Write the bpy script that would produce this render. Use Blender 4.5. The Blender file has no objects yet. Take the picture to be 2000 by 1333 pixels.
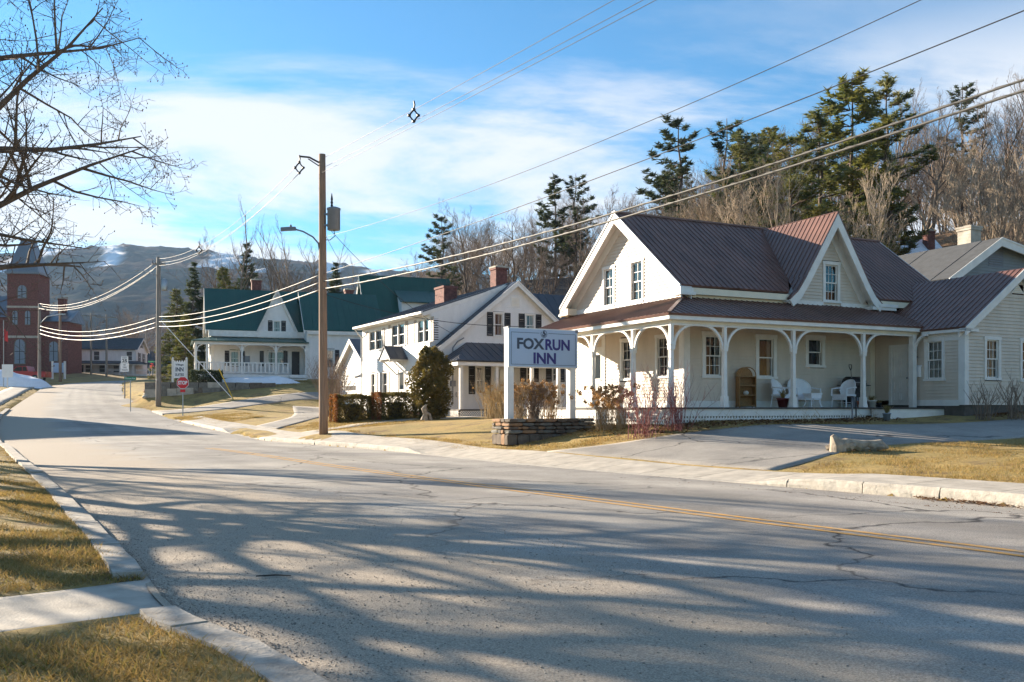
import bpy, math, random
import numpy as np
from mathutils import Vector, Matrix
random.seed(7); rng = np.random.default_rng(7)
sc = bpy.context.scene
C = sc.collection
F, HZ, EYE = 1800.0, 796.0, 1.5          # focal length in photo pixels, horizon row, eye height (m)
# ---------------------------------------------------------------- camera
cd = bpy.data.cameras.new('camera'); cam = bpy.data.objects.new('camera', cd); C.objects.link(cam)
cam.location = (0, 0, EYE); cam.rotation_euler = (math.radians(90), 0, 0)
cd.sensor_width = 36; cd.lens = 36 * F / 2000; cd.shift_y = (HZ - 666.5) / 2000
cd.clip_start = 0.1; cd.clip_end = 12000
sc.camera = cam
# ---------------------------------------------------------------- world: sky with thin cloud
SUN_EL = math.radians(17)
SUN_H = Vector((-0.827, 0.562, 0)).normalized()
SUN = Vector((SUN_H.x * math.cos(SUN_EL), SUN_H.y * math.cos(SUN_EL), math.sin(SUN_EL)))
W = bpy.data.worlds.new('World'); sc.world = W; W.use_nodes = True
nt = W.node_tree; nt.nodes.clear()
def N(t, kind, **kw):
    n = t.nodes.new(kind)
    for k, v in kw.items():
        if k == 'ins':
            for a, b in v.items(): n.inputs[a].default_value = b
        else: setattr(n, k, v)
    return n
sky = N(nt, 'ShaderNodeTexSky', sky_type='NISHITA', sun_disc=False)
sky.sun_elevation = SUN_EL; sky.sun_rotation = math.atan2(SUN_H.x, SUN_H.y)
sky.altitude = 300; sky.air_density = 1.0; sky.dust_density = 0.25; sky.ozone_density = 4.0
bg = N(nt, 'ShaderNodeBackground'); bg.inputs[1].default_value = 0.064
out = N(nt, 'ShaderNodeOutputWorld')
tc = N(nt, 'ShaderNodeTexCoord'); sep = N(nt, 'ShaderNodeSeparateXYZ'); nt.links.new(tc.outputs['Generated'], sep.inputs[0])
def M_(op, a, b=None, c=None):
    n = N(nt, 'ShaderNodeMath', operation=op)
    for i, v in enumerate((a, b, c)):
        if v is None: continue
        if isinstance(v, (int, float)): n.inputs[i].default_value = v
        else: nt.links.new(v, n.inputs[i])
    return n.outputs[0]
zz = M_('ADD', M_('MAXIMUM', sep.outputs[2], 0.0), 0.10)
cx, cy = M_('DIVIDE', sep.outputs[0], zz), M_('DIVIDE', sep.outputs[1], zz)
comb = N(nt, 'ShaderNodeCombineXYZ'); nt.links.new(cx, comb.inputs[0]); nt.links.new(cy, comb.inputs[1])
mp = N(nt, 'ShaderNodeMapping'); mp.inputs['Location'].default_value = (8.21, 8.06, 0); mp.inputs['Rotation'].default_value = (0, 0, -0.35); mp.inputs['Scale'].default_value = (0.42, 0.8, 1)
nt.links.new(comb.outputs[0], mp.inputs[0])
n1 = N(nt, 'ShaderNodeTexNoise', ins={'Scale': 0.9, 'Detail': 10.0, 'Roughness': 0.6, 'Distortion': 0.5}); nt.links.new(mp.outputs[0], n1.inputs['Vector'])
n2 = N(nt, 'ShaderNodeTexNoise', ins={'Scale': 0.33, 'Detail': 2.0}); nt.links.new(mp.outputs[0], n2.inputs['Vector'])
dens = M_('ADD', M_('MULTIPLY', n1.outputs[0], 1.0), M_('MULTIPLY', n2.outputs[0], 0.36))
mr = N(nt, 'ShaderNodeMapRange', interpolation_type='SMOOTHSTEP', ins={1: 0.605, 2: 0.745, 3: 0.0, 4: 0.95}); nt.links.new(dens, mr.inputs[0])
hf = N(nt, 'ShaderNodeValToRGB'); nt.links.new(sep.outputs[2], hf.inputs[0])
for p_, v_ in ((0.09, .35), (0.15, 1.0), (0.30, 1.0), (0.37, .22), (0.7, .15)):
    e_ = hf.color_ramp.elements.new(p_); e_.color = (v_, v_, v_, 1)
hf.color_ramp.elements[0].color = (.3, .3, .3, 1); hf.color_ramp.elements[-1].color = (.12, .12, .12, 1)
cl = M_('MULTIPLY', mr.outputs[0], hf.outputs[0])
mixc = N(nt, 'ShaderNodeMix', data_type='RGBA'); mixc.inputs[7].default_value = (4.3, 4.4, 4.6, 1)
tint = N(nt, 'ShaderNodeMix', data_type='RGBA', blend_type='MULTIPLY'); tint.inputs[0].default_value = 1.0; tint.inputs[7].default_value = (0.50, 0.90, 0.97, 1)
nt.links.new(sky.outputs[0], tint.inputs[6]); nt.links.new(cl, mixc.inputs[0]); nt.links.new(tint.outputs[2], mixc.inputs[6]); nt.links.new(mixc.outputs[2], bg.inputs[0]); nt.links.new(bg.outputs[0], out.inputs[0])
# ---------------------------------------------------------------- sun
sd = bpy.data.lights.new('sun', 'SUN'); sd.energy = 5.0; sd.angle = math.radians(0.5); sd.color = (1.0, 0.86, 0.68)
so = bpy.data.objects.new('sun', sd); C.objects.link(so); so.rotation_euler = SUN.to_track_quat('Z', 'Y').to_euler()
sc.view_settings.view_transform = 'Standard'; sc.view_settings.look = 'None'; sc.view_settings.gamma = 1.0
sc.view_settings.use_curve_mapping = False; sc.view_settings.exposure = 1.78
sc.render.engine = 'CYCLES'; sc.cycles.use_denoising = True; sc.cycles.max_bounces = 6; sc.cycles.transparent_max_bounces = 12
sc.cycles.volume_bounces = 0

# ================================================================ materials
MATS = {}
def mat(name, col, rough=0.7, var=0.12, scale=4.0, col2=None, bump=0.0, bscale=40.0, metal=0.0, spec=0.5, stretch=None, detail=6.0):
    m = bpy.data.materials.new(name); m.use_nodes = True; t = m.node_tree; b = t.nodes['Principled BSDF']
    b.inputs['Roughness'].default_value = rough; b.inputs['Metallic'].default_value = metal; b.inputs['Specular IOR Level'].default_value = spec
    tcn = N(t, 'ShaderNodeTexCoord'); src = tcn.outputs['Object']
    if stretch:
        mpn = N(t, 'ShaderNodeMapping'); mpn.inputs['Scale'].default_value = stretch; t.links.new(src, mpn.inputs[0]); src = mpn.outputs[0]
    if var > 0 or col2:
        nz = N(t, 'ShaderNodeTexNoise', ins={'Scale': scale, 'Detail': detail, 'Roughness': 0.6}); t.links.new(src, nz.inputs['Vector'])
        r = N(t, 'ShaderNodeValToRGB'); a = r.color_ramp.elements
        c2 = col2 or tuple(min(1, c * (1 + var)) for c in col); c1 = col if col2 else tuple(c * (1 - var) for c in col)
        a[0].position = 0.32; a[1].position = 0.68; a[0].color = (*c1, 1); a[1].color = (*c2, 1)
        t.links.new(nz.outputs[0], r.inputs[0]); t.links.new(r.outputs[0], b.inputs['Base Color'])
    else: b.inputs['Base Color'].default_value = (*col, 1)
    if bump:
        nb = N(t, 'ShaderNodeTexNoise', ins={'Scale': bscale, 'Detail': 4.0}); t.links.new(src, nb.inputs['Vector'])
        bp = N(t, 'ShaderNodeBump', ins={'Strength': bump, 'Distance': 0.02}); t.links.new(nb.outputs[0], bp.inputs['Height']); t.links.new(bp.outputs[0], b.inputs['Normal'])
    MATS[name] = m; return m
def ramp2(t, src, p0, p1, c0, c1):
    r = N(t, 'ShaderNodeValToRGB'); e = r.color_ramp.elements; e[0].position = p0; e[1].position = p1
    e[0].color = (*c0, 1) if len(c0) == 3 else c0; e[1].color = (*c1, 1) if len(c1) == 3 else c1
    t.links.new(src, r.inputs[0]); return r.outputs[0]
def mixrgb(t, fac, a, b, mode='MIX'):
    n = N(t, 'ShaderNodeMix', data_type='RGBA', blend_type=mode)
    for i, v in ((0, fac), (6, a), (7, b)):
        if isinstance(v, (int, float)): n.inputs[i].default_value = v
        elif isinstance(v, tuple): n.inputs[i].default_value = (*v, 1) if len(v) == 3 else v
        else: t.links.new(v, n.inputs[i])
    return n.outputs[2]
mat('siding_beige', (0.60, 0.515, 0.42), 0.6, 0.09, 2.2, stretch=(1, 1, .35))
mat('siding_white', (0.74, 0.725, 0.70), 0.55, 0.07, 2.2, stretch=(1, 1, .35))
mat('siding_grey', (0.20, 0.22, 0.23), 0.6, 0.07, 2)
mat('trim_white', (0.73, 0.705, 0.66), 0.5, 0.08, 3, bump=0.05)
mat('trim_cream_bounce', (0.76, 0.68, 0.53), 0.5, 0.05, 3)  # white trim with warm bounced light put into the colour
mat('roof_maroon', (0.155, 0.076, 0.055), 0.42, 0.26, 1.6, spec=0.5, stretch=(1, .4, .4))
mat('roof_green', (0.014, 0.075, 0.055), 0.4, 0.12, 0.8)
mat('roof_slate', (0.055, 0.062, 0.078), 0.4, 0.12, 1.0)
mat('roof_asphalt', (0.06, 0.062, 0.065), 0.9, 0.2, 3)
mat('black_paint', (0.02, 0.02, 0.022), 0.5, 0.1, 5)
mat('shutter_black', (0.03, 0.028, 0.028), 0.5, 0.1, 5)
mat('shutter_tan', (0.42, 0.36, 0.30), 0.6, 0.06, 5)
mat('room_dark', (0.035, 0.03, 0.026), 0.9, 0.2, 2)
mat('curtain', (0.62, 0.60, 0.56), 0.9, 0.08, 6)
mat('brick', (0.16, 0.058, 0.045), 0.85, 0.45, 6)
mat('concrete', (0.43, 0.38, 0.31), 0.9, 0.24, 2.2, bump=0.4, bscale=50)
mat('granite_worn', (0.36, 0.32, 0.265), 0.9, 0.35, 5, bump=0.5, bscale=30)
mat('granite', (0.41, 0.37, 0.31), 0.85, 0.22, 9, bump=0.5, bscale=35)
mat('foundation', (0.10, 0.085, 0.07), 0.95, 0.3, 3)
mat('pole_wood', (0.27, 0.17, 0.11), 0.85, 0.35, 5, stretch=(6, 6, 0.25), bump=0.3, bscale=8)
mat('pole_grey', (0.25, 0.21, 0.175), 0.85, 0.3, 5, stretch=(6, 6, 0.25), bump=0.3, bscale=8)
mat('steel_grey', (0.17, 0.19, 0.22), 0.45, 0.08, 4, metal=0.3)
mat('galvanised', (0.42, 0.42, 0.42), 0.4, 0.1, 8, metal=0.7)
mat('cable', (0.15, 0.14, 0.125), 0.5, 0.1, 3, metal=0.2)
mat('cable_black', (0.03, 0.03, 0.03), 0.45, 0.1, 3)
mat('bark', (0.13, 0.095, 0.07), 0.9, 0.3, 6, stretch=(3, 3, 0.6))
mat('bark_dark', (0.05, 0.038, 0.03), 0.9, 0.3, 6)
mat('bark_pale', (0.36, 0.28, 0.20), 0.9, 0.25, 4)
mat('bark_brown', (0.20, 0.14, 0.098), 0.9, 0.3, 4)
mat('needle', (0.07, 0.105, 0.025), 0.7, 0.5, 0.5, col2=(0.24, 0.21, 0.045))
mat('needle_dark', (0.035, 0.055, 0.026), 0.7, 0.4, 0.6, col2=(0.085, 0.095, 0.035))
mat('yew', (0.07, 0.07, 0.018), 0.7, 0.4, 2.6, col2=(0.24, 0.17, 0.04))
mat('yew_rust', (0.26, 0.08, 0.022), 0.7, 0.4, 2.5, col2=(0.18, 0.12, 0.03))
mat('twig_red', (0.24, 0.07, 0.06), 0.6, 0.3, 3)
mat('twig_tan', (0.36, 0.25, 0.13), 0.8, 0.3, 3)
mat('flower_dry', (0.38, 0.225, 0.09), 0.9, 0.35, 7)
mat('straw', (0.46, 0.34, 0.18), 0.9, 0.25, 3)
mat('leaf_litter', (0.17, 0.085, 0.035), 0.9, 0.45, 9)
mat('stone_wall', (0.13, 0.10, 0.075), 0.9, 0.35, 5, bump=0.5, bscale=14)
mat('stone_tan', (0.30, 0.17, 0.09), 0.9, 0.25, 5, bump=0.5, bscale=14)
mat('stone_grey', (0.17, 0.155, 0.13), 0.9, 0.3, 5, bump=0.5, bscale=14)
mat('wicker_white', (0.74, 0.75, 0.77), 0.6, 0.08, 30, bump=0.4, bscale=70)
mat('wicker_brown', (0.30, 0.155, 0.05), 0.6, 0.25, 25, bump=0.4, bscale=70)
mat('pot_red', (0.11, 0.018, 0.016), 0.35, 0.1, 4)
mat('terracotta', (0.42, 0.13, 0.06), 0.8, 0.12, 5)
mat('pot_white', (0.55, 0.52, 0.46), 0.6, 0.1, 5)
mat('pot_grey', (0.20, 0.23, 0.28), 0.5, 0.1, 5)
mat('dry_plant', (0.34, 0.26, 0.09), 0.9, 0.3, 9)
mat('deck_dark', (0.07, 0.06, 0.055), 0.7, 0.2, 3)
mat('sign_blue', (0.36, 0.47, 0.63), 0.4, 0.03, 1)
mat('sign_white', (0.80, 0.80, 0.80), 0.45, 0.03, 2)
mat('ink_slate', (0.035, 0.055, 0.09), 0.5, 0.03, 2)
mat('ink_navy', (0.02, 0.018, 0.16), 0.5, 0.03, 2)
mat('ink_black', (0.015, 0.015, 0.02), 0.5, 0.03, 2)
mat('sign_red', (0.60, 0.012, 0.018), 0.4, 0.03, 2)
mat('sign_green', (0.0, 0.20, 0.09), 0.4, 0.03, 2)
mat('yellow_plastic', (0.65, 0.42, 0.02), 0.5, 0.1, 2)
mat('snow', (0.82, 0.83, 0.86), 0.7, 0.05, 3, bump=0.3, bscale=6)
mat('driftwood', (0.33, 0.27, 0.20), 0.9, 0.35, 7, bump=0.6, bscale=12)
mat('truck_red', (0.36, 0.012, 0.015), 0.3, 0.05, 2)
mat('tyre', (0.02, 0.02, 0.02), 0.8, 0.1, 5)
mat('lawn_blade', (0.55, 0.37, 0.12), 0.9, 0.4, 1.6, col2=(0.20, 0.15, 0.04))
mat('flag_red', (0.5, 0.03, 0.03), 0.8, 0.1, 2)
mat('gravel', (0.36, 0.31, 0.25), 0.9, 0.45, 18, col2=(0.20, 0.17, 0.145))
mat('pine_trunk', (0.11, 0.075, 0.055), 0.9, 0.3, 4)
for k_ in ('needle', 'needle_dark', 'yew', 'yew_rust', 'lawn_blade', 'flower_dry', 'dry_plant', 'leaf_litter'):
    t = MATS[k_].node_tree; b = t.nodes['Principled BSDF']; tl_ = N(t, 'ShaderNodeBsdfTranslucent'); ms = N(t, 'ShaderNodeMixShader'); ms.inputs[0].default_value = .38
    t.links.new(b.inputs['Base Color'].links[0].from_socket, tl_.inputs[0]); t.links.new(b.outputs[0], ms.inputs[1]); t.links.new(tl_.outputs[0], ms.inputs[2]); t.links.new(ms.outputs[0], t.nodes['Material Output'].inputs[0])
t = MATS['lawn_blade'].node_tree; b = t.nodes['Principled BSDF']; ge = N(t, 'ShaderNodeNewGeometry'); rp = N(t, 'ShaderNodeValToRGB'); t.links.new(ge.outputs['Random Per Island'], rp.inputs[0])
for p_, c_ in ((.35, (.40, .26, .085)), (.6, (.55, .39, .17)), (.8, (.24, .145, .05)), (.92, (.20, .21, .04))): e_ = rp.color_ramp.elements.new(p_); e_.color = (*c_, 1)
rp.color_ramp.elements[0].color = (.20, .12, .04, 1); rp.color_ramp.elements[-1].color = (.16, .20, .03, 1)
old_ = b.inputs['Base Color'].links[0].from_socket; mo_ = mixrgb(t, .45, rp.outputs[0], old_)
for n_2 in [l.to_socket for l in list(old_.links) if l.to_node.type != 'MIX']: t.links.new(mo_, n_2)
# glass: fresnel reflection over clear
g = bpy.data.materials.new('glass'); g.use_nodes = True; t = g.node_tree; t.nodes.clear()
o_ = N(t, 'ShaderNodeOutputMaterial'); mx = N(t, 'ShaderNodeMixShader'); tr = N(t, 'ShaderNodeBsdfTransparent'); gl = N(t, 'ShaderNodeBsdfGlossy', ins={'Roughness': 0.02})
tr.inputs[0].default_value = (0.8, 0.83, 0.83, 1); fr = N(t, 'ShaderNodeFresnel', ins={'IOR': 1.75})
t.links.new(fr.outputs[0], mx.inputs[0]); t.links.new(tr.outputs[0], mx.inputs[1]); t.links.new(gl.outputs[0], mx.inputs[2]); t.links.new(mx.outputs[0], o_.inputs[0]); MATS['glass'] = g

def ground_mat():
    m = bpy.data.materials.new('dry_lawn'); m.use_nodes = True; t = m.node_tree; b = t.nodes['Principled BSDF']; b.inputs['Roughness'].default_value = 0.95
    tcn = N(t, 'ShaderNodeTexCoord'); P = tcn.outputs['Object']
    a = N(t, 'ShaderNodeTexNoise', ins={'Scale': 0.35, 'Detail': 5.0, 'Roughness': 0.65}); t.links.new(P, a.inputs['Vector'])
    f = N(t, 'ShaderNodeTexNoise', ins={'Scale': 14.0, 'Detail': 6.0, 'Roughness': 0.75}); t.links.new(P, f.inputs['Vector'])
    c1 = ramp2(t, a.outputs[0], 0.38, 0.66, (0.47, 0.31, 0.085), (0.27, 0.215, 0.045))
    c2 = ramp2(t, f.outputs[0], 0.36, 0.66, (0.10, 0.06, 0.02), (0.56, 0.38, 0.14))
    c = mixrgb(t, 0.5, c1, c2)
    pm = N(t, 'ShaderNodeTexNoise', ins={'Scale': 0.9, 'Detail': 6.0, 'Roughness': 0.7}); t.links.new(P, pm.inputs['Vector'])
    c = mixrgb(t, ramp2(t, pm.outputs[0], .50, .64, (0, 0, 0), (.85, .85, .85)), c, mixrgb(t, f.outputs[0], (0.07, 0.045, 0.02), (0.24, 0.15, 0.06)))
    # leaf litter on the wooded hill
    sp = N(t, 'ShaderNodeSeparateXYZ'); t.links.new(P, sp.inputs[0])
    hz = N(t, 'ShaderNodeMapRange', ins={1: 4.5, 2: 8.0, 3: 0.0, 4: 1.0}); t.links.new(sp.outputs[2], hz.inputs[0])
    lit = ramp2(t, f.outputs[0], 0.3, 0.7, (0.09, 0.045, 0.02), (0.30, 0.165, 0.075))
    c = mixrgb(t, hz.outputs[0], c, lit)
    t.links.new(c, b.inputs['Base Color'])
    bp = N(t, 'ShaderNodeBump', ins={'Strength': 0.9, 'Distance': 0.05}); t.links.new(f.outputs[0], bp.inputs['Height']); t.links.new(bp.outputs[0], b.inputs['Normal'])
    MATS['dry_lawn'] = m
ground_mat()
def asphalt(name, ca, cb, shoulder=False, crack=True):
    m = bpy.data.materials.new(name); m.use_nodes = True; t = m.node_tree; b = t.nodes['Principled BSDF']; b.inputs['Roughness'].default_value = 0.88
    tcn = N(t, 'ShaderNodeTexCoord'); P = tcn.outputs['Object']
    a = N(t, 'ShaderNodeTexNoise', ins={'Scale': 0.5, 'Detail': 6.0, 'Roughness': 0.65}); t.links.new(P, a.inputs['Vector'])
    f = N(t, 'ShaderNodeTexNoise', ins={'Scale': 70.0, 'Detail': 3.0, 'Roughness': 0.8}); t.links.new(P, f.inputs['Vector'])
    c = ramp2(t, a.outputs[0], 0.35, 0.68, ca, cb)
    sp = ramp2(t, f.outputs[0], 0.33, 0.66, (0.45, 0.45, 0.45), (1.35, 1.33, 1.3))
    c = mixrgb(t, 1.0, c, sp, 'MULTIPLY')
    if crack:
        dn = N(t, 'ShaderNodeTexNoise', ins={'Scale': 1.3, 'Detail': 5.0}); t.links.new(P, dn.inputs['Vector'])
        ad = N(t, 'ShaderNodeVectorMath', operation='MULTIPLY_ADD'); t.links.new(dn.outputs['Color'], ad.inputs[0]); ad.inputs[1].default_value = (1.1, 1.1, 0); t.links.new(P, ad.inputs[2])
        v = N(t, 'ShaderNodeTexVoronoi', feature='DISTANCE_TO_EDGE', ins={'Scale': 0.21}); t.links.new(ad.outputs[0], v.inputs['Vector'])
        ck = ramp2(t, v.outputs['Distance'], 0.0015, 0.0065, (1, 1, 1), (0, 0, 0))
        mk = N(t, 'ShaderNodeTexNoise', ins={'Scale': 0.22, 'Detail': 2.0}); t.links.new(P, mk.inputs['Vector'])
        mk2 = ramp2(t, mk.outputs[0], 0.36, 0.46, (0, 0, 0), (1, 1, 1))
        cm = mixrgb(t, 1.0, ck, mk2, 'MULTIPLY')
        c = mixrgb(t, cm, c, (0.035, 0.03, 0.027))
    if shoulder:   # sand and grit washed along the edge: distance across the road is stored in the v coordinate
        uv = N(t, 'ShaderNodeUVMap'); s2 = N(t, 'ShaderNodeSeparateXYZ'); t.links.new(uv.outputs[0], s2.inputs[0])
        nn = N(t, 'ShaderNodeMath', operation='MULTIPLY_ADD'); t.links.new(a.outputs[0], nn.inputs[0]); nn.inputs[1].default_value = 0.30; t.links.new(s2.outputs[1], nn.inputs[2])
        wv = N(t, 'ShaderNodeMath', operation='MULTIPLY_ADD'); t.links.new(a.outputs[0], wv.inputs[0]); wv.inputs[1].default_value = .08; t.links.new(s2.outputs[1], wv.inputs[2])
        wr = N(t, 'ShaderNodeValToRGB'); t.links.new(wv.outputs[0], wr.inputs[0]); wr.color_ramp.elements[0].color = (1, 1, 1, 1); wr.color_ramp.elements[1].color = (1, 1, 1, 1)
        for p_, v_ in ((.40, 1.0), (.45, .80), (.50, 1.0), (.56, .82), (.60, .98), (.66, .8), (.71, 1.02), (.78, .78), (.83, .84), (.88, 1.04)): e_ = wr.color_ramp.elements.new(p_); e_.color = (v_, v_, v_, 1)
        c = mixrgb(t, .85, c, wr.outputs[0], 'MULTIPLY')
        pn_ = N(t, 'ShaderNodeTexNoise', ins={'Scale': 0.16, 'Detail': 3.0, 'Roughness': .55, 'Distortion': .6}); t.links.new(P, pn_.inputs['Vector']); c = mixrgb(t, 1.0, c, ramp2(t, pn_.outputs[0], .40, .60, (.78, .78, .80), (1.08, 1.07, 1.05)), 'MULTIPLY')
        k = ramp2(t, nn.outputs[0], 0.36, 0.47, (1, 1, 1), (0, 0, 0))
        gr = ramp2(t, f.outputs[0], 0.3, 0.7, (0.17, 0.135, 0.10), (0.58, 0.48, 0.36))
        c = mixrgb(t, k, c, gr)
        k2 = ramp2(t, nn.outputs[0], 1.09, 1.13, (0, 0, 0), (1, 1, 1)); c = mixrgb(t, k2, c, (0.40, 0.34, 0.265))
    t.links.new(c, b.inputs['Base Color'])
    bp = N(t, 'ShaderNodeBump', ins={'Strength': 0.6, 'Distance': 0.012}); t.links.new(f.outputs[0], bp.inputs['Height']); t.links.new(bp.outputs[0], b.inputs['Normal'])
    MATS[name] = m
asphalt('road_asphalt', (0.30, 0.275, 0.24), (0.47, 0.43, 0.375), True)
asphalt('drive_asphalt', (0.25, 0.23, 0.205), (0.42, 0.38, 0.33), False, True)
def paint_mat(name, col, base):
    m = bpy.data.materials.new(name); m.use_nodes = True; t = m.node_tree; b = t.nodes['Principled BSDF']; b.inputs['Roughness'].default_value = 0.8
    tcn = N(t, 'ShaderNodeTexCoord'); f = N(t, 'ShaderNodeTexNoise', ins={'Scale': 9.0, 'Detail': 8.0, 'Roughness': 0.8}); t.links.new(tcn.outputs['Object'], f.inputs['Vector'])
    t.links.new(ramp2(t, f.outputs[0], 0.40, 0.56, base, col), b.inputs['Base Color']); MATS[name] = m
paint_mat('paint_yellow', (0.60, 0.30, 0.055), (0.33, 0.26, 0.17)); paint_mat('paint_white', (0.6, 0.58, 0.54), (0.30, 0.28, 0.24))
def mountain_mat():
    m = bpy.data.materials.new('mountain_forest'); m.use_nodes = True; t = m.node_tree; b = t.nodes['Principled BSDF']; b.inputs['Roughness'].default_value = 1.0; b.inputs['Specular IOR Level'].default_value = 0
    tcn = N(t, 'ShaderNodeTexCoord'); P = tcn.outputs['Object']
    a = N(t, 'ShaderNodeTexNoise', ins={'Scale': 0.006, 'Detail': 7.0, 'Roughness': 0.6}); t.links.new(P, a.inputs['Vector'])
    f = N(t, 'ShaderNodeTexNoise', ins={'Scale': 0.09, 'Detail': 4.0, 'Roughness': 0.8}); t.links.new(P, f.inputs['Vector'])
    c = ramp2(t, a.outputs[0], 0.4, 0.6, (0.02, 0.032, 0.03), (0.11, 0.08, 0.065))
    c = mixrgb(t, 0.8, c, ramp2(t, f.outputs[0], 0.3, 0.7, (0.45, 0.45, 0.45), (1.5, 1.5, 1.5)), 'MULTIPLY')
    vt = N(t, 'ShaderNodeVertexColor', layer_name='trail'); sn = mixrgb(t, vt.outputs[0], c, (0.75, 0.77, 0.8))
    t.links.new(sn, b.inputs['Base Color']); MATS['mountain_forest'] = m
mountain_mat()

# ================================================================ mesh helpers
class MB:
    def __init__(s): s.v = []; s.f = []; s.m = []
    def add(s, vs, fs, mi=0):
        o = len(s.v); s.v.extend(tuple(v) for v in vs); s.f.extend(tuple(i + o for i in q) for q in fs); s.m.extend([mi] * len(fs))
    def box(s, x0, x1, y0, y1, z0, z1, mi=0):
        s.add([(x0,y0,z0),(x1,y0,z0),(x1,y1,z0),(x0,y1,z0),(x0,y0,z1),(x1,y0,z1),(x1,y1,z1),(x0,y1,z1)],
              [(0,3,2,1),(4,5,6,7),(0,1,5,4),(1,2,6,5),(2,3,7,6),(3,0,4,7)], mi)
    def beam(s, a, b, w, h, up=(0, 0, 1), mi=0):
        a, b, up = Vector(a), Vector(b), Vector(up); d = (b - a).normalized(); sx = d.cross(up)
        if sx.length < 1e-5: sx = d.cross(Vector((1, 0, 0)))
        sx.normalize(); u = sx.cross(d); sx *= w / 2; u *= h / 2
        s.add([a-sx-u,a+sx-u,a+sx+u,a-sx+u,b-sx-u,b+sx-u,b+sx+u,b-sx+u], [(0,1,2,3),(7,6,5,4),(0,4,5,1),(1,5,6,2),(2,6,7,3),(3,7,4,0)], mi)
    def tube(s, pts, r, n=6, mi=0, cap=True):
        pts = [Vector(p) for p in pts]; k = len(pts); rs = r if isinstance(r, (list, tuple)) else [r] * k
        o = len(s.v); ref = None
        for i, p in enumerate(pts):
            d = (pts[min(i+1, k-1)] - pts[max(i-1, 0)]); d = d.normalized() if d.length > 1e-9 else Vector((0,0,1))
            if ref is None: ref = Vector((1,0,0)) if abs(d.x) < 0.8 else Vector((0,1,0))
            x = (ref - d * ref.dot(d)); x = x.normalized() if x.length > 1e-6 else d.orthogonal().normalized(); y = d.cross(x); ref = x
            for j in range(n):
                a = 2 * math.pi * j / n; q = p + (x * math.cos(a) + y * math.sin(a)) * rs[i]; s.v.append((q.x, q.y, q.z))
        for i in range(k - 1):
            for j in range(n):
                s.f.append((o+i*n+j, o+i*n+(j+1)%n, o+(i+1)*n+(j+1)%n, o+(i+1)*n+j)); s.m.append(mi)
        if cap:
            s.f.append(tuple(o+j for j in range(n))[::-1]); s.m.append(mi); s.f.append(tuple(o+(k-1)*n+j for j in range(n))); s.m.append(mi)
    def lathe(s, prof, c=(0,0,0), n=14, mi=0):
        o = len(s.v); k = len(prof)
        for r, z in prof:
            for j in range(n):
                a = 2*math.pi*j/n; s.v.append((c[0]+r*math.cos(a), c[1]+r*math.sin(a), c[2]+z))
        for i in range(k-1):
            for j in range(n): s.f.append((o+i*n+j, o+i*n+(j+1)%n, o+(i+1)*n+(j+1)%n, o+(i+1)*n+j)); s.m.append(mi)
        s.f.append(tuple(o+j for j in range(n))[::-1]); s.m.append(mi); s.f.append(tuple(o+(k-1)*n+j for j in range(n))); s.m.append(mi)
    def prism(s, pts, vec, mi=0):
        n = len(pts); v = Vector(vec); s.add([Vector(p) for p in pts] + [Vector(p) + v for p in pts],
              [tuple(range(n))[::-1], tuple(range(n, 2*n))] + [(i, (i+1)%n, n+(i+1)%n, n+i) for i in range(n)], mi)
    def rock(s, c, r, seed, mi=0):
        rr = random.Random(seed); ph = (1+5**.5)/2
        V = [(-1,ph,0),(1,ph,0),(-1,-ph,0),(1,-ph,0),(0,-1,ph),(0,1,ph),(0,-1,-ph),(0,1,-ph),(ph,0,-1),(ph,0,1),(-ph,0,-1),(-ph,0,1)]
        Fc = [(0,11,5),(0,5,1),(0,1,7),(0,7,10),(0,10,11),(1,5,9),(5,11,4),(11,10,2),(10,7,6),(7,1,8),(3,9,4),(3,4,2),(3,2,6),(3,6,8),(3,8,9),(4,9,5),(2,4,11),(6,2,10),(8,6,7),(9,8,1)]
        s.add([(c[0]+v[0]/1.9*r[0]*rr.uniform(.75,1.15), c[1]+v[1]/1.9*r[1]*rr.uniform(.75,1.15), c[2]+v[2]/1.9*r[2]*rr.uniform(.75,1.15)) for v in V], Fc, mi)
    def mesh(s, name, mats, smooth=False):
        me = bpy.data.meshes.new(name); me.from_pydata(s.v, [], s.f)
        for m in (mats if isinstance(mats, (list, tuple)) else [mats]): me.materials.append(MATS[m])
        if any(s.m): me.polygons.foreach_set('material_index', s.m)
        if smooth: me.polygons.foreach_set('use_smooth', [True] * len(s.f))
        me.update(); return me
    def build(s, name, mats, parent=None, smooth=False, kind=None):
        o = bpy.data.objects.new(name, s.mesh(name, mats, smooth)); C.objects.link(o)
        if parent is not None: o.parent = parent
        if kind: o['kind'] = kind
        return o
def tag(o, label, cat, group=None):
    o['label'] = label; o['category'] = cat
    if group: o['group'] = group
    return o
def thing(name, label, cat, loc=(0,0,0), rz=0.0, group=None):
    o = bpy.data.objects.new(name, None); C.objects.link(o); o.location = loc; o.rotation_euler = (0, 0, rz)
    return tag(o, label, cat, group)
def copy_tree(o, parent=None):
    c = o.copy(); C.objects.link(c); c.parent = parent
    for ch in list(o.children): copy_tree(ch, c)
    return c
def inst(name, me, parent=None, loc=(0,0,0), rz=0.0, scale=(1,1,1)):
    o = bpy.data.objects.new(name, me); C.objects.link(o); o.location = loc; o.rotation_euler = (0,0,rz); o.scale = scale; o.parent = parent
    return o
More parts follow.
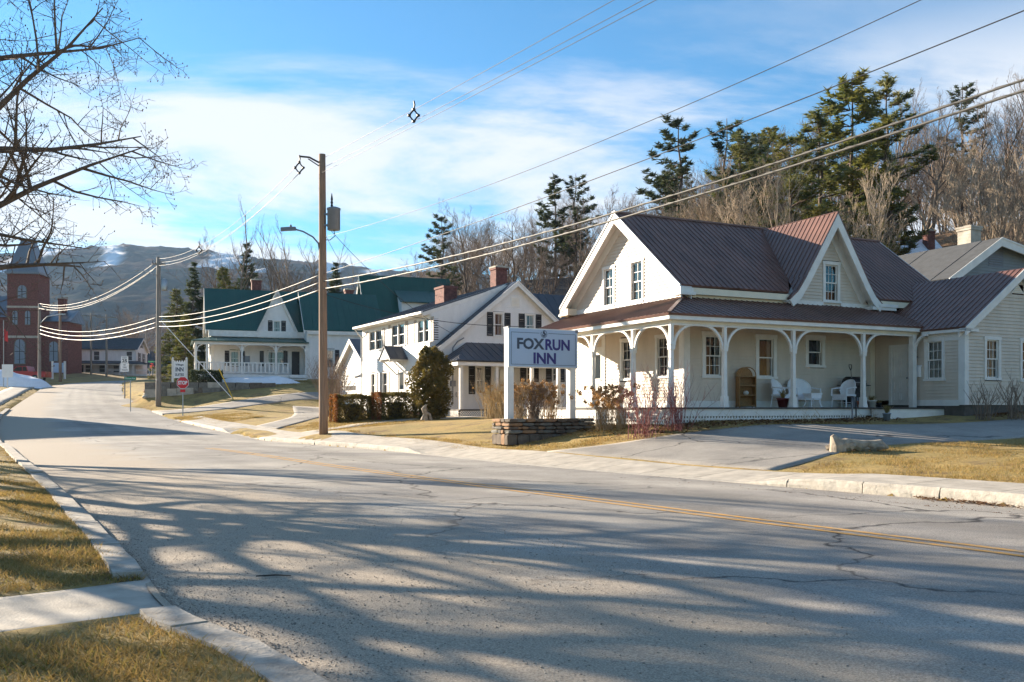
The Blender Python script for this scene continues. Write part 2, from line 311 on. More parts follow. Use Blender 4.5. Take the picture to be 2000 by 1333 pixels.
def big_mesh(name, V, Fq, matname, kind=None):
    me = bpy.data.meshes.new(name); V = np.asarray(V, dtype=np.float32); Fq = np.asarray(Fq, dtype=np.int32); k = Fq.shape[1]
    me.vertices.add(len(V)); me.vertices.foreach_set('co', V.ravel()); me.loops.add(Fq.size); me.loops.foreach_set('vertex_index', Fq.ravel())
    me.polygons.add(len(Fq)); me.polygons.foreach_set('loop_start', np.arange(len(Fq), dtype=np.int32) * k); me.polygons.foreach_set('loop_total', np.full(len(Fq), k, dtype=np.int32))
    me.materials.append(MATS[matname]); me.update(calc_edges=True)
    o = bpy.data.objects.new(name, me); C.objects.link(o)
    if kind: o['kind'] = kind
    return o
_fonts = {}
def text_mesh(name, body, size, matname, parent, loc, rot, align='CENTER', bold=0.0, fit=None):
    cu = bpy.data.curves.new(name, 'FONT'); cu.body = body; cu.size = size; cu.align_x = align; cu.align_y = 'CENTER'; cu.extrude = 0.002; cu.offset = bold; cu.resolution_u = 3
    to = bpy.data.objects.new(name, cu); C.objects.link(to)
    dg = bpy.context.evaluated_depsgraph_get(); me = bpy.data.meshes.new_from_object(to.evaluated_get(dg)); bpy.data.objects.remove(to)
    me.materials.clear(); me.materials.append(MATS[matname])
    if fit:
        co = np.empty(len(me.vertices)*3, np.float32); me.vertices.foreach_get('co', co); co = co.reshape(-1, 3); mn, mx2 = co.min(0), co.max(0); c_ = (mn+mx2)/2
        co[:, 0] = (co[:, 0]-c_[0])*fit[0]/(mx2[0]-mn[0]); co[:, 1] = (co[:, 1]-c_[1])*fit[1]/(mx2[1]-mn[1]); me.vertices.foreach_set('co', co.ravel()); me.update()
    o = bpy.data.objects.new(name, me); C.objects.link(o); o.parent = parent; o.location = loc; o.rotation_euler = rot; return o

# ================================================================ terrain
LR = [((22,-31),(32,-24.4),0),((12,-15),(22,-8.4),0),((5.5,-5),(15.6,1.6),0),((1.9,.4),(12,7),0),((-1.12,5.03),(9.0,11.7),0),((-2.5,6.75),(7.75,13.6),0),((-4.14,9.68),(5.95,16.3),0),
      ((-8.94,17.9),(.4,24.0),0),((-13.8,26),(-4.4,32.0),0),((-18.7,34.2),(-9.4,38.6),.03),((-21.7,39),(-12.6,43.4),.13),((-32,58),(-23.6,61.6),1.02),
      ((-45.5,88),(-37.5,89),2.9),((-50,99),(-42,99.5),3.7),((-52.5,112),(-45.2,108),4.5),((-49,121),(-42.5,113.5),4.9),((-38,127),(-35,118),5.2),((-18,133),(-17,123),5.5)]
def catmull(P, k=8):
    P = np.array(P, float); out = []
    for i in range(len(P) - 1):
        p0, p1, p2, p3 = P[max(i-1,0)], P[i], P[i+1], P[min(i+2,len(P)-1)]
        for j in range(k):
            t = j / k; out.append(0.5*((2*p1)+(-p0+p2)*t+(2*p0-5*p1+4*p2-p3)*t*t+(-p0+3*p1-3*p2+p3)*t**3))
    out.append(P[-1]); return np.array(out)
_rows = catmull([(l[0], l[1], r[0], r[1], z) for l, r, z in LR], 8)
RL, RR, RZ = _rows[:, 0:2], _rows[:, 2:4], _rows[:, 4]
# control points for the lie of the land
CP = []
for i in range(0, len(_rows), 4):
    CP.append((*RL[i], RZ[i] + (.0 if 6.2 < RL[i][1] < 8.8 else .035))); CP.append((*RR[i], RZ[i] + (-.05 if 18.2 < RR[i][1] < 30 else .10)))
CP += [(-2.75,7.4,-.02),(-3.6,6.9,.0)]
CP += [(4.75,27.5,1.0),(1,36,1.05),(1.4,29.8,.56),(0.6,26.2,.16),(3,25.4,.40),(5.8,26,.79),(9.3,28,.96),(16.7,29.6,1.18),(6.0,19.4,.12),(2.2,24.2,.16),(7.8,22,.40),(10,23.7,.55),(14.1,25.4,.66),(15,30.5,1.2),
       (12,17.5,.3),(20,20,.6),(25,35,1.6),(30,10,.5),(12,34,1.3),(-7.83,38.2,.42),(-4,40,.75),(-4.05,46.5,1.0),(-8,50,1.05),(-9.6,57,1.2),(-12,66,1.8),(4,50,1.1),(6,60,1.8),
       (-20.9,58.5,.96),(-14,55,.95),(-25.5,66.6,1.5),(-24,63.5,1.2),(-14,66.8,2.4),(-4,70,3.2),(-17,61.5,1.35),(-27,71,2.7),(-20,71,3.0),(-24,74,3.5),(-10,76,3.6),(-4,74,3.5),(-26.5,64,1.3),(-33,80,2.65),(-30,78,3.0),
       (-30,95,4.2),(-15,100,4.8),(10,80,3.5),(-6,6,.12),(-12,15,.2),(-25,38,.32),(-40,60,1.5),(-57,90,3.6),(-62,125,6.3),(-75,110,6.2),(-60,140,6.5),(-40,150,6.5),
       (0,-25,0),(30,-25,.2),(-20,-20,.1),(-20,0,.2),(-50,20,1),(-200,330,9),(160,330,12),(-220,0,3),(160,-40,3),(0,200,9),(-100,200,8),(-220,140,8),(60,120,5),(100,40,4)]
CP = np.array(CP, float)
def _tps(d2): return 0.5 * d2 * np.log(np.maximum(d2, 1e-9))
_d2 = ((CP[:, None, :2] - CP[None, :, :2]) ** 2).sum(-1); n_ = len(CP)
_A = np.zeros((n_+3, n_+3)); _A[:n_, :n_] = _tps(_d2) + np.eye(n_) * 0.15; _A[:n_, n_] = 1; _A[:n_, n_+1:] = CP[:, :2]; _A[n_:, :n_] = _A[:n_, n_:].T
_w = np.linalg.solve(_A, np.r_[CP[:, 2], 0, 0, 0])
def sstep(a, b, x): t = np.clip((x - a) / (b - a), 0, 1); return t * t * (3 - 2 * t)
def hill(x, y):
    d = (x - 21) * .80 + (y - 46) * .60            # distance behind the foot of the wooded slope
    d = d + 2.5 * np.sin(x * .09 + y * .05)
    return (13.0 * sstep(0, 34, d) + 6 * sstep(34, 120, d)) * sstep(-26, 10, x + .13 * y)
def T(x, y):
    x = np.asarray(x, float); y = np.asarray(y, float); sh = x.shape; X = x.ravel(); Y = y.ravel(); o = np.empty(len(X))
    for i in range(0, len(X), 20000):
        d2 = (X[i:i+20000, None] - CP[None, :, 0])**2 + (Y[i:i+20000, None] - CP[None, :, 1])**2
        o[i:i+20000] = _tps(d2) @ _w[:n_] + _w[n_] + _w[n_+1] * X[i:i+20000] + _w[n_+2] * Y[i:i+20000]
    return (o + hill(X, Y)).reshape(sh)
def Tz(x, y): return float(T(np.array([x]), np.array([y]))[0])
def inpoly(X, Y, poly):
    ins = np.zeros(X.shape, bool); n = len(poly)
    for i in range(n):
        x1, y1 = poly[i]; x2, y2 = poly[(i+1) % n]
        c = ((y1 > Y) != (y2 > Y)) & (X < (x2-x1)*(Y-y1)/((y2-y1) or 1e-12)+x1); ins ^= c
    return ins
ROADPOLY = [tuple(p) for p in RL] + [tuple(p) for p in RR[::-1]]
def axis(segs):
    o = [segs[0][0]]
    for a, b, st in segs: o += list(np.linspace(a, b, max(1, int(round((b-a)/st))) + 1)[1:])
    return np.array(o)
gx = axis([(-230,-80,10),(-80,-40,1.5),(-40,-13,.6),(-13,3,.2),(3,18,.5),(18,40,1.2),(40,170,8)])
gy = axis([(-45,1,2),(1,20,.2),(20,45,.5),(45,75,.75),(75,130,1.5),(130,340,8)])
GX, GY = np.meshgrid(gx, gy); GZ = T(GX, GY)
GZ += (np.sin(GX*1.9+GY*.7)*np.sin(GY*1.3-GX*.6))*.012
inside = inpoly(GX, GY, ROADPOLY); GZ[inside] -= .40
GZ[inpoly(GX, GY, [(-3.2,7.85),(-5.2,6.1),(-8.4,3.1),(-7.4,2.3),(-4.5,5.2),(-2.6,6.9)])] -= .06
idx = np.arange(GX.size).reshape(GX.shape)
quads = np.stack([idx[:-1,:-1], idx[:-1,1:], idx[1:,1:], idx[1:,:-1]], -1).reshape(-1, 4)
gr = big_mesh('ground', np.stack([GX.ravel(), GY.ravel(), GZ.ravel()], 1), quads, 'dry_lawn', 'structure')
gr.data.polygons.foreach_set('use_smooth', [True] * len(gr.data.polygons))
# ---------------------------------------------------------------- road
def strip(name, A, B, za, zb, matname, nx=12, crown=0.0, kind='structure', parent=None):
    A, B = np.asarray(A), np.asarray(B); V = []; UV = []
    for i in range(len(A)):
        for j in range(nx + 1):
            f = j / nx; p = A[i] * (1 - f) + B[i] * f; V.append((p[0], p[1], za[i]*(1-f)+zb[i]*f + crown * (1-(2*f-1)**2))); UV.append((i*.5, f))
    q = [(i*(nx+1)+j, i*(nx+1)+j+1, (i+1)*(nx+1)+j+1, (i+1)*(nx+1)+j) for i in range(len(A)-1) for j in range(nx)]
    o = big_mesh(name, V, q, matname, kind); uvl = o.data.uv_layers.new(name='UVMap'); UV = np.array(UV)
    uvl.data.foreach_set('uv', UV[np.array(q).ravel()].astype(np.float32).ravel()); o.data.polygons.foreach_set('use_smooth', [True]*len(q))
    if parent: o.parent = parent
    return o
CROWN = .07
strip('road', RL, RR, RZ, RZ, 'road_asphalt', 16, CROWN)
def across(i, f): p = RL[i]*(1-f)+RR[i]*f; return p, RZ[i] + CROWN*(1-(2*f-1)**2)
def line_strip(name, f_of_i, w, i0, i1, matname):
    A, B, za, zb = [], [], [], []
    for i in range(i0, i1):
        f = f_of_i(i); d = w / np.linalg.norm(RR[i]-RL[i]); p, z = across(i, f-d/2); q, z2 = across(i, f+d/2); A.append(p); B.append(q); za.append(z+.006); zb.append(z2+.006)
    return strip(name, A, B, za, zb, matname, 1)
fy = lambda i: .60 - .08 * min(1, max(0, (i-40)/40))
line_strip('road_marking', lambda i: fy(i) - .011, .11, 12, 68, 'paint_yellow'); line_strip('road_marking', lambda i: fy(i) + .011, .11, 12, 68, 'paint_yellow')
# ---------------------------------------------------------------- left kerb: flat worn granite blocks
def arclen(P): return np.r_[0, np.cumsum(np.linalg.norm(np.diff(P, axis=0), axis=1))]
def at_len(P, S, s): return np.array([np.interp(s, S, P[:, k]) for k in range(P.shape[1])])
LP3 = np.c_[RL, RZ]; SL = arclen(RL); RP3 = np.c_[RR, RZ]; SRr = arclen(RR)
def s_at_y(P, S, y): return float(np.interp(y, P[:, 1], S))
kerb = bpy.data.objects.new('kerb_left', None); C.objects.link(kerb); kerb['kind'] = 'structure'
def kerb_block(P, S, s0, s1, side, w, h, parent, jag=0.0, skirt=.25, nz=3):
    mb = MB(); rows = []; r = random.Random(int(s0*100))
    for k in range(nz + 1):
        s = s0 + (s1 - s0) * k / nz; p = at_len(P, S, s); q = at_len(P, S, min(s + .1, S[-1])); d = (q - p)[:2]; d /= np.linalg.norm(d); nrm = np.array([d[1], -d[0]]) * side
        j = r.uniform(-jag, jag); a = p[:2] + nrm * (-.02 + j); b = p[:2] + nrm * (w + r.uniform(-jag, jag)); z = p[2] + h + r.uniform(-.008, .008)
        rows.append([(*a, z), (*b, z + .005), (*b, p[2] - skirt), (*(p[:2] + nrm * (-.035 + j)), p[2] - skirt)])
    vs = [v for rr_ in rows for v in rr_]; fs = []
    for k in range(nz):
        for e in range(4): fs.append((k*4+e, k*4+(e+1) % 4, (k+1)*4+(e+1) % 4, (k+1)*4+e))
    fs += [(0,1,2,3)[::-1], tuple(nz*4+e for e in range(4))]; mb.add(vs, fs)
    return mb.build('kerb_stone', 'granite_worn', parent)
s = s_at_y(RL, SL, 2.0); sA, sB = s_at_y(RL, SL, 6.72), s_at_y(RL, SL, 8.1); i = 0
while s < s_at_y(RL, SL, 62):
    ln = random.uniform(1.0, 1.9) if s < sB else random.uniform(1.8, 2.6); e = s + ln
    if s < sA < e: e = sA - .02
    if sA - .03 <= s < sB: s = sB; continue
    kerb_block(LP3, SL, s + .012, e - .012, -1, .23, .065 if s < sB + 12 else .10, kerb, .012); s = e
# right kerb: rough granite face with a ramp at the drive, and pavement slabs behind it
kerbR = bpy.data.objects.new('kerb_right', None); C.objects.link(kerbR); kerbR['kind'] = 'structure'
walk = bpy.data.objects.new('pavement', None); C.objects.link(walk); walk['kind'] = 'structure'
def kh(s):     # kerb height along the right side: dropped at the drive and at the side street
    y = float(np.interp(s, SRr, RR[:, 1]))
    return .19*(1 - sstep(16.6, 18.6, y)) + .16*sstep(29.2, 31.0, y)*(1 - sstep(40.6, 42.2, y)) + .15*sstep(45.5, 46.8, y)*(1-sstep(53, 55.5, y)) + .012
s = s_at_y(RR, SRr, -6); sE = s_at_y(RR, SRr, 56.5)
while s < sE:
    e = min(s + random.uniform(1.35, 1.9), sE); h0, h1 = kh(s), kh(e)
    mb = MB(); rows = []; nz = 6; r = random.Random(int(s*77))
    for k in range(nz+1):
        ss = s+.01+(e-s-.02)*k/nz; p = at_len(RP3, SRr, ss); q = at_len(RP3, SRr, min(ss+.1, SRr[-1])); d = (q-p)[:2]; d /= np.linalg.norm(d); nm = np.array([d[1], -d[0]]); h = kh(ss)
        c = [(-.035, -.2), (-.03 + r.uniform(-.018, .012), h*.35), (-.012 + r.uniform(-.016, .012), h*.8), (.02, h), (.15, h+.004), (.15, -.2)]
        rows.append([(*(p[:2]+nm*u), p[2]+z) for u, z in c])
    m_ = 6; vs = [v for w_ in rows for v in w_]; fs = [(k*m_+a, k*m_+(a+1) % m_, (k+1)*m_+(a+1) % m_, (k+1)*m_+a) for k in range(nz) for a in range(m_)]
    fs += [tuple(range(m_))[::-1], tuple(nz*m_+a for a in range(m_))]; mb.add(vs, fs); mb.build('kerb_stone', 'granite', kerbR); s = e
s = s_at_y(RR, SRr, -6)
while s < sE - .2:
    e = min(s + 1.6, sE); mb = MB(); rows = []
    for k in range(4):
        ss = s+.012+(e-s-.024)*k/3; p = at_len(RP3, SRr, ss); q = at_len(RP3, SRr, min(ss+.1, SRr[-1])); d = (q-p)[:2]; d /= np.linalg.norm(d); nm = np.array([d[1], -d[0]]); h = kh(ss)
        zb = max(p[2] + h + .03, Tz(*(p[:2]+nm*1.6)) + .045)
        rows.append([(*(p[:2]+nm*.155), p[2]+h+.004), (*(p[:2]+nm*1.6), zb), (*(p[:2]+nm*1.6), zb-.25), (*(p[:2]+nm*.155), p[2]-.2)])
    vs = [v for w_ in rows for v in w_]; fs = [(k*4+a, k*4+(a+1) % 4, (k+1)*4+(a+1) % 4, (k+1)*4+a) for k in range(3) for a in range(4)]
    fs += [(3,2,1,0), (12,13,14,15)]; mb.add(vs, fs); mb.build('paving_slab', 'concrete', walk); s = e
# ---------------------------------------------------------------- drives and paths
def loft(name, A, B, matname, off=.03, n=40, m=10):
    A, B = catmull(A, 10), catmull(B, 10); SA, SB = arclen(A), arclen(B); V = []; D = []
    for i in range(-1, n+2):
        ii = min(max(i, 0), n); a = at_len(A, SA, SA[-1]*ii/n); b = at_len(B, SB, SB[-1]*ii/n)
        for j in range(-1, m+2):
            jj = min(max(j, 0), m); p = a+(b-a)*jj/m; V.append((p[0], p[1])); D.append(-.22 if (i != ii or j != jj) else 0)
    V = np.array(V); z = T(V[:, 0], V[:, 1]) + off + np.array(D); k = m+3; q = [(i*k+j, i*k+j+1, (i+1)*k+j+1, (i+1)*k+j) for i in range(n+2) for j in range(m+2)]
    o = big_mesh(name, np.c_[V, z], q, matname, 'structure'); return o
loft('driveway', [(5.7,20.0),(7.8,22),(10,23.7),(14.1,25.4),(20,28),(26,32)], [(1.0,26.3),(3.2,25.9),(5.8,26.3),(9.3,28.05),(16.7,29.5),(25,36)], 'drive_asphalt', .025, 60, 24)
loft('path', [(-3.05,8.1),(-5.2,6.35),(-8.5,3.3)], [(-2.36,6.74),(-4.4,5.0),(-7.4,2.1)], 'concrete', .002, 24, 8)
loft('side_street', [(-22.8,60.2),(-18,63.2),(-13,66),(-3,69),(8,72)], [(-25,64.0),(-19.5,66),(-13.8,67.8),(-3.5,70.7),(8,73.7)], 'drive_asphalt', .03, 50, 10)
loft('driveway', [(-11.4,45.0),(-10.6,51),(-11.3,57),(-12.3,63)], [(-13.2,47.2),(-12.7,52),(-13.6,57.5),(-15.0,63)], 'drive_asphalt', .03, 30, 8)
loft('path', [(-9.0,40.2),(-5.5,43.6),(-3.2,44.5),(4,46.5)], [(-9.9,41.4),(-6.2,44.9),(-3.6,45.8),(3.5,47.8)], 'concrete', .025, 30, 5)
loft('pavement_left', [(-22.6,39.2),(-33,58),(-46.5,88),(-51,99)], [(-24.4,38),(-35,57.3),(-48.5,87.5),(-53,98.5)], 'concrete', .05, 50, 4)
# ---------------------------------------------------------------- grass, litter, gravel (nobody could count them)
def blades(name, polys, n, h, w, matname, avoid=None, lean=.6):
    P = []
    for poly in polys:
        pa = np.array(poly); lo, hi = pa.min(0), pa.max(0); k = int(n * 1.0 / len(polys)); got = 0
        while got < k:
            c = rng.uniform(lo, hi, (k, 2)); c = c[inpoly(c[:, 0], c[:, 1], poly)]; c = c[~inpoly(c[:, 0], c[:, 1], ROADPOLY)]
            if avoid: 
                for av in avoid: c = c[~inpoly(c[:, 0], c[:, 1], av)]
            nz_ = np.sin(c[:,0]*1.7+np.sin(c[:,1]*1.1)*2)*np.sin(c[:,1]*1.9+np.sin(c[:,0]*.8)*2)+.5*np.sin(c[:,0]*5.3+c[:,1]*3.1)*np.sin(c[:,1]*4.7); c = c[nz_ > rng.uniform(-.7, .6, len(c))]
            P.append(c[:k-got]); got += len(c[:k-got])
    P = np.concatenate(P); k = len(P); z = T(P[:, 0], P[:, 1]); a = rng.uniform(0, 2*np.pi, k); hh = h*rng.uniform(.45, 1.25, k); ln = rng.uniform(.2, lean*2, k)*hh; b = rng.uniform(0, 2*np.pi, k)
    dx, dy = np.cos(a)*w/2, np.sin(a)*w/2; V = np.empty((k, 3, 3)); V[:, 0] = np.c_[P[:, 0]-dx, P[:, 1]-dy, z-.01]; V[:, 1] = np.c_[P[:, 0]+dx, P[:, 1]+dy, z-.01]; V[:, 2] = np.c_[P[:, 0]+np.cos(b)*ln, P[:, 1]+np.sin(b)*ln, z+hh]
    return big_mesh(name, V.reshape(-1, 3), np.arange(3*k).reshape(-1, 3), matname, 'stuff')
PATHP = [(-3.05,8.1),(-5.2,6.35),(-8.5,3.3),(-7.4,2.1),(-4.4,5.0),(-2.36,6.74)]
DRIVEP = [(5.7,20.0),(7.8,22),(10,23.7),(14.1,25.4),(20,28),(25,36),(16.7,29.5),(9.3,28.05),(5.8,26.2),(3.2,25.9),(1.0,26.3)]
kl = lambda y, o=.26: float(np.interp(y, RL[:, 1], RL[:, 0])) - o
o = blades('lawn_grass', [[(kl(2),2),(kl(5),5),(kl(6.7),6.7),(-3.3,8.2),(kl(10),10),(kl(18),18),(-15,18),(-9,6),(-5,2)]], 95000, .055, .012, 'lawn_blade', [PATHP], 1.2)
tag(o, 'short dry yellow grass on the left verge', 'grass')
o = blades('lawn_grass', [[(kl(18),18),(kl(30),30),(kl(39),39),(-30,39),(-18,18)]], 12000, .05, .015, 'lawn_blade', None, 1.2); tag(o, 'dry grass along the far left kerb', 'grass')
o = blades('lawn_grass', [[(6.0,19.3),(9.6,15.2),(14,12),(22,18),(22,28),(14.1,25.3),(10,23.6),(7.8,21.9)]], 45000, .06, .014, 'lawn_blade', [DRIVEP], 1.1); tag(o, 'yellow lawn patch between drive and pavement', 'grass')
o = blades('lawn_grass', [[(.9,26.5),(3.2,26.1),(9.3,28.2),(13,29.4),(5,27.6),(2.2,32.8),(-1,31),(-7,39),(-6.4,37),(-1,28.6)], [(-8,40),(-4,42),(-4.3,46),(-9,48.5),(-11.5,46)], [(-21,57),(-16,50),(-14.8,56),(-18,61)], [(-26.8,71),(-19,71),(-6,74),(-22,75)]], 46000, .07, .02, 'lawn_blade', [DRIVEP], 1.1); tag(o, 'dry lawn in front of the houses', 'grass')
def scatter_rocks(name, n, f0, f1, ymax, r0, r1, matname):
    k = n; i = rng.uniform(10*1.0, float(np.interp(ymax, RR[:, 1], np.arange(len(RR)))), k) ; f = f0 + (f1-f0)*rng.uniform(0, 1, k)**2.4
    ii = i.astype(int); fr_ = i-ii; A = RL[ii]*(1-fr_)[:, None]+RL[ii+1]*fr_[:, None]; B = RR[ii]*(1-fr_)[:, None]+RR[ii+1]*fr_[:, None]; P = A+(B-A)*f[:, None]; z = RZ[ii]+CROWN*(1-(2*f-1)**2)
    keep = (P[:, 1] > 3.2); P, z, f = P[keep], z[keep], f[keep]; k = len(P); r = r0+(r1-r0)*rng.uniform(0, 1, k)**5
    base = np.array([(1,0,0),(0,1,0),(-1,0,0),(0,-1,0),(0,0,.75),(0,0,-.4)]); V = base[None]*r[:, None, None]*rng.uniform(.6, 1.3, (k, 6, 1)); ang = rng.uniform(0, 6.28, k); ca, sa = np.cos(ang), np.sin(ang)
    X = V[:, :, 0]*ca[:, None]-V[:, :, 1]*sa[:, None]; Yv = V[:, :, 0]*sa[:, None]+V[:, :, 1]*ca[:, None]; V = np.stack([X+P[:, None, 0], Yv+P[:, None, 1], V[:, :, 2]+z[:, None]+r[:, None]*.25], -1)
    fc = np.array([(0,1,4),(1,2,4),(2,3,4),(3,0,4),(1,0,5),(2,1,5),(3,2,5),(0,3,5)]); Fq = (fc[None]+(np.arange(k)*6)[:, None, None]).reshape(-1, 3)
    return big_mesh(name, V.reshape(-1, 3), Fq, matname, 'stuff')
o = scatter_rocks('gravel', 34000, .005, .34, 22, .003, .0105, 'gravel'); tag(o, 'loose gravel on the left road shoulder', 'gravel')
o = scatter_rocks('gravel', 1500, .9, .995, 20, .004, .014, 'leaf_litter'); tag(o, 'grit and leaf crumbs along the right kerb', 'litter')
# drift of dead leaves against the right kerb
V = []; Fq = []
for k in range(900):
    s = rng.uniform(s_at_y(RR, SRr, 9.5), s_at_y(RR, SRr, 15.2)); p = at_len(RP3, SRr, s); off = abs(rng.normal(0, .13))+.05; a = rng.uniform(0, 6.28); L = rng.uniform(.02, .05)
    c = np.array([p[0]-.83*off, p[1]-.55*off, p[2]+.015+rng.uniform(0, .03)]); u = np.array([math.cos(a), math.sin(a), rng.uniform(-.4, .4)])*L; v = np.array([-math.sin(a), math.cos(a), rng.uniform(-.4, .4)])*L*.5
    o0 = len(V); V += [c-u, c+v, c+u, c-v]; Fq.append((o0, o0+1, o0+2, o0+3))
o = big_mesh('dead_leaves', V, Fq, 'leaf_litter', 'stuff'); tag(o, 'brown dead leaves drifted against the right kerb', 'leaves')
# ---------------------------------------------------------------- mountain with ski trails
def fbm(x, y, f, seed):
    r = np.random.default_rng(seed); o = 0
    for k in range(5):
        for _ in range(3):
            a = r.uniform(0, 6.28); ph = r.uniform(0, 6.28); o = o + np.sin((x*np.cos(a)+y*np.sin(a))*f*2**k*r.uniform(.7, 1.3)+ph)/(1.9**k)
    return o/4
mx_ = np.linspace(-1900, 1700, 420); my_ = np.r_[np.linspace(200, 700, 26), np.linspace(730, 2000, 170)]; MX, MY = np.meshgrid(mx_, my_)
pxr = 1000+MX/MY*F
ridge_px = np.interp(pxr, [-900,0,180,240,330,420,520,620,700,760,900,1300,2600], [560,512,500,492,487,486,492,500,512,526,548,590,640])
zr = 1.5+(HZ-ridge_px-20)/F*1750
MZ = 6 + (zr-6)*sstep(330, 1750, MY)*np.clip(1-(MY-1750)/900*.5, 0, 1) + fbm(MX, MY, .006, 3)*16*sstep(350, 900, MY) + fbm(MX, MY, .03, 5)*7*sstep(350, 900, MY) + np.random.default_rng(2).normal(0, 2.2, MX.shape)*sstep(500, 1000, MY) - 14*(1-sstep(200, 330, MY))
mo = big_mesh('mountain', np.stack([MX.ravel(), MY.ravel(), MZ.ravel()], 1), np.stack([(q:=np.arange(MX.size).reshape(MX.shape))[:-1,:-1], q[:-1,1:], q[1:,1:], q[1:,:-1]], -1).reshape(-1, 4), 'mountain_forest', 'structure')
mo.data.polygons.foreach_set('use_smooth', [True]*len(mo.data.polygons))
tl = np.zeros(MX.shape)
for x0, y0, x1, y1, w in [(-760,1700,-640,1180,13),(-700,1690,-560,1250,9),(-930,1690,-880,1250,10),(-480,1700,-400,1150,14),(-460,1500,-330,1150,9),(-330,1720,-270,1300,9),(-1000,1620,-960,1250,7),(-220,1700,-190,1350,8)]:
    t_ = np.clip((MY-y1)/(y0-y1), 0, 1); xc = x1+(x0-x1)*t_+14*np.sin(MY*.013+x0); d = np.abs(MX-xc); tl = np.maximum(tl, np.where((MY > y1-20) & (MY < y0+20), np.clip(1.9-d/w, 0, 1), 0))
ca = mo.data.color_attributes.new('trail', 'FLOAT_COLOR', 'POINT'); t4 = np.repeat(tl.ravel()[:, None], 4, 1); t4[:, 3] = 1; ca.data.foreach_set('color', t4.astype(np.float32).ravel())
# ---------------------------------------------------------------- haze: one closed box of thin air round the whole place
hz_m = bpy.data.materials.new('air'); hz_m.use_nodes = True; t = hz_m.node_tree; t.nodes.clear(); oo = N(t, 'ShaderNodeOutputMaterial'); pv = N(t, 'ShaderNodeVolumePrincipled')
pv.inputs['Color'].default_value = (0.45, 0.68, 1.0, 1); pv.inputs['Density'].default_value = 0.95e-4; pv.inputs['Anisotropy'].default_value = 0.2; t.links.new(pv.outputs[0], oo.inputs['Volume']); MATS['air'] = hz_m
mb = MB(); mb.box(-2000, 1800, -60, 2100, -25, 380); hz = mb.build('haze', 'air', None, kind='stuff'); tag(hz, 'thin blue haze over the valley', 'haze')

# ================================================================ building kit (all in a house's own frame)
class Frame:
    def __init__(s, x, y, ang): s.o = Vector((x, y, 0)); s.c, s.s = math.cos(ang), math.sin(ang); s.a = ang
    def w(s, x, y): return (s.o.x + s.c*x - s.s*y, s.o.y + s.s*x + s.c*y)
    def x_at(s, px, y):      # local x of photo column px on the plane local-y = y
        u = (px-1000)/F; return (u*(s.o.y+s.c*y) - (s.o.x - s.s*y)) / (s.c - u*s.s)
    def y_at(s, px, x):
        u = (px-1000)/F; return (u*(s.o.y+s.s*x) - (s.o.x + s.c*x)) / (-s.s - u*s.c)
    def z_at(s, py, x, y): return EYE + (HZ-py)/F*s.w(x, y)[1]
def v3(p): return Vector(p)
def urange(poly, z):
    us = []; n = len(poly)
    for i in range(n):
        (u1, z1), (u2, z2) = poly[i], poly[(i+1) % n]
        if (z1 <= z <= z2) or (z2 <= z <= z1):
            if abs(z2-z1) < 1e-9: us += [u1, u2]
            else: us.append(u1+(u2-u1)*(z-z1)/(z2-z1))
    return (min(us), max(us)) if us else None
def siding(parent, O, U, Nn, poly, holes, matname, sp=.115, name='siding'):
    O, U, Nn = v3(O), v3(U), v3(Nn); mb = MB(); zs = [p[1] for p in poly]; z = min(zs); top = max(zs)
    while z < top - .01:
        zt = min(z+sp, top); a = urange(poly, z+.002); b = urange(poly, zt-.002)
        if a and b:
            seg = [(a[0], a[1], b[0], b[1])]
            for h in holes:
                if min(zt, h[3]) - max(z, h[2]) > .5*(zt-z):
                    ns = []
                    for s0, s1, t0, t1 in seg:
                        if h[1] <= min(s0, t0) or h[0] >= max(s1, t1): ns.append((s0, s1, t0, t1)); continue
                        if h[0] > max(s0, t0): ns.append((s0, h[0], t0, h[0]))
                        if h[1] < min(s1, t1): ns.append((h[1], s1, h[1], t1))
                    seg = ns
            for s0, s1, t0, t1 in seg:
                if s1-s0 < .01: continue
                P = lambda u, zz, d: O+U*u+Nn*d+Vector((0, 0, zz))
                mb.add([P(s0, z, .034), P(s1, z, .034), P(t1, zt+.004, .006), P(t0, zt+.004, .006), P(s0, z, -.01), P(s1, z, -.01)], [(0,1,2,3), (4,5,1,0)])
        z = zt
    return mb.build(name, matname, parent, kind='stuff')
def obox(mb, O, U, Nn, u0, u1, z0, z1, d0, d1, mi=0):
    P = lambda u, zz, d: O+U*u+Nn*d+Vector((0, 0, zz))
    mb.add([P(u0,z0,d0),P(u1,z0,d0),P(u1,z0,d1),P(u0,z0,d1),P(u0,z1,d0),P(u1,z1,d0),P(u1,z1,d1),P(u0,z1,d1)], [(0,1,2,3),(7,6,5,4),(0,4,5,1),(1,5,6,2),(2,6,7,3),(3,7,4,0)], mi)
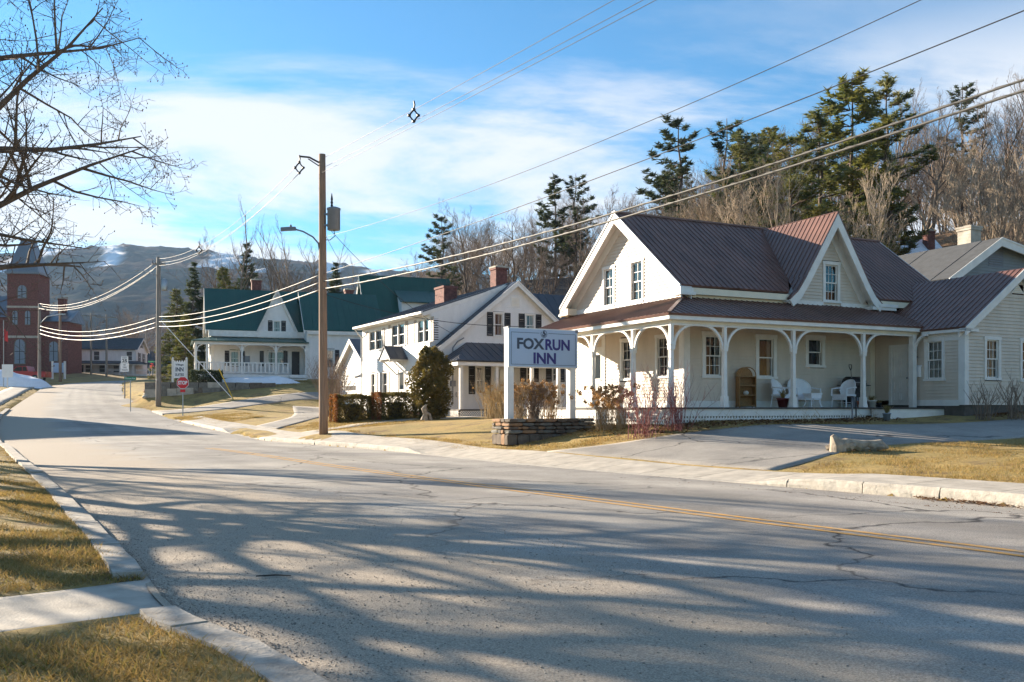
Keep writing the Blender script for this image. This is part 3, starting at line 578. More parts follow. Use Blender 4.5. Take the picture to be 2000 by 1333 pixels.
def window(parent, O, U, Nn, u0, u1, z0, z1, cols=3, rows=2, frame='trim_white', curtain=.5, shut=None, casing=.11, label=None, head=True, pair=False):
    O, U, Nn = v3(O), v3(U), v3(Nn); mb = MB(); c = casing; b = lambda *a, **k: obox(mb, O, U, Nn, *a, **k)
    b(u0-c, u0, z0-.02, z1+c, -.02, .05); b(u1, u1+c, z0-.02, z1+c, -.02, .05); b(u0-c-.02, u1+c+.02, z1, z1+c, -.018, .055); b(u0-c-.03, u1+c+.03, z0-.08, z0, -.02, .075)
    zm = (z0+z1)/2; st = .04
    for (a0, a1, dp) in ((z0, zm+.02, -.055), (zm-.02, z1, -.03)):     # two sashes, the lower one set back
        b(u0, u0+st, a0, a1, dp-.02, dp+.012); b(u1-st, u1, a0, a1, dp-.02, dp+.012); b(u0+st, u1-st, a0, a0+st, dp-.02, dp+.012); b(u0+st, u1-st, a1-st, a1, dp-.02, dp+.012)
        W_, H_ = (u1-u0-2*st), (a1-a0-2*st)
        for k in range(1, cols): uu = u0+st+W_*k/cols; b(uu-.009, uu+.009, a0+st, a1-st, dp-.006, dp+.009)
        for k in range(1, rows): q = a0+st+H_*k/rows; b(u0+st, u1-st, q-.009, q+.009, dp-.005, dp+.01)
    if pair: um = (u0+u1)/2; b(um-.05, um+.05, z0, z1, -.08, .045)
    # shallow dark room behind the glass
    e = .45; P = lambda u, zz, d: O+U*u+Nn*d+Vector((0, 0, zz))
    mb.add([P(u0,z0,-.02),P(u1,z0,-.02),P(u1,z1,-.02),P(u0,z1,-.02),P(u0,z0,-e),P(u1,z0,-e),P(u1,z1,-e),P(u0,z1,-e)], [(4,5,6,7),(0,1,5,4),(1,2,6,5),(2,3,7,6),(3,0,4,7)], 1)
    w = mb.build('window', [frame, 'room_dark'], parent)
    if label: w['label'] = label
    for (a0, a1, dp) in ((z0, zm+.02, -.055), (zm-.02, z1, -.03)):
        for k in range(cols):
            for r in range(rows):
                W_, H_ = (u1-u0-2*st)/cols, (a1-a0-2*st)/rows; p = MB(); uu, q = u0+st+W_*k, a0+st+H_*r
                p.add([P(uu, q, dp-.004), P(uu+W_, q, dp-.004), P(uu+W_, q+H_, dp-.004), P(uu, q+H_, dp-.004)], [(0,1,2,3)]); p.build('pane', 'glass', w)
    if curtain > 0:
        p = MB(); n = 14
        for (f0, f1) in ((0, curtain/2), (1-curtain/2, 1)):
            vs = []
            for k in range(n+1):
                f = f0+(f1-f0)*k/n; d = -.13-.02*math.sin(k*2.1); vs += [P(u0+(u1-u0)*f, z0, d), P(u0+(u1-u0)*f, z1, d)]
            p.add(vs, [(2*k, 2*k+2, 2*k+3, 2*k+1) for k in range(n)])
        p.build('curtain', 'curtain', w)
    if shut:
        for sd_ in (-1, 1):
            sm = MB(); ua = u0-c-.03-.36 if sd_ < 0 else u1+c+.03; ub = ua+.36
            bb = lambda *a: obox(sm, O, U, Nn, *a)
            bb(ua, ua+.05, z0-.04, z1+.06, .02, .06); bb(ub-.05, ub, z0-.04, z1+.06, .02, .06); bb(ua+.05, ub-.05, z0-.04, z0+.05, .02, .06); bb(ua+.05, ub-.05, z1-.03, z1+.06, .02, .06); bb(ua+.05, ub-.05, zm-.03, zm+.03, .02, .06)
            q = z0+.07
            while q < z1-.05:
                sm.add([P(ua+.05,q,.055),P(ub-.05,q,.055),P(ub-.05,q+.06,.025),P(ua+.05,q+.06,.025)], [(0,1,2,3)]); q += .055
            sm.build('shutter', shut, w)
    return w
def pxwin(fr, parent, plane, val, pa, pb, ya, yb, **kw):
    """window whose glass spans photo columns pa..pb and rows ya..yb on a wall plane of the house"""
    if plane == 'x-':      # wall facing local -x : horizontal axis is -y (left to right in the photo)
        a, b = fr.y_at(pa, val), fr.y_at(pb, val); ym = (a+b)/2; z1, z0 = fr.z_at(ya, val, ym), fr.z_at(yb, val, ym)
        lo, hi = sorted((-a, -b)); window(parent, (val, 0, 0), (0, -1, 0), (-1, 0, 0), lo, hi, z0, z1, **kw); return ('x', min(a, b), max(a, b), z0, z1)
    a, b = fr.x_at(pa, val), fr.x_at(pb, val); xm = (a+b)/2; z1, z0 = fr.z_at(ya, xm, val), fr.z_at(yb, xm, val)
    window(parent, (0, val, 0), (1, 0, 0), (0, -1, 0), min(a, b), max(a, b), z0, z1, **kw); return ('y', min(a, b), max(a, b), z0, z1)
def roof(parent, pts, matname, sp=.23, th=.07, rib=(.026, .02), name='roof', eave=None):
    """pts: planar polygon; ribs run up the slope"""
    P = [v3(p) for p in pts]; nrm = (P[1]-P[0]).cross(P[2]-P[0]).normalized()
    if nrm.z < 0: P = P[::-1]; nrm = -nrm
    mb = MB(); mb.prism([p - nrm*th for p in P], nrm*th); o = mb.build(name, matname, parent)
    e = Vector((0, 0, 1)).cross(nrm).normalized(); g_ = nrm.cross(e)
    if g_.z < 0: g_ = -g_; e = -e
    E = [(p-P[0]).dot(e) for p in P]; G = [(p-P[0]).dot(g_) for p in P]; poly = list(zip(G, E)); rb = MB(); k = min(E)+sp*.5
    while k < max(E):
        r = urange(poly, k)
        if r and r[1]-r[0] > .15: rb.beam(P[0]+e*k+g_*(r[0]+.005)+nrm*rib[1]*.5, P[0]+e*k+g_*(r[1]-.01)+nrm*rib[1]*.5, rib[0], rib[1], nrm)
        k += sp
    if rb.v: rb.build('seams', matname, o, kind='stuff')
    return o
def rake(parent, A, Pk, outward, over, matname='trim_white', wd=.26, frieze=.2):
    """bargeboard from eave A up to peak Pk on the outer plane, soffit back to the wall and a frieze on the wall"""
    A, Pk, out_ = v3(A), v3(Pk), v3(outward); dn = Vector((0, 0, -1)); mb = MB()
    lift = Vector((0, 0, -.06))
    mb.prism([A+lift, Pk+lift, Pk+lift+dn*wd*1.15, A+lift+dn*wd*1.15], -out_*.06)
    s0 = Vector((0, 0, -.075)); q = [A+s0-out_*.06, Pk+s0-out_*.06]; mb.prism([q[0], q[1], q[1]-out_*(over-.06), q[0]-out_*(over-.06)], Vector((0, 0, -.03)))
    f0 = Vector((0, 0, -.11)); a, b = A+f0-out_*(over-.035), Pk+f0-out_*(over-.035); mb.prism([a, b, b+dn*frieze*1.6, a+dn*frieze*1.6], -out_*.03)
    mb.prism([A+Vector((0,0,-.002))+out_*.03, Pk+Vector((0,0,-.002))+out_*.03, Pk+Vector((0,0,-.075))+out_*.03, A+Vector((0,0,-.075))+out_*.03], -out_*.05)
    return mb.build('bargeboard', matname, parent)
def box_part(parent, name, matname, *boxes):
    mb = MB()
    for b in boxes: mb.box(*b)
    return mb.build(name, matname, parent)
def chimney(parent, x, y, z0, z1, w, d, matname='brick', cap=True):
    mb = MB(); mb.box(x-w/2, x+w/2, y-d/2, y+d/2, z0, z1-.12)
    h = .075; z = z0; k = 0
    while z < z1-.2:      # brick courses standing a little proud in turn
        if k % 2: mb.box(x-w/2-.006, x+w/2+.006, y-d/2-.006, y+d/2+.006, z, z+h*.85)
        z += h; k += 1
    mb.box(x-w/2-.05, x+w/2+.05, y-d/2-.05, y+d/2+.05, z1-.24, z1-.12)
    o = mb.build('chimney', matname, parent)
    if cap: box_part(o, 'cap', 'concrete', (x-w/2-.07, x+w/2+.07, y-d/2-.07, y+d/2+.07, z1-.12, z1-.03), (x-w/4, x+w/4, y-d/4, y+d/4, z1-.03, z1+.05))
    return o
def door(parent, O, U, Nn, u0, u1, z0, z1, matname='trim_white', glass=None, casing=.12, trim='trim_white'):
    O, U, Nn = v3(O), v3(U), v3(Nn); mb = MB(); b = lambda *a: obox(mb, O, U, Nn, *a)
    b(u0, u1, z0, z1, -.04, .02); w = u1-u0; h = z1-z0
    pan = [(.12,.46,.08,.22),(.54,.88,.08,.22),(.12,.46,.28,.42),(.54,.88,.28,.42)] + ([] if glass else [(.12,.46,.5,.93),(.54,.88,.5,.93)])
    for a0, a1, q0, q1 in pan:
        U0, U1, Z0, Z1 = u0+w*a0, u0+w*a1, z0+h*q0, z0+h*q1
        b(U0, U1, Z0, Z0+.02, .018, .035); b(U0, U1, Z1-.02, Z1, .018, .035); b(U0, U0+.02, Z0, Z1, .018, .034); b(U1-.02, U1, Z0, Z1, .018, .034)
    o = mb.build('door', matname, parent)
    t_ = MB(); bb = lambda *a: obox(t_, O, U, Nn, *a); bb(u0-casing, u0, z0, z1+casing, -.02, .055); bb(u1, u1+casing, z0, z1+casing, -.02, .055); bb(u0, u1, z1, z1+casing, -.02, .05); t_.build('door_frame', trim, o)
    k = MB(); P = O+U*(u0+w*.9)+Nn*.055+Vector((0, 0, z0+h*.47)); k.rock(P, (.035, .035, .035), 3); k.build('handle', 'steel_grey', o)
    if glass:
        gm = MB(); P = lambda u, zz, d: O+U*u+Nn*d+Vector((0, 0, zz)); gm.add([P(u0+w*.17, z0+h*.5, .026), P(u0+w*.83, z0+h*.5, .026), P(u0+w*.83, z0+h*.92, .026), P(u0+w*.17, z0+h*.92, .026)], [(0,1,2,3)]); gm.build('pane', glass, o)
        fm = MB(); bb = lambda *a: obox(fm, O, U, Nn, *a); a0, a1, q0, q1 = u0+w*.13, u0+w*.87, z0+h*.48, z0+h*.94
        bb(a0, a1, q0, q0+.04, .018, .04); bb(a0, a1, q1-.04, q1, .018, .04); bb(a0, a0+.04, q0+.04, q1-.04, .018, .04); bb(a1-.04, a1, q0+.04, q1-.04, .018, .04); fm.build('glazing_frame', trim, o)
    return o
def arc_bracket(parent, x, y, zt, dirv, r, th=.07, w=.075, matname='trim_white'):
    """quarter-round bracket from a post up to the beam"""
    d = v3(dirv); c = Vector((x, y, zt-r)) + d*r; mb = MB(); n = 10; vs = []
    side = Vector((-d.y, d.x, 0))*(w/2)
    for k in range(n+1):
        a = math.pi/2*k/n
        for rr in (r, r-th):
            p = c - d*(rr*math.cos(a)) + Vector((0, 0, rr*math.sin(a)))
            vs += [p-side, p+side]
    fs = []
    for k in range(n):
        a, b = 4*k, 4*k+4; fs += [(a,a+1,b+1,b), (a+2,b+2,b+3,a+3), (a,b,b+2,a+2), (a+1,a+3,b+3,b+1)]
    fs += [(0,2,3,1), (4*n, 4*n+1, 4*n+3, 4*n+2)]; mb.add(vs, fs); return mb.build('bracket', matname, parent)
def porch_post(parent, x, y, z0, z1, w=.13, cap=.72):
    mb = MB(); zc = z0+(z1-z0)*cap
    mb.box(x-w*.68, x+w*.68, y-w*.68, y+w*.68, z0, z0+.34); mb.box(x-w*.78, x+w*.78, y-w*.78, y+w*.78, z0, z0+.09)
    mb.add([(x+sx*w*.5, y+sy*w*.5, zz) if zz < zc-.1 else (x+sx*w*.40, y+sy*w*.40, zz) for zz in (z0+.34, zc) for sx, sy in ((-1,-1),(1,-1),(1,1),(-1,1))], [(0,1,5,4),(1,2,6,5),(2,3,7,6),(3,0,4,7)])
    mb.box(x-w*.62, x+w*.62, y-w*.62, y+w*.62, zc-.09, zc+.05); mb.box(x-w*.75, x+w*.75, y-w*.75, y+w*.75, zc+.05, zc+.085); mb.box(x-w*.42, x+w*.42, y-w*.42, y+w*.42, zc+.085, z1)
    return mb.build('post', 'trim_white', parent)
def lattice(parent, O, U, Nn, u0, u1, z0, z1, sp=.11, wd=.06, diag=False, matname='trim_white'):
    O, U, Nn = v3(O), v3(U), v3(Nn); mb = MB(); P = lambda u, zz, d: O+U*u+Nn*d+Vector((0, 0, zz))
    def bar(a, b, za, zb, d):
        A, B = P(a, za, d), P(b, zb, d); mb.beam(A, B, .012, wd, Nn.cross(B-A))
    if not diag:
        u = u0
        while u < u1: bar(u, u, z0, z1, .0); u += sp
        z = z0+sp*.4
        while z < z1: bar(u0, u1, z, z, .013); z += sp
    else:
        h = z1-z0; u = u0-h
        while u < u1:
            a, b = max(u, u0), min(u+h, u1)
            if b > a: bar(a, b, z0+(a-u), z0+(b-u), 0); bar(a, b, z1-(a-u), z1-(b-u), .013)
            u += sp
    return mb.build('lattice', matname, parent, kind='stuff')

# ================================================================ inn with wrap-round porch
A1 = math.atan2(.443, .8965); FX = Frame(4.75, 27.5, A1)
inn = thing('inn_house', 'beige clapboard house with maroon metal roof and wrap-round arched porch behind the FOXRUN INN sign', 'house', (4.75, 27.5, 0), A1)
X0, Y0, X1, Y1 = 1.93, 1.93, 14.2, 9.03; ZF = 1.5; MR = .7772
holes_l, holes_f, holes_w, holes_g = [], [], [], []
for (pa, pb, ya, yb, cu) in ((1216,1232.5,667,739.6,.3), (1285,1305,659.8,735,.3), (1181,1198.8,526,597,1), (1234.4,1255,512,588,1)):
    r = pxwin(FX, inn, 'x-', X0, pa, pb, ya, yb, cols=2, rows=2, curtain=cu); holes_l.append((-r[2]-.1, -r[1]+.1, r[3]-.07, r[4]+.1))
for (pa, pb, ya, yb, c_, rw, cu) in ((1377,1407.6,656.6,734,3,2,.45), (1481,1509.5,662,736,1,1,.5), (1577.8,1604,663,714,1,1,.3)):
    r = pxwin(FX, inn, 'y', Y0, pa, pb, ya, yb, cols=c_, rows=rw, curtain=cu, casing=.14); holes_f.append((r[1]-.1, r[2]+.1, r[3]-.07, r[4]+.1))
dl0, dl1 = FX.y_at(1178, X0), FX.y_at(1161, X0); door(inn, (X0, 0, 0), (0,-1,0), (-1,0,0), -dl1, -dl0, ZF+.02, FX.z_at(684, X0, dl0), glass='glass'); holes_l.append((-dl1-.1, -dl0+.1, ZF, FX.z_at(684, X0, dl0)+.08))
ez = 5.30
siding(inn, (X0,0,0), (0,-1,0), (-1,0,0), [(-Y1,ZF),(-Y0,ZF),(-Y0,ez),(-5.48,8.10),(-Y1,ez)], holes_l, 'siding_beige')
siding(inn, (0,Y0,0), (1,0,0), (0,-1,0), [(X0,ZF),(10.6,ZF),(10.6,ez),(X0,ez)], holes_f, 'siding_beige')
siding(inn, (X1,0,0), (0,1,0), (1,0,0), [(Y0,1.2),(Y1,1.2),(Y1,ez),(5.48,8.10),(Y0,ez)], [], 'siding_beige'); siding(inn, (0,Y1,0), (-1,0,0), (0,1,0), [(-X1,1.2),(-X0,1.2),(-X0,ez),(-X1,ez)], [], 'siding_beige')
box_part(inn, 'corner_board', 'trim_white', (X0-.035, X0+.20, Y0-.045, Y0+.001, ZF, ez), (X0-.045, X0-.002, Y0-.02, Y0+.24, ZF, ez)); box_part(inn, 'corner_board', 'trim_white', (X0-.05, X0-.002, 6.72, 6.95, ZF, 5.1)); box_part(inn, 'corner_board', 'trim_cream_bounce', (10.28, 10.5, Y0-.045, Y0, ZF, 5.1))
box_part(inn, 'baseboard', 'trim_white', (X0+.2, 10.5, Y0-.04, Y0, ZF, ZF+.22), (X0-.042, X0, Y0+.24, dl0-.13, ZF, ZF+.22), (X0-.042, X0, dl1+.13, Y1, ZF, ZF+.22))
RP = [(1.48,1.53,5.45),(14.65,1.53,5.45),(14.65,5.48,8.52),(1.48,5.48,8.52)]
GC = 8.18; yb_ = lambda z: 1.50 + (max(z, 5.45)-5.45)/MR
roof(inn, [(1.48,1.53,5.45),(GC-2.15,1.53,5.45),(GC-1.5,yb_(6.02)+.03,6.02),(GC,yb_(8.4)+.03,8.4),(GC,5.48,8.52),(1.48,5.48,8.52)], 'roof_maroon')
roof(inn, [(14.65,1.53,5.45),(14.65,5.48,8.52),(GC,5.48,8.52),(GC,yb_(8.4)+.03,8.4),(GC+1.5,yb_(6.02)+.03,6.02),(GC+2.15,1.53,5.45)], 'roof_maroon')
roof(inn, [(1.48,9.43,5.45),(14.65,9.43,5.45),(14.65,5.48,8.52),(1.48,5.48,8.52)], 'roof_maroon')
box_part(inn, 'ridge_cap', 'roof_maroon', (1.46, 14.67, 5.38, 5.58, 8.475, 8.535))
for yy in (1.53, 9.43):
    rake(inn, (1.48,yy,5.45), (1.48,5.48,8.52), (-1,0,0), .45, wd=.30, frieze=.24); rake(inn, (14.65,yy,5.45), (14.65,5.48,8.52), (1,0,0), .45)
# boxed eaves with returns, warm reflected light put into the cream colour
box_part(inn, 'cornice', 'trim_cream_bounce', (1.54, 6.1, 1.60, 1.92, 5.17, 5.38), (1.75, 6.1, 1.78, 1.925, 5.03, 5.17)); box_part(inn, 'cornice', 'trim_cream_bounce', (10.2, 14.5, 1.60, 1.92, 5.17, 5.38))
box_part(inn, 'eave_return', 'trim_white', (1.44, 2.05, 1.47, 1.9, 5.12, 5.22), (1.50, 2.0, 1.53, 1.88, 5.22, 5.36)); box_part(inn, 'eave_return', 'trim_cream_bounce', (1.44, 1.92, 8.75, 9.47, 5.10, 5.18), (1.48, 1.92, 8.8, 9.43, 5.18, 5.36)); box_part(inn, 'frieze_board', 'trim_white', (X0-.05, X0-.002, Y0+.25, Y1-.2, 5.10, 5.30))
# wall gable with flared eaves
GC = 8.18; prof = [(0, 8.40), (1.50, 6.02), (1.86, 5.52), (2.22, 5.22)]; yb_ = lambda z: 1.50 + (max(z, 5.45)-5.45)/MR
for sg in (-1, 1):
    for (a, za), (b, zb) in zip(prof, prof[1:]):
        roof(inn, [(GC+sg*a,1.40,za),(GC+sg*b,1.40,zb),(GC+sg*b,yb_(zb)+.05,zb),(GC+sg*a,yb_(za)+.05,za)], 'roof_maroon', th=.05)
    mb = MB(); pr = [(GC+sg*a, 1.40, z-.052) for a, z in prof]; w_ = .27; inner = [(GC+sg*(a-w_*.62 if a else 0), 1.40, z-.052-w_*(1.9 if a == 0 else .8)) for a, z in prof]
    for k in range(3): mb.prism([pr[k], pr[k+1], inner[k+1], inner[k]], (0, .07, 0))
    for k in range(3):
        p, q = v3(pr[k]), v3(pr[k+1]); mb.prism([p+Vector((0,.07,-.02)), q+Vector((0,.07,-.02)), q+Vector((0,.52,-.02)), p+Vector((0,.52,-.02))], (0, 0, -.03))
    fz = [(GC+sg*a, 1.87, z-.09) for a, z in prof[:3]]; fi = [(GC+sg*(a-.22 if a else 0), 1.87, z-.09-(.62 if a == 0 else .22)) for a, z in prof[:3]]
    for k in range(2): mb.prism([fz[k], fz[k+1], fi[k+1], fi[k]], (0, .04, 0))
    mb.build('bargeboard', 'trim_white', inn)
r = pxwin(FX, inn, 'y', 1.9, 1611, 1634.5, 518, 588, cols=3, rows=2, curtain=0, casing=.12); holes_g.append((r[1]-.1, r[2]+.1, r[3]-.07, r[4]+.1))
siding(inn, (0,1.905,0), (1,0,0), (0,-1,0), [(GC-2.0,5.12),(GC+2.0,5.12),(GC+1.62,5.78),(GC,8.2),(GC-1.62,5.78)], holes_g, 'siding_beige')
box_part(inn, 'skirt_board', 'trim_white', (GC-2.1, r[1]-.13, 1.83, 1.88, 5.06, 5.24), (r[2]+.13, GC+2.1, 1.83, 1.88, 5.06, 5.24))
box_part(inn, 'eave_return', 'trim_white', (GC+1.7, GC+2.9, 1.42, 1.9, 5.02, 5.13), (GC+2.0, GC+2.95, 1.38, 1.9, 5.13, 5.24))
# porch: deck, lattice, posts, beams, roof
DK = 1.5; PW = 10.35
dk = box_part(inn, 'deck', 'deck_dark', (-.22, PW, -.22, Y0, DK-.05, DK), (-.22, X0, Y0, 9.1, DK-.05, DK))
box_part(inn, 'deck_fascia', 'trim_white', (-.16, 10.2, -.16, -.13, DK-.27, DK-.052), (-.16, -.13, -.13, 9.1, DK-.27, DK-.052))
lattice(inn, (0,-.14,0), (1,0,0), (0,-1,0), -.12, 7.9, .88, DK-.27); lattice(inn, (-.14,0,0), (0,-1,0), (-1,0,0), -9.1, .1, .85, DK-.27)
box_part(inn, 'foundation', 'foundation', (0, 10.4, .02, Y0, .6, DK-.06), (0.02, X0, Y0, 9, .6, DK-.06), (X0, X1, Y0, Y1, .5, ZF))
px_ = [0, 2.0, 4.78, 7.87, 10.24]; py_ = [2.01, 4.48, 6.9, 9.0]; BZ = 4.02
for k, x in enumerate(px_): porch_post(inn, x, 0, DK, BZ) if k < 4 else box_part(inn, 'post', 'trim_white', (x-.09, x+.09, -.09, .09, DK, BZ))
for y in py_: porch_post(inn, 0, y, DK, BZ)
for k, x in enumerate(px_):
    if k < 4: arc_bracket(inn, x+.05, 0, BZ, (1,0,0), .75)
    if k: arc_bracket(inn, x-.05, 0, BZ, (-1,0,0), .75) if k < 4 else None
arc_bracket(inn, 10.26, -.05, BZ, (0,-1,0), .55)
for k, y in enumerate([0]+py_):
    if k < 4: arc_bracket(inn, 0, y+.05, BZ, (0,1,0), .75)
    if k: arc_bracket(inn, 0, y-.05, BZ, (0,-1,0), .75)
box_part(inn, 'beam', 'trim_white', (-.05, PW, -.05, .05, BZ-.06, BZ+.001), (-.05, .05, .05, 9.1, BZ-.06, BZ+.001))
box_part(inn, 'frieze', 'trim_cream_bounce', (-.07, PW+.1, -.07, .07, BZ+.002, BZ+.2), (-.07, .07, .07, 9.15, BZ+.002, BZ+.2))
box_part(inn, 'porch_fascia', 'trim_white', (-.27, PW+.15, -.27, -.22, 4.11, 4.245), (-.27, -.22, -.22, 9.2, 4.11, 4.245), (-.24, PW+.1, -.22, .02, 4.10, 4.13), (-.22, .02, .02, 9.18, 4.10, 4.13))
box_part(inn, 'porch_ceiling', 'trim_cream_bounce', (.07, PW, .07, Y0, 4.2, 4.235), (.07, X0, Y0, 9.1, 4.2, 4.235))
PR = [(-.32,-.32,4.29),(10.9,-.32,4.29),(10.9,Y0,5.14),(X0,Y0,5.14)]; roof(inn, PR, 'roof_maroon', name='porch_roof')
roof(inn, [(-.32,9.25,4.29),(-.32,-.32,4.29),(X0,Y0,5.14),(X0,9.25,5.14)], 'roof_maroon', name='porch_roof')
mb = MB(); mb.beam((-.3,-.3,4.31), (X0,Y0,5.16), .12, .04); mb.build('hip_cap', 'roof_maroon', inn)
# wing with its gable to the street
WX0, WX1, WY, WR, WE = 10.55, 15.87, -1.8, 6.26, 4.16; wc = (WX0+WX1)/2
r = pxwin(FX, inn, 'x-', WX0, 1812, 1841, 667, 740, cols=3, rows=2, curtain=1); holes_w.append((-r[2]-.1, -r[1]+.1, r[3]-.07, r[4]+.1))
d0, d1 = FX.y_at(1777, WX0), FX.y_at(1743, WX0); dt = FX.z_at(679, WX0, d0); door(inn, (WX0,0,0), (0,-1,0), (-1,0,0), -d1, -d0, ZF+.08, dt); holes_w.append((-d1-.1, -d0+.1, ZF, dt+.08))
siding(inn, (WX0,0,0), (0,-1,0), (-1,0,0), [(-1.95,1.75),(-WY,1.75),(-WY,4.12),(-1.95,4.12)], holes_w, 'siding_beige')
hw = []
for (pa, pb, ya, yb) in ((1925.5,1949,664.5,738.5), (1995,2018.5,668,742)):
    r = pxwin(FX, inn, 'y', WY, pa, pb, ya, yb, cols=3, rows=2, curtain=.7); hw.append((r[1]-.1, r[2]+.1, r[3]-.07, r[4]+.1))
hw.append((wc-.30, wc+.30, 5.42, 5.72))
siding(inn, (0,WY,0), (1,0,0), (0,-1,0), [(WX0,1.58),(WX1,1.58),(WX1,4.12),(wc,6.05),(WX0,4.12)], hw, 'siding_beige')
siding(inn, (WX1,0,0), (0,1,0), (1,0,0), [(WY,1.58),(6,1.58),(6,4.12),(WY,4.12)], [], 'siding_beige')
mb = MB(); mb.prism([(wc-.34,WY-.03,5.42),(wc+.34,WY-.03,5.42),(wc,WY-.03,5.74)], (0,.05,0)); v_ = mb.build('gable_vent', 'trim_white', inn)
mb = MB()
for k in range(4): z = 5.46+k*.065; h_ = (5.72-z)*.95; mb.beam((wc-h_, WY-.045, z), (wc+h_, WY-.045, z), .03, .012)
mb.build('louvre', 'trim_cream_bounce', v_)
box_part(inn, 'corner_board', 'trim_white', (WX0-.04, WX0+.16, WY-.04, WY, 1.58, 4.1), (WX0-.042, WX0, WY, WY+.2, 1.58, 4.1)); box_part(inn, 'baseboard', 'trim_white', (WX0-.035, WX0, WY+.2, d0-.13, 1.55, 1.75)); box_part(inn, 'frieze_board', 'trim_white', (WX0-.04, WX0, WY+.2, -.4, 3.75, 4.1))
box_part(inn, 'foundation', 'foundation', (WX0+.02, WX1-.02, WY+.02, 6, .6, 1.58))
sl = (WR-WE)/(wc-WX0+.3)
for sg, xe in ((-1, WX0-.3), (1, WX1+.3)): roof(inn, [(xe,WY-.3,WE),(xe,6.2,WE),(wc,6.2,WR),(wc,WY-.3,WR)], 'roof_maroon'); rake(inn, (xe,WY-.3,WE), (wc,WY-.3,WR), (0,-1,0), .3, wd=.22, frieze=.15)
box_part(inn, 'eave_return', 'trim_white', (WX0-.3, WX0+.32, WY-.3, WY-.01, 4.0, 4.09)); box_part(inn, 'cornice', 'trim_white', (WX0-.24, WX0-.002, WY, -.3, 4.0, 4.10))
mb = MB(); mb.beam((14.4,1.5,5.5), (15.2,1.5,5.3), .1, .02); 
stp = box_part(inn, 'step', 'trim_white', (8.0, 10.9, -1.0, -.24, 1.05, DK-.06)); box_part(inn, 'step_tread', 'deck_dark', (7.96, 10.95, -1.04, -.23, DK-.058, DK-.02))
# wall lamp and mail box by the door
mb = MB(); yl = FX.y_at(1792, WX0); mb.lathe([(.05,0),(.07,.05),(.03,.12)], (WX0-.1, yl, FX.z_at(700, WX0, yl)), 8); mb.beam((WX0-.1, yl, FX.z_at(698, WX0, yl)), (WX0-.01, yl, FX.z_at(697, WX0, yl)), .03, .03); tag(mb.build('wall_lamp', 'black_paint'), 'small dark wall lamp above the white mail box beside the porch door', 'lamp').matrix_world = inn.matrix_basis
yl = FX.y_at(1794, WX0); zl = FX.z_at(737, WX0, yl); mb = MB(); mb.box(WX0-.14, WX0-.03, yl-.14, yl+.14, zl, zl+.36); mb.prism([(WX0-.16,yl-.16,zl+.36),(WX0-.03,yl-.16,zl+.36),(WX0-.03,yl-.16,zl+.42)], (0,.32,0)); tag(mb.build('mail_box', 'sign_white'), 'white mail box on the clapboard wall beside the porch door', 'mail box').matrix_world = inn.matrix_basis

# ================================================================ white cape with long dormer
A2 = math.atan2(.474, .88); WH = Frame(-4.05, 48.0, A2)
wh = thing('cape_house', 'white clapboard cape with dark blue-grey metal roof, long shed dormer and two brick chimneys', 'house', (-4.05, 48.0, 0), A2)
zf, L_, GW = 1.3, 11.2, 9.6; pk = GW/2; zp, zrk = 8.37, 4.39; sl2 = (zp-zrk)/(pk+.15)
hl = []; hg = []
def addh(lst, r): lst.append((-r[2]-.1, -r[1]+.1, r[3]-.07, r[4]+.1) if r[0] == 'x' else (r[1]-.1, r[2]+.1, r[3]-.07, r[4]+.1))
for (pa, pb, ya, yb) in ((722.5,746.5,647,684), (766,791,634,675), (817,841,624.5,668.5)):     # paired upper windows with tan shutters
    addh(hl, pxwin(WH, wh, 'x-', 0, pa, pb, ya, yb, cols=2, rows=1, curtain=.8, pair=True, shut='shutter_tan'))
for (pa, pb, ya, yb) in ((726.5,733,731,775), (748.5,757,729,774)): addh(hl, pxwin(WH, wh, 'x-', 0, pa, pb, ya, yb, cols=1, rows=1, curtain=.5, shut='shutter_tan', casing=.08))
yd0, yd1 = WH.y_at(792, 0), WH.y_at(779, 0); door(wh, (0,0,0), (0,-1,0), (-1,0,0), -yd1, -yd0, zf+.1, WH.z_at(722, 0, yd0), glass='glass'); hl.append((-yd1-.1, -yd0+.1, zf, WH.z_at(722, 0, yd0)+.1))
siding(wh, (0,0,0), (0,-1,0), (-1,0,0), [(-L_,zf),(0,zf),(0,4.3),(-.5,4.45),(-.5,6.5),(-L_,6.5)] and [(-L_,zf),(-.5,zf),(-.5,6.5),(-L_,6.5)], hl, 'siding_white', .125)
siding(wh, (0,0,0), (0,-1,0), (-1,0,0), [(-.5,zf),(0,zf),(0,4.3),(-.5,4.3)], [], 'siding_white', .125)
for (pa, pb, ya, yb) in ((966,981,613,656), (1027.5,1042,616,657)): addh(hg, pxwin(WH, wh, 'y', 0, pa, pb, ya, yb, cols=2, rows=1, curtain=.6, shut='shutter_black', casing=.09))
addh(hg, pxwin(WH, wh, 'y', 0, 930.5, 943, 718, 769, cols=2, rows=1, curtain=.3, shut='shutter_black', casing=.08))
for (pa, pb, ya, yb) in ((1030,1037,718,745), (1080,1088,718,745)): addh(hg, pxwin(WH, wh, 'y', 0, pa, pb, ya, yb, cols=1, rows=1, curtain=.3, shut='shutter_black', casing=.08))
xd0, xd1 = WH.x_at(966, 0), WH.x_at(988, 0); zdt = WH.z_at(715, xd0, 0); door(wh, (0,0,0), (1,0,0), (0,-1,0), xd0, xd1, zf+.12, zdt, glass='glass'); hg.append((xd0-.1, xd1+.1, zf, zdt+.1))
siding(wh, (0,0,0), (1,0,0), (0,-1,0), [(0,zf),(GW,zf),(GW,4.3),(pk,8.1),(0,4.3)], hg, 'siding_white', .125)
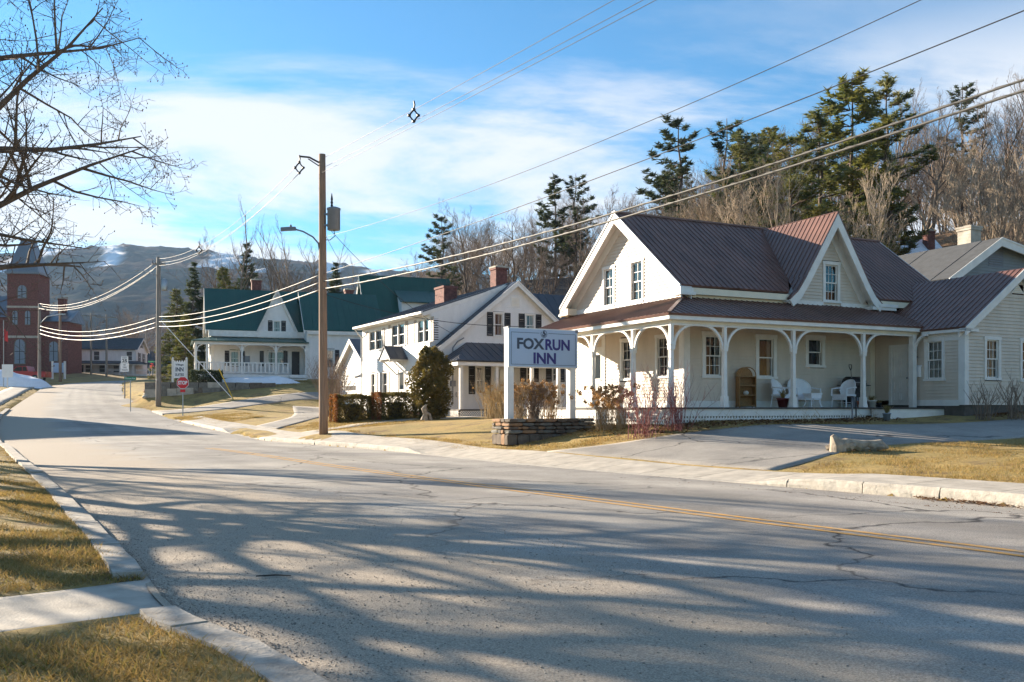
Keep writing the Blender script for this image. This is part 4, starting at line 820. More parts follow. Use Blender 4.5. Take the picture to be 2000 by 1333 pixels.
siding(wh, (GW,0,0), (0,1,0), (1,0,0), [(0,zf),(L_,zf),(L_,4.3),(0,4.3)], [], 'siding_white', .125); siding(wh, (0,L_,0), (-1,0,0), (0,1,0), [(-GW,zf),(0,zf),(0,6.5),(-pk,8.1),(-GW,4.3)], [], 'siding_white', .125)
roof(wh, [(-.2,-.35,zrk),(-.2,.52,zrk),(pk,.52,zp),(pk,-.35,zp)], 'roof_slate', .42); roof(wh, [(GW+.2,-.35,zrk),(GW+.2,L_+.3,zrk),(pk,L_+.3,zp),(pk,-.35,zp)], 'roof_slate', .42)
roof(wh, [(-.45,.5,6.55),(-.45,L_+.35,6.55),(pk,L_+.35,zp+.01),(pk,.5,zp+.01)], 'roof_slate', .42, name='dormer_roof')
mb = MB(); mb.prism([(0,.5,4.35),(0,.5,6.45),(pk-.2,.5,zp-.12)], (0,.04,0)); ck = mb.build('dormer_cheek', 'siding_white', wh)
siding(ck, (0,.497,0), (1,0,0), (0,-1,0), [(0.02,4.6),(.02,6.46),(pk-.3,zp-.1),(.06,4.6)], [], 'siding_white', .125)
for xe in (-.2, GW+.2): rake(wh, (xe,-.35,zrk), (pk,-.35,zp), (0,-1,0), .35, wd=.2, frieze=.16)
mb = MB(); mb.prism([(-.45,.46,6.47),(pk,.46,zp-.075),(pk,.46,zp-.26),(-.45,.46,6.27)], (0,.045,0)); mb.build('bargeboard', 'trim_white', wh)
box_part(wh, 'gutter', 'trim_white', (-.56, -.45, .5, L_+.35, 6.40, 6.52)); box_part(wh, 'soffit', 'trim_white', (-.45, .0, .52, L_+.3, 6.36, 6.41))
mb = MB(); mb.tube([(-.5,L_+.1,6.4),(-.3,L_+.1,6.1),(-.08,L_+.1,5.9),(-.08,L_+.1,1.4)], .045, 6); mb.build('downpipe', 'trim_white', wh)
box_part(wh, 'corner_board', 'trim_white', (-.035, .14, -.035, 0, zf, 4.3)); box_part(wh, 'corner_board', 'trim_white', (-.036, .0, .52, .66, 4.5, 6.4)); box_part(wh, 'corner_board', 'trim_white', (-.04, .0, L_-.14, L_, zf, 6.4))
box_part(wh, 'foundation', 'brick', (.03, GW-.03, .03, L_, .5, zf)); 
mb = MB(); mb.box(pk-.28, pk+.28, -.04, .0, 6.95, 7.55); vv = mb.build('gable_vent', 'trim_white', wh)
mb = MB(); [mb.box(pk-.22, pk+.22, -.055, -.04, 7.02+k*.075, 7.045+k*.075) for k in range(6)]; mb.build('louvre', 'trim_cream_bounce', vv, kind='stuff')
# door hood
yh = (yd0+yd1)/2; zh = WH.z_at(703, 0, yh)
for sg in (-1, 1): roof(wh, [(-1.1,yh+sg*.95,zh),(0,yh+sg*.95,zh),(0,yh,zh+.75),(-1.1,yh,zh+.75)], 'roof_slate', .35, .05, name='hood_roof')
mb = MB(); mb.prism([(-1.05,yh-.85,zh-.02),(-1.05,yh+.85,zh-.02),(-1.05,yh,zh+.65)], (.05,0,0))
for sg in (-1, 1): mb.beam((-.9,yh+sg*.75,zh-.05), (-.02,yh+sg*.75,zh-.85), .08, .08); mb.box(-1.05, 0, yh+sg*.75-.05, yh+sg*.75+.05, zh-.1, zh-.02)
mb.build('hood_frame', 'trim_white', wh)
for sg in (-1, 1):
    mb = MB()
    for k in range(7): mb.tube([(-.3-k*.2,yh+sg*.7,zf-.2-k*.02),(-.3-k*.2,yh+sg*.7,zf+.8-k*.08)], .012, 5)
    mb.tube([(-.2,yh+sg*.7,zf+.82),(-1.5,yh+sg*.7,zf+.3)], .016, 5); mb.build('stair_rail', 'black_paint', wh)
box_part(wh, 'step', 'concrete', (-1.2, -.03, yh-.7, yh+.7, .7, zf+.05))
# gable porch with hip roof
q0 = WH.x_at(897, -1.9); q1 = q0+6.6; ze, zt = 3.88, 4.95; d_ = 1.95
P1, P2, P3, P4 = (q0-.3,-d_-.3,ze), (q1+.3,-d_-.3,ze), (q1-1.2,-.02,zt), (q0+1.3,-.02,zt)
roof(wh, [P1, P2, P3, P4], 'roof_slate', .42, name='porch_roof'); roof(wh, [P1, P4, (q0-.3,-.02,ze)], 'roof_slate', .42, name='porch_roof'); roof(wh, [P2, P3, (q1+.3,-.02,ze)], 'roof_slate', .42, name='porch_roof')
box_part(wh, 'porch_frieze', 'trim_white', (q0-.2, q1+.2, -d_-.2, -d_-.02, ze-.27, ze-.08), (q0-.2, q0-.05, -d_-.02, 0, ze-.27, ze-.08)); box_part(wh, 'porch_ceiling', 'trim_cream_bounce', (q0, q1, -d_, 0, ze-.14, ze-.1))
for x in (q0+.08, q0+2.1, q0+4.2, q1-.08): box_part(wh, 'post', 'trim_white', (x-.08, x+.08, -d_-.06, -d_+.10, zf+.1, ze-.27))
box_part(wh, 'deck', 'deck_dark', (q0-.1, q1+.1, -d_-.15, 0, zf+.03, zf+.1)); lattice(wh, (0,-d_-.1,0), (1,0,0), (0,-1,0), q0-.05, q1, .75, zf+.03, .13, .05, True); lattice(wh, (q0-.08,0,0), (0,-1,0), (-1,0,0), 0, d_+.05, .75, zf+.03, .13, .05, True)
box_part(wh, 'foundation', 'foundation', (q0+.1, q1-.1, -d_+.1, -.02, .6, zf))
chimney(wh, WH.x_at(974, L_*.45), L_*.45, 7.3, WH.z_at(517, pk, L_*.45), .75, .75)
yc = WH.y_at(871, 2.4); chimney(wh, 2.4, yc, 6.8, WH.z_at(557, 2.4, yc), .8, 1.25, cap=False)
# ell behind, and small garage at the far end
siding(wh, (0,5.5,0), (1,0,0), (0,-1,0), [(GW,zf),(17,zf),(17,4.9),(GW,4.9)], [], 'siding_white', .125); ez2 = WH.z_at(576, 13, 8.8)
roof(wh, [(GW-1,5.1,4.9),(17.3,5.1,4.9),(17.3,9.0,ez2),(GW-1,9.0,ez2)], 'roof_slate', .6); roof(wh, [(GW-1,12.9,4.9),(17.3,12.9,4.9),(17.3,9.0,ez2),(GW-1,9.0,ez2)], 'roof_slate', .6)
mb = MB(); mb.prism([(17,5.4,1.3),(17,12.6,1.3),(17,12.6,4.9),(17,9,ez2-.1),(17,5.4,4.9)], (.05,0,0)); mb.build('end_wall', 'siding_white', wh)
xg = 1.5; ya_, yb2 = WH.y_at(722, xg), WH.y_at(664, xg); ym = (ya_+yb2)/2; zpk, zev = WH.z_at(662, xg-.3, ym), WH.z_at(724, xg-.3, yb2)
gd0, gd1 = WH.y_at(697, xg), WH.y_at(673, xg); gzt = WH.z_at(736, xg, gd1)
siding(wh, (xg,0,0), (0,-1,0), (-1,0,0), [(-yb2,1.3),(-ya_,1.3),(-ya_,zev),(-ym,zpk-.2),(-yb2,zev)], [(-gd1-.1,-gd0+.1,1.3,gzt)], 'siding_white', .125, 'garage_siding')
gdo = box_part(wh, 'garage_door', 'trim_white', (xg+.02, xg+.06, gd0, gd1, 1.4, gzt))
for k in range(4): box_part(gdo, 'door_panel', 'siding_white', (xg+.0, xg+.02, gd0+.04, gd1-.04, 1.44+k*(gzt-1.4)/4, 1.37+(k+1)*(gzt-1.4)/4))
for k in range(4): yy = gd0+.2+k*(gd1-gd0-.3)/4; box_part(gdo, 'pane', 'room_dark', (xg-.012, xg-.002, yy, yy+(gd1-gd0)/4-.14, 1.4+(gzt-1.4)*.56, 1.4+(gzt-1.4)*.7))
box_part(wh, 'door_frame', 'trim_white', (xg-.04, xg+.0, gd1, gd1+.16, 1.3, gzt), (xg-.04, xg, gd0-.16, gd0, 1.3, gzt), (xg-.045, xg, gd0-.16, gd1+.16, gzt, gzt+.16))
for sg, ye in ((-1, ya_-.35), (1, yb2+.35)): roof(wh, [(xg-.35,ye,zev-.1),(xg+7,ye,zev-.1),(xg+7,ym,zpk),(xg-.35,ym,zpk)], 'roof_slate', .5); rake(wh, (xg-.35,ye,zev-.1), (xg-.35,ym,zpk), (-1,0,0), .35, wd=.22, frieze=.15)
mb = MB(); mb.box(xg, 8, L_, ya_, 1.3, 3.6); mb.box(xg+.02, 8, ya_+.02, yb2-.02, 1.2, zev-.2); mb.build('link_wall', 'siding_white', wh)
roof(wh, [(.5,L_,3.5),(.5,ya_+.2,3.5),(4,ya_+.2,5.2),(4,L_,5.2)], 'roof_slate', .5, name='link_roof')
# ================================================================ green-roofed inn up the bank
A3 = math.atan2(.342, .94); gy0 = 73.0; GH = Frame((383-1000)/F*gy0, gy0, A3)
gh = thing('green_roof_house', 'white house with dark green metal roof, pointed wall gable and railed porch up the bank', 'house', (GH.o.x, gy0, 0), A3)
fl, gnd = 4.18, 3.2; wy = 2.0; GX1 = GH.x_at(600, 0); xm0 = 1.2; eav = GH.z_at(646, 5, wy-.3); rdg = GH.z_at(564, 1.5, wy+3.6)
hh = []
for (pa, pb, ya, yb) in ((451,466,687,714), (524,538,688,714), (541,556,688,714)): addh(hh, pxwin(GH, gh, 'y', wy, pa, pb, ya, yb, cols=1, rows=1, curtain=.9, casing=.1, shut='shutter_black' if pa < 500 else None))
for px in (514.5, 561): x = GH.x_at(px, wy); box_part(gh, 'shutter', 'shutter_black', (x-.3, x+.02, wy-.06, wy-.02, GH.z_at(716, x, wy), GH.z_at(686, x, wy)))
xa, xb = GH.x_at(569.5, wy), GH.x_at(585, wy); dz = GH.z_at(687, xa, wy); door(gh, (0,wy,0), (1,0,0), (0,-1,0), xa, xb, fl, dz, 'black_paint'); hh.append((xa-.1, xb+.1, fl, dz+.1))
siding(gh, (0,wy,0), (1,0,0), (0,-1,0), [(xm0,fl),(GX1,fl),(GX1,eav),(xm0,eav)], hh, 'siding_white', .13)
siding(gh, (xm0,0,0), (0,-1,0), (-1,0,0), [(-wy-7,fl),(-wy,fl),(-wy,eav),(-wy-3.5,rdg-.3),(-wy-7,eav)], [], 'siding_white', .13)
box_part(gh, 'cornice', 'trim_white', (xm0-.2, GX1, wy-.3, wy-.03, eav-.55, eav-.02)); box_part(gh, 'corner_board', 'trim_white', (xm0-.03, xm0+.2, wy-.035, wy, fl, eav))
gcx = GH.x_at(541.3, wy-.1); gw_ = (GH.x_at(577.5, wy-.1)-GH.x_at(504, wy-.1))/2; gpk = GH.z_at(565, gcx, wy-.3)
for a, b in ((xm0-.45, gcx-gw_), (gcx+gw_, GX1+.3)):
    roof(gh, [(a,wy-.35,eav),(b,wy-.35,eav),(min(max(b if b < gcx else GX1+.3, 0), 99) if b > gcx else gcx, wy+3.5, rdg),(a if a < gcx-gw_ else gcx, wy+3.5, rdg)], 'roof_green', .55)
roof(gh, [(xm0-.45,wy+7.35,eav),(GX1,wy+7.35,eav),(GX1,wy+3.5,rdg),(xm0-.45,wy+3.5,rdg)], 'roof_green', .55)
for yy in (wy-.35, wy+7.35): rake(gh, (xm0-.45,yy,eav), (xm0-.45,wy+3.5,rdg), (-1,0,0), .45, wd=.3)
r = pxwin(GH, gh, 'y', wy-.1, 534.5, 547, 628, 655, cols=2, rows=1, curtain=.8, shut='shutter_black', casing=.08); hq = []; addh(hq, r)
siding(gh, (0,wy-.1,0), (1,0,0), (0,-1,0), [(gcx-gw_,fl+2.5),(gcx+gw_,fl+2.5),(gcx+gw_,eav),(gcx,gpk-.2),(gcx-gw_,eav)], hq, 'siding_white', .13)
for sg in (-1, 1): roof(gh, [(gcx+sg*(gw_+.18),wy-.35,eav-.12),(gcx,wy-.35,gpk),(gcx,wy+3.4,gpk),(gcx+sg*(gw_+.18),wy+.1,eav-.12)], 'roof_green', .55); rake(gh, (gcx+sg*(gw_+.18),wy-.35,eav-.12), (gcx,wy-.35,gpk), (0,-1,0), .25, wd=.22, frieze=.18)
chimney(gh, GH.x_at(500, wy+4.5), wy+4.2, rdg-.6, GH.z_at(545, 4, wy+4.2), .8, .8)
# porch of the green-roofed inn
pz = GH.z_at(668, 5, 0); box_part(gh, 'deck', 'deck_dark', (-.2, GX1, -.2, wy, fl-.1, fl), (-.2, xm0, wy, wy+7, fl-.1, fl))
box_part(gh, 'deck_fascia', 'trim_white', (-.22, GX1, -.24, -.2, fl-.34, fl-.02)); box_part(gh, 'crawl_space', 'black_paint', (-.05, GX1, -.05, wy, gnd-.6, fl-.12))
lattice(gh, (0,-.1,0), (1,0,0), (0,-1,0), 0, GX1-2.5, gnd-.3, fl-.34, .16, .03, True, 'pole_grey')
pst = [0, GH.x_at(404,0), GH.x_at(472.5,0), GH.x_at(539,0), GX1-.1]
for x in pst:
    porch_post(gh, x, 0, fl, pz-.3, .16, .8); box_part(gh, 'pier', 'trim_white', (x-.16, x+.16, -.23, -.06, gnd-.6, fl-.34))
    for sg in (-1, 1):
        if 0 < x+sg < GX1: arc_bracket(gh, x+sg*.05, 0, pz-.3, (sg,0,0), .42)
for y in (2.6, 5.0): porch_post(gh, 0, y, fl, pz-.3, .16, .8)
box_part(gh, 'porch_frieze', 'trim_white', (-.12, GX1, -.12, .1, pz-.3, pz-.06), (-.12, .1, .1, 6.8, pz-.3, pz-.06)); box_part(gh, 'porch_ceiling', 'trim_cream_bounce', (0, GX1, 0, wy, pz-.1, pz-.06))
pt = GH.z_at(660, 5, wy); roof(gh, [(-.35,-.35,pz),(GX1+.1,-.35,pz),(GX1+.1,wy,pt),(xm0,wy,pt)], 'roof_green', .55, name='porch_roof'); roof(gh, [(-.35,-.35,pz),(xm0,wy,pt),(xm0,7,pt),(-.35,7,pz)], 'roof_green', .55, name='porch_roof')
# railing with arched cut-outs: rails plus balusters
for a, b in zip(pst[:-1], pst[1:]):
    if b > GH.x_at(567, 0): b = GH.x_at(567, 0)
    for z_ in (.86, .08): box_part(gh, 'rail', 'trim_white', (a+.1, b-.08, -.05, .05, fl+z_, fl+z_+.09))
    n = max(2, int((b-a)/.30))
    for k in range(n): x = a+.2+(b-a-.4)*k/(n-1); box_part(gh, 'baluster', 'trim_white', (x-.06, x+.06, -.025, .025, fl+.18, fl+.86))
for z_ in (.86, .08): box_part(gh, 'rail', 'trim_white', (-.05, .05, .1, 6.8, fl+z_, fl+z_+.09))
for k in range(14): box_part(gh, 'baluster', 'trim_white', (-.025, .025, .35+k*.45, .47+k*.45, fl+.18, fl+.86))
sx0, sx1 = GH.x_at(566, -.5), GH.x_at(598, -.5)
for k in range(3): box_part(gh, 'step', 'trim_white', (sx0, sx1, -.28-.3*(k+1), -.26-.3*k, fl-.28-.24*k, fl-.12-.24*k))
box_part(gh, 'wall_board', 'steel_grey', (GH.x_at(474.5, wy), GH.x_at(488, wy), wy-.05, wy-.01, GH.z_at(715, 5, wy), GH.z_at(696, 5, wy)))
# ell and barn behind
ex1 = GH.x_at(745, -.3); ee, er = GH.z_at(646, GX1+2, -.3), GH.z_at(573, GX1+3, 3.4); eh = []
addh(eh, pxwin(GH, gh, 'y', 0, 637, 651, 685, 719, cols=1, rows=1, curtain=.8, casing=.1, shut='shutter_black'))
siding(gh, (0,0,0), (1,0,0), (0,-1,0), [(GX1,gnd-.2),(ex1,gnd-.2),(ex1,ee),(GX1,ee)], eh, 'siding_white', .13); siding(gh, (GX1,0,0), (0,-1,0), (-1,0,0), [(-7,fl),(0,fl),(0,ee),(-3.5,er-.2),(-7,ee)], [], 'siding_white', .13)
roof(gh, [(GX1-.3,-.35,ee),(ex1+.3,-.35,ee),(ex1+.3,3.5,er),(GX1-.3,3.5,er)], 'roof_green', .55); roof(gh, [(GX1-.3,7.35,ee),(ex1+.3,7.35,ee),(ex1+.3,3.5,er),(GX1-.3,3.5,er)], 'roof_green', .55)
rake(gh, (GX1-.3,-.35,ee), (GX1-.3,3.5,er), (-1,0,0), .3, wd=.25); box_part(gh, 'corner_board', 'trim_white', (GX1-.03, GX1+.2, -.035, 0, gnd-.2, ee)); box_part(gh, 'cornice', 'trim_white', (GX1, ex1, -.3, -.03, ee-.35, ee-.05))
chimney(gh, GH.x_at(682, 4), 4.2, er-.5, GH.z_at(567, 15, 4.2), .7, .7); box_part(gh, 'wall_lamp', 'sign_white', (GH.x_at(678,0)-.15, GH.x_at(678,0)+.15, -.18, -.03, ee-.95, ee-.65))
A4 = A3; by = 84.0; BN = Frame((727-1000)/F*by, by, A4); barn = thing('barn', 'tall white barn with steep dark green roof and small shed dormer behind the white cape', 'barn', (BN.o.x, by, 0), A4)
bw = 9.0; bx1 = BN.x_at(868, bw/2)+.2; bz, be_ = BN.z_at(537, 0, bw/2), 7.2
siding(barn, (0,0,0), (0,-1,0), (-1,0,0), [(-bw,3),(0,3),(0,be_),(-bw/2,bz-.2),(-bw,be_)], [], 'siding_white', .13); siding(barn, (0,0,0), (1,0,0), (0,-1,0), [(0,3),(bx1,3),(bx1,be_),(0,be_)], [], 'siding_white', .13)
for ye in (-.35, bw+.35): roof(barn, [(-.4,ye,be_-.1),(bx1+.3,ye,be_-.1),(bx1+.3,bw/2,bz),(-.4,bw/2,bz)], 'roof_green', .6); rake(barn, (-.4,ye,be_-.1), (-.4,bw/2,bz), (-1,0,0), .4, wd=.3)
xa, xb = BN.x_at(778, 1.5), BN.x_at(855, 1.5); zt_ = BN.z_at(573, xa, 2.6); roof(barn, [(xa,.6,zt_-1.0),(xb,.6,zt_-1.0),(xb,3.2,zt_+.35),(xa,3.2,zt_+.35)], 'roof_green', .6, name='dormer_roof'); mb = MB(); mb.prism([(xa+.2,1.0,be_+.3),(xa+.2,1.0,zt_-.9),(xa+.2,2.8,zt_-.1)], (.06,0,0)); mb.box(xa+.2, xb-.2, .95, 1.0, be_+.3, zt_-.88); mb.build('dormer_wall', 'siding_white', barn)
# ================================================================ grey garage behind the inn's wing, house on the hill
A5 = A1; gyy = 41.0; GG = Frame((1835-1000)/F*gyy, gyy, A5); gg = thing('grey_garage', 'grey clapboard garage with white rakes, louvred vent and block chimney behind the maroon wing', 'garage', (GG.o.x, gyy, 0), A5)
gz0 = GG.z_at(546, 0, 0); gpx = GG.x_at(1938, 0); gpz = GG.z_at(467, gpx, 0); gxr = gpx+9; gzr = gpz-1.6
vx0, vx1 = GG.x_at(1931, 0), GG.x_at(1957, 0); vz0, vz1 = GG.z_at(518, vx0, 0), GG.z_at(482, vx0, 0)
siding(gg, (0,0,0), (1,0,0), (0,-1,0), [(0.3,1.2),(gxr-.3,1.2),(gxr-.3,gzr-.1),(gpx,gpz-.1),(.3,gz0-.1)], [(vx0,vx1,vz0,vz1)], 'siding_grey', .14)
mb = MB(); mb.box(vx0-.06, vx1+.06, -.03, .05, vz0-.06, vz1+.06); gv = mb.build('gable_vent', 'steel_grey', gg); mb = MB(); [mb.beam((vx0, -.05, vz0+.06+k*.11), (vx1, -.05, vz0+.06+k*.11), .05, .02) for k in range(int((vz1-vz0)/.11))]; mb.build('louvre', 'siding_grey', gv, kind='stuff')
roof(gg, [(0,-.5,gz0),(0,8,gz0),(gpx,8,gpz),(gpx,-.5,gpz)], 'roof_asphalt', 3); roof(gg, [(gxr,-.5,gzr),(gxr,8,gzr),(gpx,8,gpz),(gpx,-.5,gpz)], 'roof_asphalt', 3)
for a, z in ((0, gz0), (gxr, gzr)): rake(gg, (a,-.5,z), (gpx,-.5,gpz), (0,-1,0), .5, wd=.3, frieze=.02)
siding(gg, (.3,0,0), (0,-1,0), (-1,0,0), [(-8,1.2),(0,1.2),(0,gz0-.1),(-8,gz0-.1)], [], 'siding_grey', .14)
xc = GG.x_at(1893, 3); chimney(gg, xc, 3, gz0, GG.z_at(443, xc, 3), .75, .75, 'concrete')
def small_house(name, label, px, Y, ang, w, d, zb, ze, zr, wall, roofm, cat='house', axis='x', ribs=1.5, group=None):
    """plain gabled house far off: ridge along local x"""
    fr = Frame((px-1000)/F*Y, Y, ang); h = thing(name, label, cat, (fr.o.x, Y, 0), ang, group)
    siding(h, (0,0,0), (1,0,0), (0,-1,0), [(0,zb),(w,zb),(w,ze),(0,ze)], [], wall, .16); siding(h, (0,0,0), (0,-1,0), (-1,0,0), [(-d,zb),(0,zb),(0,ze),(-d/2,zr-.1),(-d,ze)], [], wall, .16)
    siding(h, (w,0,0), (0,1,0), (1,0,0), [(0,zb),(d,zb),(d,ze),(d/2,zr-.1),(0,ze)], [], wall, .16); siding(h, (0,d,0), (-1,0,0), (0,1,0), [(-w,zb),(0,zb),(0,ze),(-w,ze)], [], wall, .16)
    for ye in (-.35, d+.35):
        roof(h, [(-.35,ye,ze-.1),(w+.35,ye,ze-.1),(w+.35,d/2,zr),(-.35,d/2,zr)], roofm, ribs)
        rake(h, (-.35,ye,ze-.1), (-.35,d/2,zr), (-1,0,0), .35, wd=.22); rake(h, (w+.35,ye,ze-.1), (w+.35,d/2,zr), (1,0,0), .35, wd=.22)
    return h, fr
def far_window(h, O, U, Nn, u0, u1, z0, z1, shut=None):
    mb = MB(); O, U, Nn = v3(O), v3(U), v3(Nn); b = lambda *a: obox(mb, O, U, Nn, *a)
    b(u0-.09, u0, z0-.09, z1+.09, -.02, .06); b(u1, u1+.09, z0-.09, z1+.09, -.02, .06); b(u0, u1, z1, z1+.09, -.02, .06); b(u0, u1, z0-.09, z0, -.02, .06); b(u0, u1, (z0+z1)/2-.03, (z0+z1)/2+.03, -.02, .045)
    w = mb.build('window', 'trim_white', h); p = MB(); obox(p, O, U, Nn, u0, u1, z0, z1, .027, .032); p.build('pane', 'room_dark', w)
    if shut:
        for a in (u0-.45, u1+.1): p = MB(); obox(p, O, U, Nn, a, a+.35, z0-.05, z1+.05, .03, .07); p.build('shutter', shut, w)
    return w
hs, fr = small_house('hillside_house', 'small house with white snow-patched roof among trees on the hill above the maroon wing', 1792, 66, math.radians(14), 3.0, 5.0, 7, 11.6, 14.2, 'siding_grey', 'snow')
chimney(hs, 2.2, 1.6, 11.5, 14.6, .6, .6)
hs2, fr = small_house('hillside_house', 'white house half hidden by bare trees above the cape roof beside the red chimney', 1012, 92, math.radians(-20), 6.0, 5.5, 4, 12.2, 14.6, 'siding_white', 'roof_asphalt')
far_window(hs2, (0,0,0), (1,0,0), (0,-1,0), 2, 3, 10.2, 11.5)
# ================================================================ far end of the street
FWY = 138.0; fw, fr = small_house('far_house', 'white two-storey house with dark roof and long front porch at the end of the street', 126, FWY, math.radians(8), 10.2, 6.6, 6.2, 10.35, 12.2, 'siding_white', 'roof_asphalt')
for k, x in enumerate((1.3, 4.2, 8.9)): far_window(fw, (0,0,0), (1,0,0), (0,-1,0), x, x+.75, 8.6, 9.9)
for y in (1.6, 4.2): far_window(fw, (10.2,0,0), (0,1,0), (1,0,0), y, y+.75, 8.5, 9.8, 'shutter_black')
far_window(fw, (10.2,0,0), (0,1,0), (1,0,0), 2.9, 3.65, 10.7, 11.6, 'shutter_black')
roof(fw, [(2.2,-2.2,8.0),(10.6,-2.2,8.0),(10.6,-.02,8.5),(2.2,-.02,8.5)], 'roof_asphalt', 1.5, name='porch_roof'); roof(fw, [(12.4,-2.2,8.0),(12.4,4,8.0),(10.25,4,8.5),(10.25,-.02,8.5),(10.6,-2.2,8.0)], 'roof_asphalt', 1.5, name='porch_roof')
for x in (2.4, 4.4, 6.4, 8.4, 10.3): box_part(fw, 'post', 'trim_white', (x-.08, x+.08, -2.0, -1.84, 6.4, 7.95))
for y in (0, 2, 3.8): box_part(fw, 'post', 'trim_white', (12.1, 12.26, y-.08, y+.08, 6.4, 7.95))
box_part(fw, 'deck', 'trim_white', (2.2, 12.3, -2.1, 0, 6.15, 6.4)); box_part(fw, 'railing', 'trim_white', (6.4, 12.2, -2.0, -1.92, 7.0, 7.1)); box_part(fw, 'porch_frieze', 'trim_white', (2.3, 12.3, -2.08, -1.9, 7.8, 7.95))
for x in (3, 5, 7): far_window(fw, (0,0,0), (1,0,0), (0,-1,0), x, x+.8, 6.8, 7.8)
box_part(fw, 'door', 'black_paint', (1.9, 2.7, -.06, -.02, 6.3, 7.9))
# grey sheds beyond
sh, fr = small_house('far_shed', 'long low grey roofed building behind the utility pole at the end of the street', 252, 172, math.radians(4), 13, 8, 6.5, 9.0, 12.2, 'siding_white', 'roof_asphalt', 'shed')
for k in range(5): far_window(sh, (0,0,0), (1,0,0), (0,-1,0), 1+k*2.3, 2.2+k*2.3, 7.2, 8.4)
# red brick hall with a tower
TY = 122.0; TF = Frame((14-1000)/F*TY, TY, math.radians(6)); bh = thing('brick_hall', 'large red brick building with square grey-roofed tower at the end of the street', 'building', (TF.o.x, TY, 0), math.radians(6))
tw = 3.9; tz = TF.z_at(532, 0, 0); tp = TF.z_at(470, 0, 1.9); zb = 5.5
box_part(bh, 'tower', 'brick', (0, tw, 0, tw, zb, tz)); box_part(bh, 'stone_band', 'concrete', (-.06, tw+.06, -.06, tw+.06, zb+5.2, zb+5.5), (-.06, tw+.06, -.06, tw+.06, zb+9.2, zb+9.45)); box_part(bh, 'cornice', 'steel_grey', (-.25, tw+.25, -.25, tw+.25, tz-.2, tz+.1))
mb = MB(); b0, b1 = -.1, 1.25; mb.add([(b0,b0,tz+.1),(tw-b0,b0,tz+.1),(tw-b0,tw-b0,tz+.1),(b0,tw-b0,tz+.1),(b1,b1,tp),(tw-b1,b1,tp),(tw-b1,tw-b1,tp),(b1,tw-b1,tp)], [(0,1,5,4),(1,2,6,5),(2,3,7,6),(3,0,4,7),(4,5,6,7)]); mb.box(b1-.15, tw-b1+.15, b1-.15, tw-b1+.15, tp-.12, tp+.12); mb.build('tower_roof', 'steel_grey', bh)
def arch_win(u, z0, z1, w, O=(0,0,0), U=(1,0,0), Nn=(0,-1,0), parent=None):
    O, U, Nn = v3(O), v3(U), v3(Nn); P = lambda a, z, d: O+U*a+Nn*d+Vector((0,0,z)); n = 8
    ring = [(u-w, z0), (u+w, z0)] + [(u+w*math.cos(math.pi*k/n), z1-w+w*math.sin(math.pi*k/n)) for k in range(n+1)]
    mb = MB(); mb.prism([P(u+(a-u)*1.18, z0+(b-z0)*1.04-.08, .0) for a, b in ring], Nn*.06); f = mb.build('window', 'stone_grey', parent)
    mb = MB(); mb.prism([P(a, b, .05) for a, b in ring], Nn*.03); mb.build('pane', 'pot_grey', f); mb = MB(); obox(mb, O, U, Nn, u-.04, u+.04, z0, z1, .07, .1); obox(mb, O, U, Nn, u-w, u+w, (z0+z1)/2-.04, (z0+z1)/2+.04, .07, .1); mb.build('mullion', 'black_paint', f)
arch_win(1.6, zb+1.8, zb+5.0, .62, parent=bh); arch_win(1.0, zb+7, zb+8.8, .3, parent=bh); arch_win(2.6, zb+7, zb+8.8, .3, parent=bh); arch_win(1.9, zb+10.5, zb+12.2, .5, parent=bh)
box_part(bh, 'main_wall', 'brick', (tw+.01, 7.4, .8, 6, zb, 13.0)); box_part(bh, 'side_wall', 'brick', (-9, -.01, .8, 14, zb, 13.5)); roof(bh, [(tw,.5,13.0),(7.8,.5,13.0),(7.0,6,15.0),(tw,6,15.0)], 'roof_slate', 1.2); roof(bh, [(7.8,.5,13.0),(7.8,6.3,13.0),(7.0,6.3,15),(7.0,6,15)], 'roof_slate', 1.2); roof(bh, [(-9.4,.5,13.5),(0,.5,13.5),(0,7,17),(-9.4,7,17)], 'roof_slate', 1.2)
for u in (5.6,): arch_win(u, zb+2.2, zb+4.8, .5, O=(0,.8,0), parent=bh)
for u in (-2, -4.5, -7): arch_win(u, zb+1.8, zb+5, .6, O=(0,.8,0), parent=bh)
chimney(bh, 5.2, 5, 13.5, 16.6, .9, .9)
# neighbour outside the frame on the left, whose shadow lies over the road
nb, fr = small_house('neighbour_house', 'large house beyond the left edge of the view whose shadow crosses the road', -520, 52, math.radians(35), 9, 8, .5, 6.0, 9.3, 'siding_white', 'roof_asphalt')

# ================================================================ utility poles and overhead cables
def pole(name, label, x, y, zb, zt, r0, r1, matname, lean=0.0):
    p = thing(name, label, 'utility pole', (x, y, 0)); mb = MB(); n = 10
    mb.tube([(lean*(zt-z)/(zt-zb), 0, z) for z in np.linspace(zb-.3, zt, n)], [r0+(r1-r0)*k/(n-1) for k in range(n)], 12); mb.build('shaft', matname, p, True)
    return p
def cross(p, z, L, ang, matname='pole_grey'):
    d = Vector((math.cos(ang), math.sin(ang), 0)); mb = MB(); mb.beam(d*-L/2+Vector((0,0,z)), d*L/2+Vector((0,0,z)), .1, .12); o = mb.build('crossarm', matname, p)
    for k in (-.46, -.25, .25, .46): m2 = MB(); q = d*L*k; m2.lathe([(.02,0),(.05,.06),(.03,.09),(.045,.14),(.015,.2)], (q.x, q.y, z+.06), 8); m2.build('insulator', 'steel_grey', o)
P1, P2, P3, P4, PR = (-7.83, 38.0), (-25.7, 67.0), (-50.5, 98.5), (-54.9, 112.0), (12.5, 10.0)
